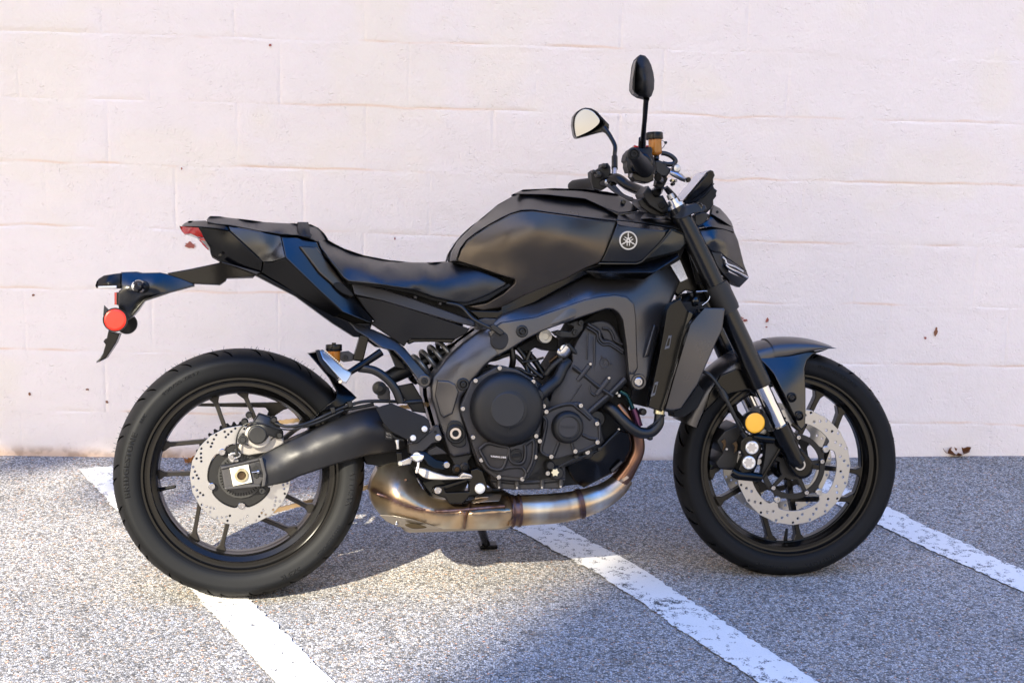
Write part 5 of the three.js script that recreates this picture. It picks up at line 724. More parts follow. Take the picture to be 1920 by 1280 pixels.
  for (const a of [[612, 722, 660, 690, 780, 664, 818, 690, 836, 704, 900, 760], [600, 740, 620, 770, 606, 870, 588, 960, 615, 985, 672, 1000], [698, 905, 668, 985], [780, 912, 792, 955], [848, 856, 900, 880, 948, 884], [800, 975, 880, 945, 950, 900, 955, 800]]) ridge(a, 0.158);
  for (const [x, y] of [[325, 437], [173, 517], [93, 694], [157, 874], [210, 1018], [320, 1125], [468, 1137], [550, 998], [556, 866], [603, 678], [537, 523], [620, 713], [578, 898], [838, 674], [940, 788], [943, 905], [803, 962], [651, 996]]) bolt(e, M.boltSteel, ...q('G', x, y), x < 580 ? 0.157 : 0.162, 4.6);
  for (const [x, y] of [[880, 968]]) { turned('sensor_boss', M.castDark, e, ...q('G', x, y), 0.14, [[0, 0.008], [9, 0.008], [12, 0.002], [12, -0.02]]); bolt(e, M.boltSteel, ...q('G', x, y), 0.15, 5); }
  // cylinder and head, leaning forward
  panel('cylinder_head', M.cast, e, q('M', 205, 850, 250, 690, 330, 585, 398, 500, 392, 430, 432, 340, 520, 196, 560, 205, 612, 250, 640, 320, 690, 335, 806, 404, 826, 470, 838, 560, 832, 640, 760, 710, 690, 775, 560, 900, 500, 940, 430, 850, 330, 860, 240, 900), [...w3('M', 205, 850, 0.128, 398, 500, 0.128, 520, 196, 0.118, 806, 404, 0.122, 832, 640, 0.126, 560, 900, 0.132, 330, 860, 0.14, 500, 600, 0.140, 650, 500, 0.139)], { round: 3, drop: 0.005, skirt: 0.04 });
  panel('cam_cover', M.cast, e, q('M', 530, 200, 570, 182, 640, 174, 690, 190, 730, 225, 760, 280, 800, 360, 806, 404, 690, 338, 650, 330, 610, 250), 0.118, { round: 3, drop: 0.006, skirt: 0.04 });
  const seam2 = (a, w, r = 1.6) => { tube('head_rib_shade', M.dark, e, (() => { const p = q('M', ...a), o = []; for (let i = 0; i < p.length; i += 2) o.push([p[i] + 0.5, p[i + 1] + 1.0, w - 0.0016, r * 1.35]); return o; })(), { sides: 8 }); return tube('head_rib', M.cast, e, (() => { const p = q('M', ...a), o = []; for (let i = 0; i < p.length; i += 2) o.push([p[i], p[i + 1], w, r]); return o; })(), { sides: 8 }); };  // shade at the foot of each head rib, laid in as a dark tube
  seam2([522, 200, 580, 238, 612, 262, 620, 310, 646, 345, 690, 346, 740, 372, 806, 414], 0.129, 2.6); seam2([512, 225, 570, 258, 596, 282, 604, 328, 640, 366, 690, 366, 740, 392, 800, 432], 0.131, 1.6);
  seam2([640, 232, 690, 244, 720, 290, 735, 330, 800, 366], 0.122, 2); seam2([402, 540, 480, 600, 590, 690, 720, 780], 0.141, 3); seam2([820, 640, 740, 720, 640, 810, 510, 925], 0.137, 4.5);
  seam2([575, 300, 574, 420, 572, 560, 556, 650, 536, 710, 548, 752, 580, 772], 0.1395, 1.5); seam2([520, 270, 514, 480], 0.139, 1); seam2([470, 680, 380, 820], 0.1405, 1);
  for (const a of [[538, 530, 440, 652], [688, 640, 592, 766]]) tube('stud_boss', M.cast, e, [[...q('M', a[0], a[1]), 0.140, 5], [...q('M', lerp(a[0], a[2], 0.5), lerp(a[1], a[3], 0.5)), 0.140, 5], [...q('M', a[2], a[3]), 0.137, 4.4]]);
  for (const [x, y] of [[541, 521], [690, 633]]) turned('stud_nut', M.boltSteel, e, ...q('M', x, y), 0.146, [[0, 0.003], [2.6, 0.003], [3.8, 0]], { seg: 6 });
  turned('cam_boss', M.cast, e, ...q('M', 655, 515), 0.138, [[0, 0.003], [3, 0.003], [3.6, 0.001], [7, 0.001], [8, 0.004], [9.6, 0.004], [10.4, 0]]);
  for (const a of [90 + 20, -5, 235]) { const b = a * DEG; tube('cam_boss_spur', M.cast, e, [[...q('M', 655 + 46 * Math.cos(b), 515 - 46 * Math.sin(b)), 0.1395, 1.8], [...q('M', 655 + 70 * Math.cos(b), 515 - 70 * Math.sin(b)), 0.1385, 0.6]], { straight: true }); }
  // what crowds the gap above the gearbox
  tube('coolant_outlet', M.castDark, e, [[...q('G', 515, 660), 0.165, 12], [...q('G', 575, 610), 0.160, 12], [...q('G', 640, 555), 0.152, 11.5], [...q('G', 690, 510), 0.142, 11], [...q('G', 730, 430), 0.132, 10.5], [...q('G', 760, 400), 0.120, 9]]);
  turned('outlet_cap', M.castDark, e, ...q('G', 565, 612), 0.17, [[0, 0.01], [10, 0.008], [13, 0], [13, -0.03]]);
  tube('thermostat', M.alu, e, w3('M', 285, 420, 0.110, 320, 432, 0.115, 350, 400, 0.118, 372, 372, 0.12).map((p, i) => [...p, [8, 12, 11, 7][i]]));
  tube('thermostat_plug', M.castDark, e, w3('M', 360, 365, 0.126, 400, 410, 0.126, 432, 440, 0.124).map((p, i) => [...p, [4.5, 4.5, 3.2][i]]));
  turned('thermostat_cap', M.chrome, e, ...q('M', 330, 400), 0.124, [[0, 0.004], [7, 0.003], [9, 0]]);
  panel('engine_hanger', M.castDark, e, q('M', 232, 262, 300, 250, 380, 262, 410, 225, 360, 200, 440, 172, 470, 160, 490, 195, 486, 240, 440, 300, 425, 310, 400, 312, 300, 310, 262, 290), 0.128, { round: 2, drop: 0.003, skirt: 0.015 });
  for (const [x, y] of [[282, 272], [418, 268], [465, 192]]) bolt(e, M.castDark, ...q('M', x, y), 0.131, 5.4);
  turned('throttle_pulley', M.plate, e, ...q('M', 180, 300), 0.10, [[0, 0.002], [6, 0.002], [7, 0.006], [12, 0.005], [13, 0], [13, -0.02]]);
  panel('throttle_body', M.dark, e, q('G', 420, 320, 560, 235, 640, 215, 700, 260, 690, 330, 640, 330, 560, 300, 520, 330, 470, 330), 0.075, { round: 2, drop: 0.004, skirt: 0.1 });
  const loom = [w3('G', 230, 390, 0.04, 300, 380, 0.05, 400, 350, 0.06, 470, 400, 0.06, 520, 480, 0.08), w3('G', 400, 310, 0.06, 410, 380, 0.06, 400, 450, 0.05), w3('G', 440, 310, 0.07, 490, 380, 0.075, 500, 440, 0.08, 520, 500, 0.09), w3('G', 470, 400, 0.09, 540, 390, 0.09, 605, 372, 0.095), w3('G', 520, 330, 0.08, 500, 400, 0.08, 560, 470, 0.09, 600, 500, 0.1), w3('G', 380, 460, 0.08, 440, 440, 0.085, 500, 470, 0.09, 560, 490, 0.1), w3('G', 240, 380, 0.03, 246, 430, 0.03, 250, 470, 0.03), w3('G', 330, 350, 0.02, 420, 300, 0.03, 520, 360, 0.03, 600, 470, 0.04)];
  loom.forEach((l, i) => tube('hose', M.hose, e, l.map(p => [...p, [4, 6, 4.5, 2.4, 4.5, 3.5, 2, 6][i]])));
  tube('injector', M.castDark, e, w3('G', 620, 480, 0.11, 660, 430, 0.115, 720, 380, 0.115).map(p => [...p, 7])); tube('injector', M.bronze, e, w3('G', 640, 400, 0.108, 690, 360, 0.11).map(p => [...p, 3]));
  // oil pan, pressure sensor, drain hardware
  panel('oil_pan', M.cast, e, q('G', 262, 1095, 320, 1130, 470, 1142, 560, 1080, 600, 1040, 740, 1060, 742, 1130, 728, 1180, 700, 1198, 420, 1206, 300, 1196, 268, 1150), 0.128, { round: 2.5, drop: 0.005, skirt: 0.06 });
  ridge([270, 1142, 420, 1158, 600, 1152, 738, 1140], 0.132);
  for (const [x, y] of [[322, 1165], [436, 1168], [594, 1165], [712, 1160]]) { tube('pan_boss', M.cast, e, [[...q('G', x, y - 22), 0.134, 4.4], [...q('G', x, y + 18), 0.134, 4.4]], { straight: true }); tube('pan_bolt', M.boltSteel, e, [[...q('G', x, y + 18), 0.134, 3.2], [...q('G', x, y + 32), 0.134, 3.2]], { straight: true, sides: 6 }); }
  turned('pressure_sensor', M.castDark, e, ...q('G', 642, 1050), 0.146, [[0, 0.012], [6.5, 0.012], [9, 0.006], [9, -0.02]]);
  { const s = new THREE.Shape(), [x, y] = q('G', 676, 1096), c = U(x, y, 0.150), m = mpp(x, y, 0.15); for (let i = 0; i <= 12; i++) { const a = i / 12 * 2 * Math.PI, r = (i % 2 ? 5 : 7.4) * m; i ? s.lineTo(c.x + r * Math.cos(a), c.y + r * Math.sin(a)) : s.moveTo(c.x + r, c.y); } const g = new THREE.ExtrudeGeometry(s, { depth: 0.005, bevelEnabled: true, bevelSize: 0.0006, bevelThickness: 0.0006, bevelSegments: 1 }); g.translate(0, 0, c.z - 0.002); add('drain_star', g, std([0.74, 0.68, 0.48], 0.4, 0.6), e); }
  turned('drain_boss', M.castDark, e, ...q('G', 690, 1100), 0.144, [[0, 0.004], [10, 0.004], [13, 0], [13, -0.02]]); bolt(e, M.boltSteel, ...q('G', 629, 1101), 0.150, 4.6);
  // belly cover, hoses, clips
  panel('belly_cover', M.plastic, e, q('G', 740, 1050, 800, 1030, 940, 960, 1000, 900, 1092, 828, 1140, 850, 1152, 900, 1150, 960, 1110, 1040, 1060, 1090, 960, 1140, 860, 1192, 800, 1160, 770, 1110), [...w3('G', 740, 1050, 0.10, 940, 960, 0.125, 1092, 828, 0.115, 1150, 960, 0.09, 1060, 1090, 0.085, 860, 1192, 0.08, 800, 1160, 0.085, 950, 1050, 0.125)], { round: 2.5, drop: 0.005, skirt: 0.05 });
  panel('belly_strip', M.cast, e, q('G', 1028, 1082, 1096, 1022, 1104, 1034, 1040, 1098), 0.102, { round: 1, drop: 0.002 });
  tube('sensor_lead', M.hose, e, w3('G', 700, 1062, 0.15, 780, 1020, 0.152, 880, 985, 0.15, 960, 946, 0.145, 1030, 880, 0.138, 1080, 830, 0.13).map(p => [...p, 1.6]));
  for (const [x, y] of [[812, 1000], [960, 948]]) panel('lead_clip', M.hose, e, q('G', x - 16, y - 8, x + 12, y - 16, x + 16, y + 6, x - 10, y + 16), 0.156, { round: 1, drop: 0.002, skirt: 0.01 });
  tube('coolant_hose', M.hose, e, [[...q('M', 672, 860), 0.110, 11], [...q('M', 720, 890), 0.122, 11], [...q('M', 790, 960), 0.132, 10.8], [...q('M', 870, 1030), 0.138, 10.6], [...q('M', 950, 1072), 0.140, 10.4], [...q('M', 1030, 1064), 0.140, 10.2], [...q('M', 1085, 1005), 0.138, 10], [...q('M', 1095, 930), 0.134, 9.4], [...q('M', 1098, 880), 0.13, 9]], { sides: 24, n: 80 });
  tube('hose_clamp', M.brass, e, [[...q('M', 1090, 925), 0.134, 10.4], [...q('M', 1094, 893), 0.133, 10.4]], { straight: true, sides: 20 }); tube('hose_clip', M.hose, e, w3('M', 1000, 1030, 0.152, 1060, 990, 0.152, 1140, 930, 0.15).map(p => [...p, 1.6])); turned('clip_knob', M.hose, e, ...q('M', 1020, 1112), 0.14, [[0, 0.01], [4, 0.008], [5, 0], [5, -0.01]], { seg: 12 });
  tube('bypass_pipe', std([0.04, 0.12, 0.12], 0.25, 0.9), e, w3('M', 775, 735, 0.118, 830, 770, 0.112, 860, 830, 0.105, 880, 880, 0.1).map(p => [...p, 4.5])); tube('pipe_collar', std([0.10, 0.04, 0.09], 0.3, 0.9), e, w3('M', 885, 880, 0.1, 910, 950, 0.1, 930, 1020, 0.1).map(p => [...p, 7.5]));
  for (const [x, y] of [[750, 752], [772, 774]]) turned('exhaust_nut', M.plate, e, ...q('M', x, y), 0.125, [[0, 0.004], [2.4, 0.004], [3.4, 0]], { seg: 8 }); turned('exhaust_nut', M.boltSteel, e, ...q('M', 768, 1044), 0.125, [[0, 0.003], [2.2, 0.003], [3, 0]], { seg: 8 });
  turned('oil_filter', M.castDark, e, ...q('M', 590, 960), 0.10, [[0, 0.01], [14, 0.008], [17, 0], [17, -0.03]]);
}
// --- rider controls low on the right: heel guard, bracket, pedal, peg; passenger peg
{
  const r = G('foot_controls');
  panel('heel_guard', M.cover, r, q('F', 515, 588, 560, 570, 622, 554, 660, 572, 840, 642, 868, 668, 877, 712, 866, 752, 795, 820, 760, 822, 728, 800, 612, 742, 566, 690), [...w3('F', 515, 588, 0.140, 622, 554, 0.136, 840, 642, 0.136, 877, 712, 0.140, 795, 820, 0.144, 612, 742, 0.146, 566, 690, 0.146)], { round: 1.6, drop: 0.002, skirt: 0.006 });
  for (const [x, y] of [[838, 725], [762, 785]]) turned('guard_screw', std([0.8, 0.8, 0.8], 0.35, 0.5), r, ...q('F', x, y), 0.145, [[0, 0.001], [2.2, 0.001], [2.6, 0.0035], [5, 0.003], [6, 0]], { seg: 18 });
  panel('peg_hanger', M.cast, r, q('F', 732, 828, 760, 822, 884, 742, 905, 710, 930, 700, 946, 745, 960, 780, 940, 812, 890, 822, 850, 860, 790, 900, 735, 886), 0.132, { round: 1.8, drop: 0.003, skirt: 0.03 });
  bolt(r, M.boltSteel, ...q('F', 930, 783), 0.136, 6.4); turned('hanger_pin', M.dark, r, ...q('F', 911, 745), 0.1335, [[0, 0.001], [2.6, 0.001]], { seg: 12 });
  panel('peg_mount', M.plastic, r, q('F', 796, 872, 850, 878, 884, 905, 918, 930, 985, 944, 1010, 966, 1000, 988, 960, 1000, 900, 990, 862, 968, 836, 930, 800, 905), [...w3('F', 796, 872, 0.146, 918, 930, 0.150, 1010, 966, 0.148, 862, 968, 0.156)], { round: 1.8, drop: 0.004, skirt: 0.02 }); bolt(r, M.boltSteel, ...q('F', 986, 965), 0.151, 6.4);
  panel('hanger_web', M.cast, r, q('F', 860, 868, 920, 840, 960, 862, 990, 890, 850, 905), 0.118, { round: 1.2, drop: 0.002 });
  panel('hanger_web', M.castDark, r, q('F', 1005, 900, 1060, 880, 1150, 862, 1160, 900, 1130, 940, 1140, 1000, 1090, 1010, 1050, 1000, 1030, 950), 0.120, { round: 2, drop: 0.003, skirt: 0.03 });
  for (const [x, y, m] of [[1107, 983, M.castDark], [1195, 1017, M.castDark], [1055, 995, M.bronze]]) { turned('hanger_boss', M.castDark, r, ...q('F', x, y), 0.126, [[0, 0.002], [6, 0.002], [9, 0], [9.4, -0.02]], { seg: 20 }); bolt(r, m, ...q('F', x, y), 0.129, 5); }
  panel('stand_bracket', M.plastic, r, q('F', 1148, 1000, 1190, 985, 1225, 1005, 1252, 1090, 1258, 1125, 1235, 1152, 1195, 1166, 1140, 1172, 1122, 1195, 1090, 1226, 1005, 1226, 975, 1185, 930, 1172, 895, 1155, 893, 1122, 922, 1104, 960, 1104, 1140, 1050), 0.160, { round: 1.6, drop: 0.003, skirt: 0.02, holes: [q('F', 968, 1132, 1135, 1075, 1138, 1142, 985, 1148)] });
  turned('stand_bolt', std([0.82, 0.82, 0.8], 0.3, 0.6), r, ...q('F', 1208, 1122), 0.163, [[0, 0.005], [3.4, 0.005], [3.8, 0.002], [5.2, 0.002], [5.6, 0.004], [9, 0.003], [10, 0]], { seg: 24 }); bolt(r, M.boltSteel, ...q('F', 928, 1134), 0.163, 7);
  panel('brake_pedal', M.castAlu, r, q('F', 775, 985, 808, 982, 845, 990, 905, 1014, 985, 1038, 1072, 1042, 1098, 1020, 1148, 1030, 1158, 1045, 1150, 1056, 1070, 1062, 960, 1066, 870, 1062, 828, 1048, 800, 1024), [...w3('F', 775, 985, 0.168, 905, 1014, 0.176, 1072, 1042, 0.184, 1158, 1045, 0.190, 870, 1062, 0.178)], { round: 1.8, drop: 0.004, skirt: 0.012 });
  panel('pedal_tip', M.alu, r, q('F', 1072, 1038, 1096, 1016, 1150, 1030, 1158, 1044, 1100, 1040, 1078, 1048), [...w3('F', 1072, 1038, 0.19, 1158, 1044, 0.198)], { round: 1, drop: 0.002, skirt: 0.02 });
  tube('foot_peg', M.alu, r, [[...q('F', 796, 922), 0.150, 9], [...q('F', 792, 918), 0.175, 9.5], [...q('F', 788, 914), 0.200, 9.5], [...q('F', 786, 910), 0.225, 8]], { sides: 20 });
  panel('peg_top', M.chrome, r, q('F', 742, 905, 765, 896, 820, 893, 838, 900, 836, 920, 822, 938, 790, 946, 765, 938, 752, 918), 0.226, { round: 1.6, drop: 0.004, skirt: 0.05 });
  tube('peg_feeler', M.chrome, r, [[...q('F', 798, 945), 0.21, 2.6], [...q('F', 794, 985), 0.213, 2.8], [...q('F', 788, 1002), 0.214, 3.6], [...q('F', 786, 1018), 0.214, 3.4]], { straight: true, n: 6 });
  tube('brake_rod', M.alu, r, [[...q('F', 660, 858), 0.14, 3], [...q('F', 658, 830), 0.14, 3], [...q('F', 655, 800), 0.138, 5]], { straight: true, n: 2 }); panel('rod_clevis', M.plastic, r, q('F', 650, 884, 688, 880, 692, 930, 680, 960, 655, 955), 0.146, { round: 1, drop: 0.002, skirt: 0.014 });
  turned('clevis_pin', M.plate, r, ...q('F', 678, 955), 0.150, [[0, 0.004], [3.4, 0.004], [4.4, 0], [4.4, -0.01]], { seg: 16 }); panel('pedal_lever', M.alu, r, q('F', 662, 944, 690, 935, 740, 915, 760, 930, 745, 960, 700, 970, 668, 972), 0.150, { round: 1.4, drop: 0.002, skirt: 0.01 });
  tube('return_spring', M.castDark, r, w3('F', 565, 690, 0.128, 590, 720, 0.128, 640, 780, 0.128, 700, 800, 0.13).map(p => [...p, 3]));
  decal('warning_label', r, new THREE.MeshStandardMaterial({ map: text2d([['SET 0', 40, 34, 'normal'], ['42 mm', 30, 78, 'normal']], 128, 128, 0, '#b9b6b0', '#0d0d0d'), roughness: 0.6 }), [q('F', 575, 735), q('F', 625, 755), q('F', 625, 800), q('F', 575, 795)], [0.132, 0.132, 0.128, 0.128]);
  const pp = G('passenger_peg');
  panel('peg_hanger', M.plastic, pp, q('A', 1830, 880, 1895, 880, 1850, 1060, 1780, 1050), 0.098, { round: 2, drop: 0.004, skirt: 0.02 });
  tube('hanger_tube', M.plastic, pp, [[...q('F', 335, 350), 0.128, 6], [...q('F', 440, 285), 0.112, 7], [...q('F', 550, 212), 0.104, 7.5]], { sides: 16 });
  panel('peg_metal', std([0.74, 0.72, 0.70], 0.30, 0.9), pp, q('A', 1560, 985, 1580, 978, 1602, 990, 1660, 1050, 1722, 1104, 1776, 1132, 1766, 1162, 1738, 1204, 1712, 1192, 1690, 1166, 1640, 1110, 1580, 1040), [...w3('A', 1560, 985, 0.150, 1602, 990, 0.142, 1776, 1132, 0.140, 1738, 1204, 0.158, 1580, 1040, 0.166)], { round: 1.6, drop: 0.004, skirt: 0.02 });
  panel('peg_rubber', M.matte, pp, q('A', 1536, 985, 1560, 980, 1582, 1042, 1640, 1112, 1690, 1170, 1680, 1182, 1610, 1130, 1560, 1060), [...w3('A', 1536, 985, 0.152, 1560, 980, 0.154, 1690, 1170, 0.164, 1560, 1060, 0.172)], { round: 1.4, drop: 0.004, skirt: 0.03 });
  for (let i = 0; i < 11; i++) { const x = 1600 + i * 11.5, y = 988 + i * 10; turned('peg_tooth', M.chrome, pp, ...q('A', x, y), 0.146, [[0, 0.002], [1.3, 0.002], [1.8, 0], [1.8, -0.01]], { seg: 8 }); }
  turned('peg_pin', M.chrome, pp, ...q('A', 1698, 1192), 0.158, [[0, 0.003], [3, 0.003], [4.2, 0], [4.2, -0.02]], { seg: 16 });
  const rv = G('rear_reservoir'), [rx, ry] = q('A', 1656, 968), turnY = (prof, px, py, w, mat, nm) => { const m = mpp(px, py, w), g = new THREE.LatheGeometry(prof.map(([r, y]) => new THREE.Vector2(Math.max(r * m, 1e-5), y * m)), 28), c = U(px, py, w); g.translate(c.x, c.y, c.z); const h = g.toNonIndexed(); h.computeVertexNormals(); return add(nm, g, mat, rv); };
  turnY([[0, 7], [13, 7], [15.5, 6], [15.5, -5], [13, -6]], rx, ry, 0.085, M.plastic, 'cap'); turnY([[4, 10], [4, 6]], rx, ry, 0.085, M.plastic, 'cap_knob'); turnY([[13, -6], [11.5, -8], [11.5, -26], [9, -28], [0, -28]], rx, ry, 0.085, M.amber, 'cup'); turnY([[0, -12], [9.5, -12], [9.5, -27], [0, -27]], rx, ry, 0.085, std([0.22, 0.08, 0.01], 0.3), 'fluid');
  panel('bracket', M.cast, rv, q('A', 1700, 995, 1755, 988, 1790, 1010, 1780, 1055, 1720, 1062, 1700, 1050), 0.09, { round: 1.4, drop: 0.002 }); bolt(rv, M.castDark, ...q('A', 1734, 1030), 0.092, 4.5);
  tube('reservoir_hose', M.hose, rv, [[...q('F', 400, 318), 0.11, 8], [...q('F', 500, 335), 0.118, 8], [...q('F', 580, 385), 0.124, 8], [...q('F', 640, 455), 0.128, 8], [...q('F', 680, 550), 0.128, 8]], { sides: 16 });
}
{ // rear shock with its spring and linkage
  const s = G('rear_shock');
  tube('shock_body', M.castDark, s, [[...q('F', 580, 395), 0.02, 13], [...q('F', 660, 355), 0.02, 15], [...q('F', 760, 310), 0.02, 15]], { sides: 20 }); tube('shock_rod', M.castDark, s, [[...q('F', 760, 310), 0.01, 9], [...q('F', 1040, 180), 0.01, 9]]);
  const A = U(...q('F', 770, 335), 0.01), B = U(...q('F', 1010, 195), 0.01), ax = B.clone().sub(A).normalize(), n1 = new THREE.Vector3(0, 0, 1).addScaledVector(ax, -ax.z).normalize(), n2 = new THREE.Vector3().crossVectors(ax, n1), C = [], N = 150; for (let i = 0; i <= N; i++) { const a = i / N * 4.4 * 2 * Math.PI + 0.6; C.push(A.clone().lerp(B, i / N).addScaledVector(n1, 0.033 * Math.cos(a)).addScaledVector(n2, 0.033 * Math.sin(a))); }
  add('spring', sweep(C, C.map(() => 0.0062), 12), M.spring, s);
  panel('linkage_arm', M.castDark, s, q('F', 660, 440, 760, 420, 820, 520, 850, 620, 760, 610, 700, 520), 0.05, { round: 2, drop: 0.003 }); panel('linkage_arm', M.castDark, s, q('F', 600, 200, 700, 290, 720, 330, 650, 320), 0.05, { round: 2, drop: 0.003 });
  turned('abs_bracket', M.castDark, s, ...q('F', 540, 455), 0.09, [[0, 0.004], [5, 0.004], [8, 0.002], [13, 0], [13, -0.02]]); panel('abs_plate', M.cast, s, q('F', 520, 440, 560, 420, 600, 450, 610, 480, 600, 540, 560, 545, 530, 520), 0.088, { round: 1.4, drop: 0.002 });
  tube('abs_wire', M.hose, s, w3('F', 600, 480, 0.1, 605, 520, 0.1, 606, 560, 0.1).map(p => [...p, 1.5]));
  for (const a of [w3('F', 690, 550, 0.12, 760, 545, 0.118, 820, 540, 0.112)]) tube('switch_body', M.castDark, s, a.map((p, i) => [...p, [2, 4.5, 3.6][i]]));
}
{ // side stand on the far side
  const s = G('side_stand'), P = p => { const v = U(...p); return v; };
  const foot = onGround(912, 1022, 0.008).applyMatrix4(toBike), topP = U(898, 975, -0.09);
  add('stand_leg', sweep([topP.clone().lerp(foot, -0.6), topP, topP.clone().lerp(foot, 0.6), foot], [0.014, 0.013, 0.0115, 0.0115], 14), M.plastic, s);
  const f = new RoundedBoxGeometry(0.05, 0.012, 0.04, 2, 0.004); f.rotateX(LEAN); f.translate(foot.x + 0.004, foot.y, foot.z); add('stand_foot', f, M.plastic, s);
}
// --- radiator with side shroud, horn
{
  const r = G('radiator');
  panel('radiator_core', M.dark, r, q('H', 215, 60, 330, 60, 380, 120, 260, 420, 190, 545, 85, 520, 130, 300), 0.12, { round: 2, drop: 0.003, skirt: 0.24 });
  panel('radiator_frame', M.plastic, r, q('H', 165, 95, 180, 70, 222, 45, 262, 110, 240, 190, 190, 380, 142, 540, 86, 520, 100, 440, 130, 300, 150, 190), 0.158, { round: 1.6, drop: 0.003, skirt: 0.03 });
  panel('radiator_tank', M.gloss, r, q('H', 262, 100, 280, 112, 248, 190, 200, 370, 152, 535, 138, 532, 190, 370, 236, 190), 0.1685, { round: 1, drop: 0.002, skirt: 0.02 });
  for (const a of [[172, 208, 186, 206, 176, 262, 154, 268], [112, 412, 128, 408, 112, 468, 94, 474]]) { panel('frame_window', std([0.10, 0.10, 0.105], 0.4), r, q('H', ...a), 0.160, { round: 0.8, drop: 0.001, skirt: 0.003, holes: [(() => { const p = q('H', ...a), cx = (p[0] + p[2] + p[4] + p[6]) / 4, cy = (p[1] + p[3] + p[5] + p[7]) / 4; return p.map((v, i) => i % 2 ? lerp(cy, v, 0.6) : lerp(cx, v, 0.55)); })()] }); }
  panel('radiator_shroud', M.frame, r, q('H', 262, 150, 285, 118, 302, 92, 330, 86, 414, 87, 417, 95, 406, 182, 380, 235, 300, 418, 226, 526, 190, 534, 148, 528, 196, 360, 240, 220), [...w3('H', 262, 150, 0.172, 302, 92, 0.162, 414, 87, 0.160, 406, 182, 0.165, 226, 526, 0.170, 148, 528, 0.170, 240, 220, 0.178)], { round: 1.8, drop: 0.004, skirt: 0.025 });
  panel('shroud_bevel', M.plastic, r, q('H', 262, 150, 300, 92, 330, 88, 296, 125, 268, 160, 204, 370, 160, 528, 148, 528, 196, 360, 240, 220), [...w3('H', 262, 150, 0.164, 300, 92, 0.162, 330, 88, 0.172, 268, 160, 0.189, 204, 370, 0.188, 160, 528, 0.182, 148, 528, 0.168, 196, 360, 0.168)], { round: 0.8, drop: 0.001, skirt: 0.01 });
  panel('front_lower_duct', M.dark, r, q('H', 300, 420, 330, 450, 300, 520, 240, 562, 195, 562, 190, 535, 226, 526), 0.10, { round: 1.5, drop: 0.002, skirt: 0.05 });
  panel('horn', M.gloss, r, q('E', 1195, 860, 1200, 800, 1230, 780, 1385, 768, 1395, 790, 1385, 825, 1345, 868, 1260, 875), [...w3('E', 1195, 860, 0.09, 1230, 780, 0.08, 1385, 768, 0.09, 1345, 868, 0.11, 1290, 820, 0.125)], { round: 2.5, drop: 0.005, skirt: 0.05 });
  tube('horn_rim', M.chrome, r, w3('E', 1300, 770, 0.118, 1380, 770, 0.118, 1393, 790, 0.12, 1382, 826, 0.122, 1340, 862, 0.122).map(p => [...p, 0.9]), { sides: 8 });
  panel('hose_guide', M.gloss, r, q('E', 1100, 1240, 1110, 1000, 1130, 880, 1160, 825, 1200, 812, 1205, 860, 1160, 900, 1150, 1000, 1130, 1240), 0.14, { round: 1.4, drop: 0.003, skirt: 0.02 });
  turned('mount_knob', M.hose, r, ...q('G', 1235, 715), 0.11, [[0, 0.006], [5, 0.005], [6.5, 0], [6.5, -0.02]], { seg: 16 });
}
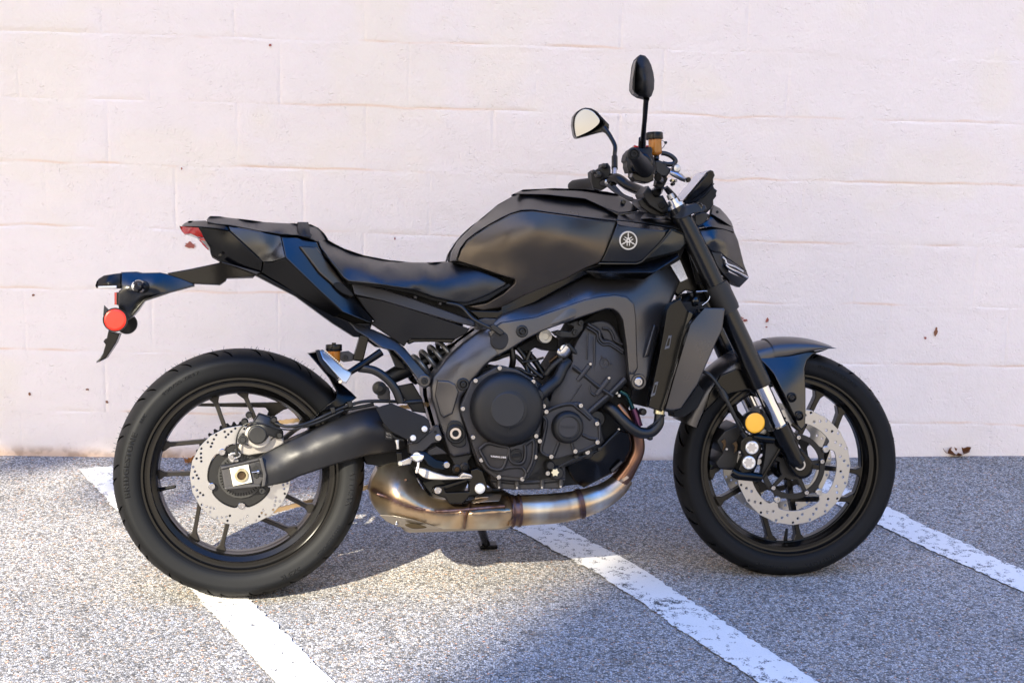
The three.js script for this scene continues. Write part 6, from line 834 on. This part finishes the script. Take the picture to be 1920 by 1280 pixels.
// --- front end, in the turned frame
const S = { steer: true };
{
  const f = G('front_fork');
  for (const z of [0.104, -0.104]) {
    const zs = z > 0 ? 1 : -1, sh = (x, y) => { if (z > 0) return [x, y, z]; const c = U(x, y, 0.104, true).applyMatrix4(steerInv); c.z = -0.104; const p = c.applyMatrix4(steer).applyMatrix4(bike.matrixWorld).applyMatrix4(camera.matrixWorldInverse); return [960 + FOCAL * p.x / -p.z, 640 - FOCAL * p.y / -p.z, z]; };
    const P = (x, y, r) => [...sh(x, y), r];
    tube('fork_tube', M.forkTube, f, [P(1268, 388, 18), P(1300, 450, 19), P(1352, 560, 19.3), P(1395, 652, 19.5), P(1408, 680, 20.3), P(1427, 721, 20.3)], { ...S, straight: true, sides: 32, n: 30 });
    tube('fork_seal', M.plastic, f, [P(1426, 718, 19.3), P(1428.5, 724, 18.5)], { ...S, straight: true, sides: 32 });
    tube('stanchion', M.chrome, f, [P(1424, 716, 14.3), P(1466, 806, 14.3)], { ...S, straight: true, sides: 32 });
    tube('fork_foot', M.plastic, f, [P(1460, 799, 20), P(1473, 826, 20), P(1475, 829, 17.5), P(1490, 858, 16), P(1498, 868, 15)], { ...S, straight: true, sides: 28, n: 20 });
    if (zs > 0) {
      tube('fork_cap', M.chrome, f, [P(1261, 374, 10), P(1265, 382, 10.5), P(1265.5, 383, 16.5), P(1268, 388, 17)], { ...S, straight: true, sides: 6 * 4, n: 12 });
      tube('fork_nut', M.alu, f, [P(1256, 364, 7), P(1260, 372, 7.5)], { ...S, straight: true, sides: 6 });
    }
  }
  const st = { steer: true };
  panel('axle_clamp', M.plastic, f, q('H', 690, 700, 735, 690, 785, 735, 800, 770, 795, 810, 765, 830, 735, 825, 705, 790, 690, 750), 0.112, { ...S, round: 3, drop: 0.006, skirt: 0.03, sm: true });
  turned('axle_ring', M.alu, f, ...q('H', 745, 770), 0.116, [[7, 0], [7.5, 0.003], [10, 0.003], [10.8, 0], [10.8, -0.005]], { ...S, seg: 24 }); turned('axle_hex', M.dark, f, ...q('H', 745, 770), 0.1165, [[0, 0], [7.6, 0]], { ...S, seg: 6 });
  panel('triple_clamp', M.castDark, f, q('D', 1042, 1128, 1100, 1112, 1160, 1085, 1230, 1070, 1290, 1085, 1300, 1110, 1270, 1130, 1210, 1140, 1150, 1170, 1105, 1178, 1060, 1160), [...w3('D', 1042, 1128, 0.09, 1160, 1085, 0.134, 1290, 1085, 0.12, 1270, 1130, 0.128, 1105, 1178, 0.138, 1180, 1130, 0.140)], { ...S, round: 2, drop: 0.004, skirt: 0.02 });
  for (const [x, y, r] of [[1205, 1112, 5.2], [1248, 1092, 7.5]]) { turned('clamp_screw', M.gloss, f, ...q('D', x, y), 0.122, [[0, 0.003], [r * 0.5, 0.003], [r * 0.8, 0.004], [r, 0], [r, -0.012]], { ...S, seg: 20 }); }
  { const P = (x, y, r) => [x, y, 0.104, r]; tube('triple_clamp', M.castDark, f, [P(1341, 534, 23), P(1344, 541, 24.5), P(1362, 579, 24.5), P(1365, 585, 23)], { ...S, straight: true, sides: 32, n: 9 }); }
  panel('lower_yoke', M.castDark, f, q('E', 1320, 720, 1400, 700, 1430, 760, 1420, 830, 1350, 800), 0.06, { ...S, round: 2, drop: 0.003, skirt: 0.16 });
  panel('steering_head', M.castDark, f, q('E', 1130, 250, 1220, 300, 1330, 560, 1390, 720, 1300, 800, 1250, 640, 1200, 440), 0.035, { round: 3, drop: 0.006, skirt: 0.07 });
  tube('brake_hose', M.hose, f, [[...q('E', 1200, 260), 0.07, 3.5], [...q('E', 1270, 360), 0.075, 3.8], [...q('E', 1340, 440), 0.08, 4], [...q('E', 1400, 520), 0.08, 4], [...q('E', 1450, 600), 0.07, 4]]);
}
{
  const b = G('front_brake');
  panel('caliper_body', M.plastic, b, q('L', 262, 560, 290, 520, 340, 505, 400, 540, 432, 590, 430, 660, 405, 700, 398, 760, 372, 810, 330, 830, 270, 840, 240, 800, 262, 740, 280, 690, 255, 640), 0.118, { ...S, round: 3, drop: 0.006, skirt: 0.07 });
  panel('caliper_bridge', M.castDark, b, q('L', 60, 560, 130, 470, 240, 420, 300, 470, 300, 560, 262, 640, 280, 700, 230, 780, 180, 800, 80, 790, 50, 740, 110, 660), 0.075, { ...S, round: 3, drop: 0.006, skirt: 0.12 });
  for (const [x, y] of [[355, 613], [330, 738]]) { turned('caliper_plug', std([0.80, 0.80, 0.80], 0.32, 0.7), b, ...q('L', x, y), 0.121, [[0, 0.0035], [10.5, 0.0035], [12, 0.002], [12.6, -0.002]], { ...S, seg: 28 }); const s = new THREE.Shape(), m = mpp(...q('L', x, y), 0.125); for (let i = 0; i <= 60; i++) { const a = i / 60 * 2 * Math.PI, r = (7.6 + 1.7 * Math.cos(6 * a + 0.5)) * m; i ? s.lineTo(r * Math.cos(a), r * Math.sin(a)) : s.moveTo(r, 0); } const g = new THREE.ExtrudeGeometry(s, { depth: 0.001, bevelEnabled: false }), c = U(...q('L', x, y), 0.1252, true); g.applyMatrix4(new THREE.Matrix4().extractRotation(steer)); g.translate(c.x, c.y, c.z); add('plug_star', g, std([0.52, 0.50, 0.48], 0.35, 0.7), b); }
  for (const [x, y] of [[252, 652], [145, 625]]) turned('pad_pin', M.alu, b, ...q('L', x, y), 0.118, [[0, 0.002], [1.8, 0.002], [2.8, 0]], { ...S, seg: 12 });
  for (const [x, y] of [[215, 600], [120, 580]]) panel('pad_spring', M.bronze, b, q('L', x - 20, y - 20, x + 10, y - 40, x + 22, y - 10, x + 16, y + 40, x - 8, y + 60, x - 2, y + 10), 0.112, { ...S, round: 1, drop: 0.001, skirt: 0.004 });
  panel('caliper_stay', M.castDark, b, q('L', 470, 575, 600, 560, 622, 600, 560, 700, 440, 880, 420, 870, 455, 730), 0.098, { ...S, round: 2, drop: 0.003, skirt: 0.02 });
  panel('stay_rib', M.plastic, b, q('L', 590, 602, 606, 610, 452, 872, 432, 866), 0.106, { ...S, round: 1, drop: 0.002, skirt: 0.01 });
  tube('caliper_foot', M.plastic, b, [[...q('L', 190, 812), 0.105, 8], [...q('L', 240, 838), 0.108, 9], [...q('L', 330, 850), 0.110, 9], [...q('L', 430, 862), 0.110, 8]], S);
  tube('caliper_arm', M.plastic, b, [[...q('L', 360, 520), 0.112, 7], [...q('L', 430, 535), 0.112, 8], [...q('L', 530, 545), 0.108, 8]], S);
  panel('reflector_stay', M.matte, b, q('L', 440, 300, 480, 350, 520, 470, 480, 470, 440, 430), 0.126, { ...S, round: 1.2, drop: 0.002 });
  turned('reflector_bezel', M.matte, b, ...q('L', 378, 408), 0.138, [[18.6, 0.004], [20, 0.004], [20.6, 0], [20.6, -0.014], [0, -0.014]], S);
  turned('reflector', new THREE.MeshPhysicalMaterial({ color: C3(1.0, 0.48, 0.008), roughness: 0.3, clearcoat: 1, clearcoatRoughness: 0.06 }), b, ...q('L', 377, 407), 0.1385, [[0, 0.004], [16, 0.0035], [18.8, 0.002], [18.8, -0.008]], S);
  tube('brake_hose', M.hose, b, [[...q('H', 310, 362), 0.11, 3.6], [...q('H', 345, 375), 0.118, 3.6], [...q('H', 385, 420), 0.122, 3.8], [...q('H', 425, 490), 0.125, 3.8], [...q('H', 460, 560), 0.126, 3.8], [...q('H', 505, 640), 0.124, 4.2]], S); tube('hose_grommet', M.hose, b, [[...q('H', 396, 440), 0.124, 6], [...q('H', 410, 462), 0.124, 7.5], [...q('H', 424, 486), 0.126, 6]], S);
  tube('hose_banjo', M.hose, b, [[...q('L', 270, 480), 0.126, 5], [...q('L', 300, 520), 0.124, 6]], S);
}
{ // front mudguard: a rolled shell over the tyre with legs to the fork
  const m = G('front_mudguard'), sc = frontScale, arc = (a0, a1, prof, nm, mat, cut) => {
    const nA = 60, pos = [], idx = [], n = prof.length; for (let i = 0; i <= nA; i++) { const t = i / nA, a = lerp(a0, a1, t) * DEG; for (let j = 0; j < n; j++) { const [r, z] = prof[j], rr = r + (cut ? cut(t, j) : 0); pos.push(rr * sc * Math.cos(a), rr * sc * Math.sin(a), z); } }
    for (let i = 0; i < nA; i++) for (let j = 0; j < n - 1; j++) { const p = i * n + j, b = p + n; idx.push(p, p + 1, b, b, p + 1, b + 1); }
    const g = new THREE.BufferGeometry(); g.setAttribute('position', new THREE.Float32BufferAttribute(pos, 3)); g.setAttribute('uv', new THREE.Float32BufferAttribute(pos.flatMap((v, i) => i % 3 === 0 ? [v, pos[i + 1]] : []), 2)); g.setIndex(idx); g.computeVertexNormals(); g.applyMatrix4(new THREE.Matrix4().extractRotation(steer)); g.translate(frontAxle.x, frontAxle.y, frontAxle.z); return add(nm, g, mat, m);
  };
  const half = [[199, 0.072], [206, 0.0735], [214, 0.071], [219, 0.064], [223, 0.053], [227, 0.036], [229.5, 0.018], [230, 0]], shell = [...half, ...half.slice(0, -1).reverse().map(([r, z]) => [r, -z]), ...half.map(([r, z]) => [r - 3, -z * 0.96]), ...half.slice(0, -1).reverse().map(([r, z]) => [r - 3, z * 0.96]), half[0]];
  arc(69.0, 100, shell, 'mudguard_shell', M.frame, (t, j) => Math.max(0, 227 - shell[j][0]) * Math.pow(Math.max(0, 1 - t / 0.8), 1.4) - 1.5 * Math.pow(1 - t, 3)); arc(99.9, 158, shell.map(([r, z]) => [r - 2, z * 0.99]), 'mudguard_shell', M.frame, (t, j) => -6 * t * t);
  panel('mudguard_side', M.blade, m, q('H', 555, 296, 620, 268, 730, 262, 812, 275, 868, 266, 845, 275, 800, 290, 775, 318, 766, 350, 770, 440, 770, 560, 768, 602, 752, 620, 736, 600, 722, 560, 680, 470, 628, 372, 600, 340), [...w3('H', 555, 296, 0.070, 730, 262, 0.060, 868, 266, 0.035, 775, 318, 0.072, 800, 290, 0.066, 620, 330, 0.080, 700, 350, 0.088, 766, 350, 0.078, 770, 440, 0.086, 680, 470, 0.112, 722, 560, 0.114, 768, 602, 0.102, 745, 610, 0.110, 720, 420, 0.100, 690, 300, 0.070)], { ...S, round: 2, drop: 0.004, skirt: 0.006 });
  panel('mudguard_bevel', M.plastic, m, q('H', 560, 312, 600, 342, 628, 374, 682, 474, 724, 566, 736, 604, 722, 590, 660, 480, 600, 372), [...w3('H', 560, 312, 0.07, 628, 374, 0.090, 736, 604, 0.110, 660, 480, 0.085, 600, 372, 0.07)], { ...S, round: 1, drop: 0.002, skirt: 0.01 });
  for (const [x, y] of [[711, 477], [742, 557]]) { turned('mudguard_boss', M.plastic, m, ...q('H', x, y), 0.112, [[0, 0], [5, 0], [6, 0.004], [8, 0.003], [9, 0], [9, -0.02]], { ...S, seg: 24 }); bolt(m, M.castDark, ...q('H', x, y), 0.115, 4.4, S); }
  panel('mudguard_stay', M.plastic, m, q('H', 400, 380, 470, 350, 530, 380, 560, 470, 520, 445, 450, 460, 390, 480, 330, 540, 350, 460), 0.082, { ...S, round: 2, drop: 0.004, skirt: 0.02 });
}
// --- headlight unit and display
{
  const h = G('headlight');
  panel('upper_cowl', M.blade, h, q('E', 1418, 192, 1460, 215, 1500, 258, 1535, 305, 1550, 346, 1480, 300, 1400, 252, 1405, 225), [...w3('E', 1418, 192, 0.03, 1500, 258, 0.02, 1550, 346, 0.025, 1400, 252, 0.075, 1480, 300, 0.07)], { ...S, round: 1.6, drop: 0.003, skirt: 0.02, mirror: false });
  turned('cowl_screw', M.dark, h, ...q('E', 1441, 240), 0.068, [[0, 0.001], [2.2, 0.001], [2.8, 0]], { ...S, seg: 10 });
  panel('side_cowl_top', M.blade, h, q('E', 1398, 254, 1480, 300, 1548, 348, 1556, 376, 1480, 352, 1400, 338, 1290, 350, 1340, 318, 1390, 280), [...w3('E', 1398, 254, 0.066, 1548, 348, 0.03, 1556, 376, 0.038, 1400, 338, 0.098, 1290, 350, 0.094, 1390, 280, 0.075)], { ...S, round: 1.4, drop: 0.002, skirt: 0.02 });
  panel('side_cowl', M.blade, h, q('E', 1286, 352, 1400, 338, 1480, 352, 1556, 376, 1580, 430, 1600, 510, 1620, 590, 1640, 640, 1500, 545, 1462, 512, 1400, 500, 1352, 440), [...w3('E', 1286, 352, 0.084, 1400, 338, 0.086, 1556, 376, 0.030, 1600, 510, 0.030, 1640, 640, 0.018, 1500, 545, 0.080, 1400, 500, 0.098, 1352, 440, 0.104, 1420, 420, 0.106, 1500, 440, 0.078)], { ...S, round: 2, drop: 0.003, skirt: 0.02, soft: false });
  panel('lower_cowl', M.castDark, h, q('E', 1400, 502, 1462, 514, 1478, 560, 1500, 602, 1520, 640, 1590, 742, 1550, 726, 1478, 650, 1440, 600), [...w3('E', 1400, 502, 0.098, 1462, 514, 0.088, 1520, 640, 0.07, 1590, 742, 0.03, 1478, 650, 0.085)], { ...S, round: 1.6, drop: 0.003, skirt: 0.03 });
  panel('lower_blade', M.frame, h, q('E', 1478, 648, 1520, 640, 1580, 668, 1650, 682, 1590, 742), [...w3('E', 1478, 648, 0.08, 1520, 640, 0.082, 1650, 682, 0.025, 1590, 742, 0.03)], { ...S, round: 1.2, drop: 0.002, skirt: 0.02 });
  panel('lens', M.blackLens, h, q('E', 1466, 528, 1500, 546, 1560, 588, 1640, 642, 1652, 676, 1640, 684, 1590, 668, 1516, 626, 1490, 590), [...w3('E', 1466, 528, 0.083, 1560, 588, 0.06, 1640, 642, 0.018, 1652, 676, 0.018, 1516, 626, 0.082, 1490, 590, 0.088)], { ...S, round: 1.2, drop: 0.002, skirt: 0.02 });
  tube('light_bar', M.chrome, h, w3('E', 1496, 592, 0.089, 1518, 612, 0.086, 1580, 642, 0.066, 1640, 674, 0.030).map(p => [...p, 2.2]), { ...S, sides: 10 });
  tube('light_bar', M.lensClear, h, w3('E', 1478, 540, 0.086, 1496, 560, 0.084, 1502, 580, 0.084, 1560, 606, 0.064, 1612, 636, 0.038).map(p => [...p, 1.8]), { ...S, sides: 10 });
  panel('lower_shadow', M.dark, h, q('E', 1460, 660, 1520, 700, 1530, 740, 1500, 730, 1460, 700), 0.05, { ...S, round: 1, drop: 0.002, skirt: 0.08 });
  panel('headlight_bracket', M.castDark, h, q('J', 950, 1060, 1040, 1030, 1110, 1060, 1060, 1150, 1000, 1190, 950, 1170), 0.085, { ...S, round: 1.6, drop: 0.003, skirt: 0.03 });
  const d = G('display');
  panel('display_body', M.plastic, d, q('J', 818, 918, 860, 880, 1080, 620, 1092, 588, 1120, 574, 1150, 584, 1168, 632, 1150, 668, 1152, 724, 1120, 780, 1060, 850, 955, 930, 900, 950, 832, 948), [...w3('J', 818, 918, 0.070, 1092, 588, 0.070, 1168, 632, 0.06, 955, 930, 0.06, 1000, 780, 0.074)], { ...S, round: 2, drop: 0.005, skirt: 0.135 });
  panel('display_back', M.matte, d, q('J', 955, 930, 1060, 850, 1150, 745, 1160, 772, 1192, 798, 1180, 830, 1184, 860, 1150, 900, 1152, 950, 1120, 1000, 1060, 1060, 1030, 1010, 960, 960), 0.056, { ...S, round: 2, drop: 0.005, skirt: 0.11 });
  tube('display_seam', M.dark, d, w3('J', 945, 945, 0.073, 1010, 890, 0.073, 1100, 800, 0.070, 1158, 722, 0.062).map(p => [...p, 1]), { ...S, sides: 6 });
  const far = -0.052, cs = [[...q('J', 818, 916), 0.072], [...q('J', 872, 876), 0.072], [...q('J', 1078, 622), 0.072], [...q('J', 1092, 588), 0.072]].map(([x, y, w]) => U(x, y, w, true)), zx = new THREE.Vector3(0, 0, 1).transformDirection(steer), top2 = cs.map(c => c.clone().addScaledVector(zx, -0.125));
  { const nrmv = new THREE.Vector3().subVectors(cs[3], cs[0]).cross(zx).normalize(); const pos = [], tri = [[cs[0], top2[0], cs[3]], [cs[3], top2[0], top2[3]]]; for (const t of tri) for (const v of t) pos.push(...v.clone().addScaledVector(nrmv, nrmv.x > 0 ? -0.0015 : 0.0015).toArray()); const g = new THREE.BufferGeometry(); g.setAttribute('position', new THREE.Float32BufferAttribute(pos, 3)); g.computeVertexNormals(); add('screen', g, M.screen, d); }
}
// --- handlebar with controls and mirrors
{
  const h = G('handlebar');
  const R = p => [...q('J', p[0], p[1]), p[2], p[3]];
  tube('bar', M.plastic, h, [[...q('J', 545, 650), 0.235, 7.5], [...q('J', 575, 700), 0.17, 7.5], [...q('J', 560, 765), 0.12, 8.5], [...q('J', 540, 800), 0.06, 9.5], [...q('J', 500, 830), 0.0, 10], [...q('D', 900, 1010), -0.05, 10], [...q('D', 850, 985), -0.09, 10], [...q('D', 770, 950), -0.13, 9.5], [...q('D', 700, 905), -0.165, 9.5], [...q('D', 640, 925), -0.205, 8.5], [...q('D', 560, 950), -0.27, 8]], { ...S, sides: 20, n: 120 });
  tube('grip', M.matte, h, [[...q('D', 575, 945), -0.255, 12.5], [...q('D', 540, 942), -0.28, 11.5], [...q('D', 470, 948), -0.33, 11.5], [...q('D', 420, 955), -0.375, 11.5], [...q('D', 404, 957), -0.395, 9.5]], S);
  tube('grip', M.matte, h, [[1209, 317, 0.255, 17], [1204, 309, 0.29, 15], [1197, 300, 0.33, 13.4], [1191, 292, 0.37, 12.6], [1188, 288, 0.395, 12.4]], { ...S, sides: 28 });
  turned('bar_end', M.matte, h, ...q('J', 280, 400), 0.398, [[0, 0.001], [3, 0.001], [3.6, 0.004], [6, 0.004], [6.6, 0.001], [8.4, 0.001], [9, 0.006], [11, 0.004], [12, 0], [12, -0.01]], { ...S, seg: 28 });
  panel('switch_housing', M.matte, h, q('J', 190, 440, 200, 400, 240, 350, 300, 318, 470, 322, 488, 350, 480, 400, 505, 440, 510, 560, 500, 620, 492, 690, 440, 716, 300, 694, 262, 640, 262, 600, 225, 600, 205, 540, 205, 490, 186, 470), [...w3('J', 190, 440, 0.245, 300, 318, 0.25, 470, 322, 0.235, 510, 560, 0.23, 492, 690, 0.23, 300, 694, 0.245, 370, 520, 0.275)], { ...S, round: 2.5, drop: 0.006, skirt: 0.05 });
  panel('switch_block', M.plastic, h, q('J', 265, 602, 380, 600, 400, 590, 500, 580, 500, 690, 440, 716, 300, 694, 262, 650), 0.262, { ...S, round: 1.6, drop: 0.004, skirt: 0.03 });
  turned('throttle_collar', M.plastic, h, ...q('J', 372, 505), 0.272, [[0, 0.008], [15, 0.008], [19, 0.004], [21, -0.004], [21, -0.02]], S);
  panel('kill_switch', M.red, h, q('J', 274, 325, 290, 300, 325, 312, 440, 304, 452, 316, 330, 332), 0.25, { ...S, round: 0.8, drop: 0.002, skirt: 0.02 });
  panel('master_cylinder', M.castDark, h, q('J', 508, 470, 560, 466, 640, 500, 650, 540, 690, 560, 680, 600, 640, 650, 560, 640, 520, 590), 0.205, { ...S, round: 2.5, drop: 0.006, skirt: 0.04 });
  panel('master_clamp', M.matte, h, q('J', 540, 640, 640, 640, 655, 670, 610, 760, 570, 775, 520, 740), 0.185, { ...S, round: 2, drop: 0.004, skirt: 0.03 });
  const rs = G('front_reservoir'), turnY = (prof, px, py, w, mat, nm, par) => { const m = mpp(px, py, w), g = new THREE.LatheGeometry(prof.map(([r, y]) => new THREE.Vector2(Math.max(r * m, 1e-5), y * m)), 32), c = U(px, py, w, true); g.rotateZ(0.03); g.translate(c.x, c.y, c.z); return add(nm, g, mat, par); };
  turnY([[0, 7], [14, 7], [16.2, 5.5], [16.6, -5], [15, -6.5]], 1227, 255, 0.19, M.plastic, 'cap', rs); turnY([[13, -6], [12.4, -8], [12.4, -30], [10, -34], [6, -36], [0, -36]], 1228, 255, 0.19, M.amber, 'cup', rs); turnY([[0, -14], [10.6, -14], [10.6, -31], [0, -33]], 1228, 255, 0.19, std([0.30, 0.11, 0.01], 0.3), 'fluid', rs);
  tube('clip_wire', M.castDark, rs, w3('J', 575, 250, 0.19, 612, 262, 0.195, 630, 272, 0.2, 612, 315, 0.2, 585, 345, 0.195).map(p => [...p, 0.6]), { ...S, sides: 6 }); turned('clip_screw', M.hose, rs, ...q('J', 632, 274), 0.2, [[0, 0.004], [2.4, 0.003], [2.8, -0.004]], { ...S, seg: 10 });
  tube('reservoir_hose', M.hose, rs, w3('J', 585, 388, 0.19, 640, 398, 0.192, 705, 432, 0.194, 738, 475, 0.195, 715, 505, 0.196, 655, 512, 0.198, 600, 500, 0.2).map(p => [...p, 4.4]), { ...S, sides: 16 });
  tube('cup_neck', M.hose, rs, w3('J', 530, 410, 0.19, 530, 460, 0.195).map(p => [...p, 5]), S);
  const lv = G('brake_lever');
  turned('lever_pivot', M.alu, lv, ...q('J', 748, 556), 0.21, [[0, 0.01], [6, 0.009], [8, 0.002], [8, -0.012]], S);
  tube('lever_blade', M.alu, lv, [[...q('J', 680, 600), 0.21, 4], [...q('J', 730, 618), 0.215, 6], [...q('J', 790, 650), 0.225, 6], [...q('J', 840, 680), 0.24, 4.6], [...q('J', 860, 688), 0.26, 4]], { ...S, flat: 0.6 });
  turned('adjuster_knob', M.plastic, lv, ...q('J', 878, 680), 0.262, [[0, 0.006], [3.6, 0.006], [4.8, 0.003], [4.8, -0.01]], { ...S, seg: 14 });
  for (const [x, y, r, m] of [[705, 685, 3, M.brass], [740, 690, 3.4, M.alu], [715, 725, 3.4, M.castDark]]) turned('lever_switch', m, lv, ...q('J', x, y), 0.2, [[0, 0.006], [r * 0.7, 0.006], [r, 0], [r, -0.015]], { ...S, seg: 12 });
  // risers and clamps
  panel('bar_riser', M.castDark, h, q('J', 380, 830, 440, 745, 480, 800, 520, 860, 600, 850, 640, 920, 690, 990, 660, 1030, 580, 1045, 450, 960, 410, 900), 0.05, { ...S, round: 2.5, drop: 0.005, skirt: 0.1 });
  panel('riser_pad', M.matte, h, q('J', 545, 940, 600, 912, 640, 960, 600, 1008, 560, 990), 0.053, { ...S, round: 1.4, drop: 0.003, skirt: 0.006 }); panel('top_yoke', M.castDark, h, q('J', 320, 905, 380, 880, 440, 960, 600, 1045, 690, 1060, 560, 1090, 460, 1050, 360, 980), 0.03, { ...S, round: 2, drop: 0.004, skirt: 0.08 });
  tube('control_cable', M.hose, h, w3('J', 640, 760, 0.1, 700, 820, 0.09, 750, 880, 0.08, 800, 950, 0.07).map(p => [...p, 3.2]), S); tube('control_cable', M.hose, h, w3('J', 620, 770, 0.08, 680, 860, 0.06, 720, 960, 0.05).map(p => [...p, 3]), S);
  tube('control_cable', M.hose, h, w3('D', 640, 950, -0.16, 700, 1000, -0.12, 770, 1040, -0.08, 850, 1060, -0.04).map(p => [...p, 3.4]), S); tube('control_cable', M.hose, h, w3('D', 680, 960, -0.15, 740, 1020, -0.11, 800, 1045, -0.07).map(p => [...p, 4]), S);
  // left-hand switch cluster
  panel('switch_housing', M.matte, h, q('D', 525, 860, 545, 845, 560, 850, 595, 830, 600, 806, 640, 802, 658, 830, 660, 900, 640, 960, 600, 985, 540, 970, 530, 930), [...w3('D', 525, 860, -0.24, 640, 802, -0.215, 660, 900, -0.205, 540, 970, -0.24)], { ...S, round: 2, drop: 0.005, skirt: 0.05 });
  for (const [x, y, r] of [[545, 860, 4], [612, 820, 5], [575, 880, 6]]) turned('switch_button', M.hose, h, ...q('D', x, y), -0.21, [[0, 0.008], [r * 0.8, 0.007], [r, 0], [r, -0.01]], { ...S, seg: 14 });
  turned('clutch_perch', M.alu, h, ...q('D', 645, 930), -0.19, [[0, 0.003], [5, 0.003], [7, 0], [7, -0.01]], S); panel('clutch_clamp', M.plastic, h, q('D', 660, 870, 700, 880, 720, 910, 690, 960, 650, 960), -0.175, { ...S, round: 1.6, drop: 0.003, skirt: 0.03 });
  // mirrors
  const mr = G('mirror'), ml = G('mirror'); mr.userData.label = 'mirror seen from the back of its dark shell'; ml.userData.label = 'mirror with its pale glass in view';
  panel('mirror_shell', M.matte, mr, q('D', 856, 79, 888, 86, 912, 112, 930, 150, 944, 200, 951, 250, 948, 310, 932, 355, 910, 374, 882, 366, 850, 358, 815, 335, 801, 310, 802, 270, 808, 220, 816, 150, 830, 105), [...w3('D', 856, 79, 0.385, 930, 150, 0.37, 951, 250, 0.36, 910, 374, 0.36, 815, 335, 0.385, 816, 150, 0.39, 880, 160, 0.415, 890, 250, 0.425, 900, 320, 0.41, 845, 250, 0.405)], { ...S, round: 2.5, drop: 0.006, skirt: 0.035 });
  panel('mirror_lip', M.plastic, mr, q('D', 826, 122, 834, 112, 822, 220, 818, 320, 845, 352, 816, 336, 801, 308, 805, 240), 0.412, { ...S, round: 0.8, drop: 0.002, skirt: 0.03 });
  tube('mirror_stalk', M.plastic, mr, [[...q('D', 897, 372), 0.375, 6], [...q('D', 894, 395), 0.37, 5], [...q('D', 886, 510), 0.34, 4.6], [...q('D', 876, 620), 0.30, 4.8], [...q('D', 874, 650), 0.29, 5.2]], S); tube('mirror_base', M.plastic, mr, [[...q('D', 870, 640), 0.285, 7], [...q('D', 868, 690), 0.27, 7.4]], { ...S, straight: true });
  panel('mirror_shell', M.plastic, ml, q('D', 490, 432, 530, 437, 565, 456, 610, 505, 648, 545, 648, 575, 620, 592, 580, 600, 440, 638, 425, 634, 414, 612, 403, 545, 410, 490, 432, 460, 462, 440), [...w3('D', 490, 432, -0.375, 648, 545, -0.33, 440, 638, -0.385, 403, 545, -0.395, 520, 540, -0.36)], { ...S, round: 2, drop: 0.004, skirt: 0.03 });
  { // the glass faces the rider: set at its own angle so that it shows the pale wall and sky behind the machine
    const P = crom(q('D', 490, 442, 535, 456, 565, 485, 584, 515, 574, 545, 520, 588, 436, 626, 428, 620, 418, 560, 425, 495, 455, 456), true, 4); panel('mirror_glass', M.mirror, ml, P, [...w3('D', 490, 442, -0.352, 584, 515, -0.318, 436, 626, -0.366, 418, 560, -0.372)], { ...S, round: 0.6, drop: 0.0004, skirt: 0.002 });
  }
  tube('mirror_stalk', M.plastic, ml, [[...q('D', 615, 572), -0.335, 7], [...q('D', 640, 600), -0.325, 4.4], [...q('D', 668, 645), -0.31, 4], [...q('D', 688, 690), -0.295, 4], [...q('D', 686, 740), -0.275, 4], [...q('D', 685, 765), -0.26, 4.4]], S); tube('mirror_base', M.plastic, ml, [[...q('D', 685, 762), -0.26, 5.8], [...q('D', 685, 840), -0.225, 6]], { ...S, straight: true }); tube('mirror_perch', M.alu, ml, [[...q('D', 685, 842), -0.225, 4.6], [...q('D', 682, 885), -0.205, 4.6]], { ...S, straight: true });
}
{ // type label on the steering head
  const lines = []; for (let i = 0; i < 9; i++) lines.push([['MFD BY YAMAHA MOTOR CO', 'GVWR 375 KG  GAWR', 'THIS VEHICLE CONFORMS TO', 'ALL APPLICABLE FEDERAL', 'MOTOR VEHICLE SAFETY', 'STANDARDS IN EFFECT ON', 'THE DATE OF MANUFACTURE', 'VIN', 'MOTORCYCLE'][i], 15, 14 + i * 20, 'normal']);
  decal('type_label', bike, new THREE.MeshStandardMaterial({ map: text2d(lines, 256, 192, 0, '#5a5a5c', '#e6e4e2'), roughness: 0.4 }), [q('E', 1186, 546), q('E', 1244, 684), q('E', 1196, 706), q('E', 1126, 590)], 0.070);
}
renderer.render(scene, camera);
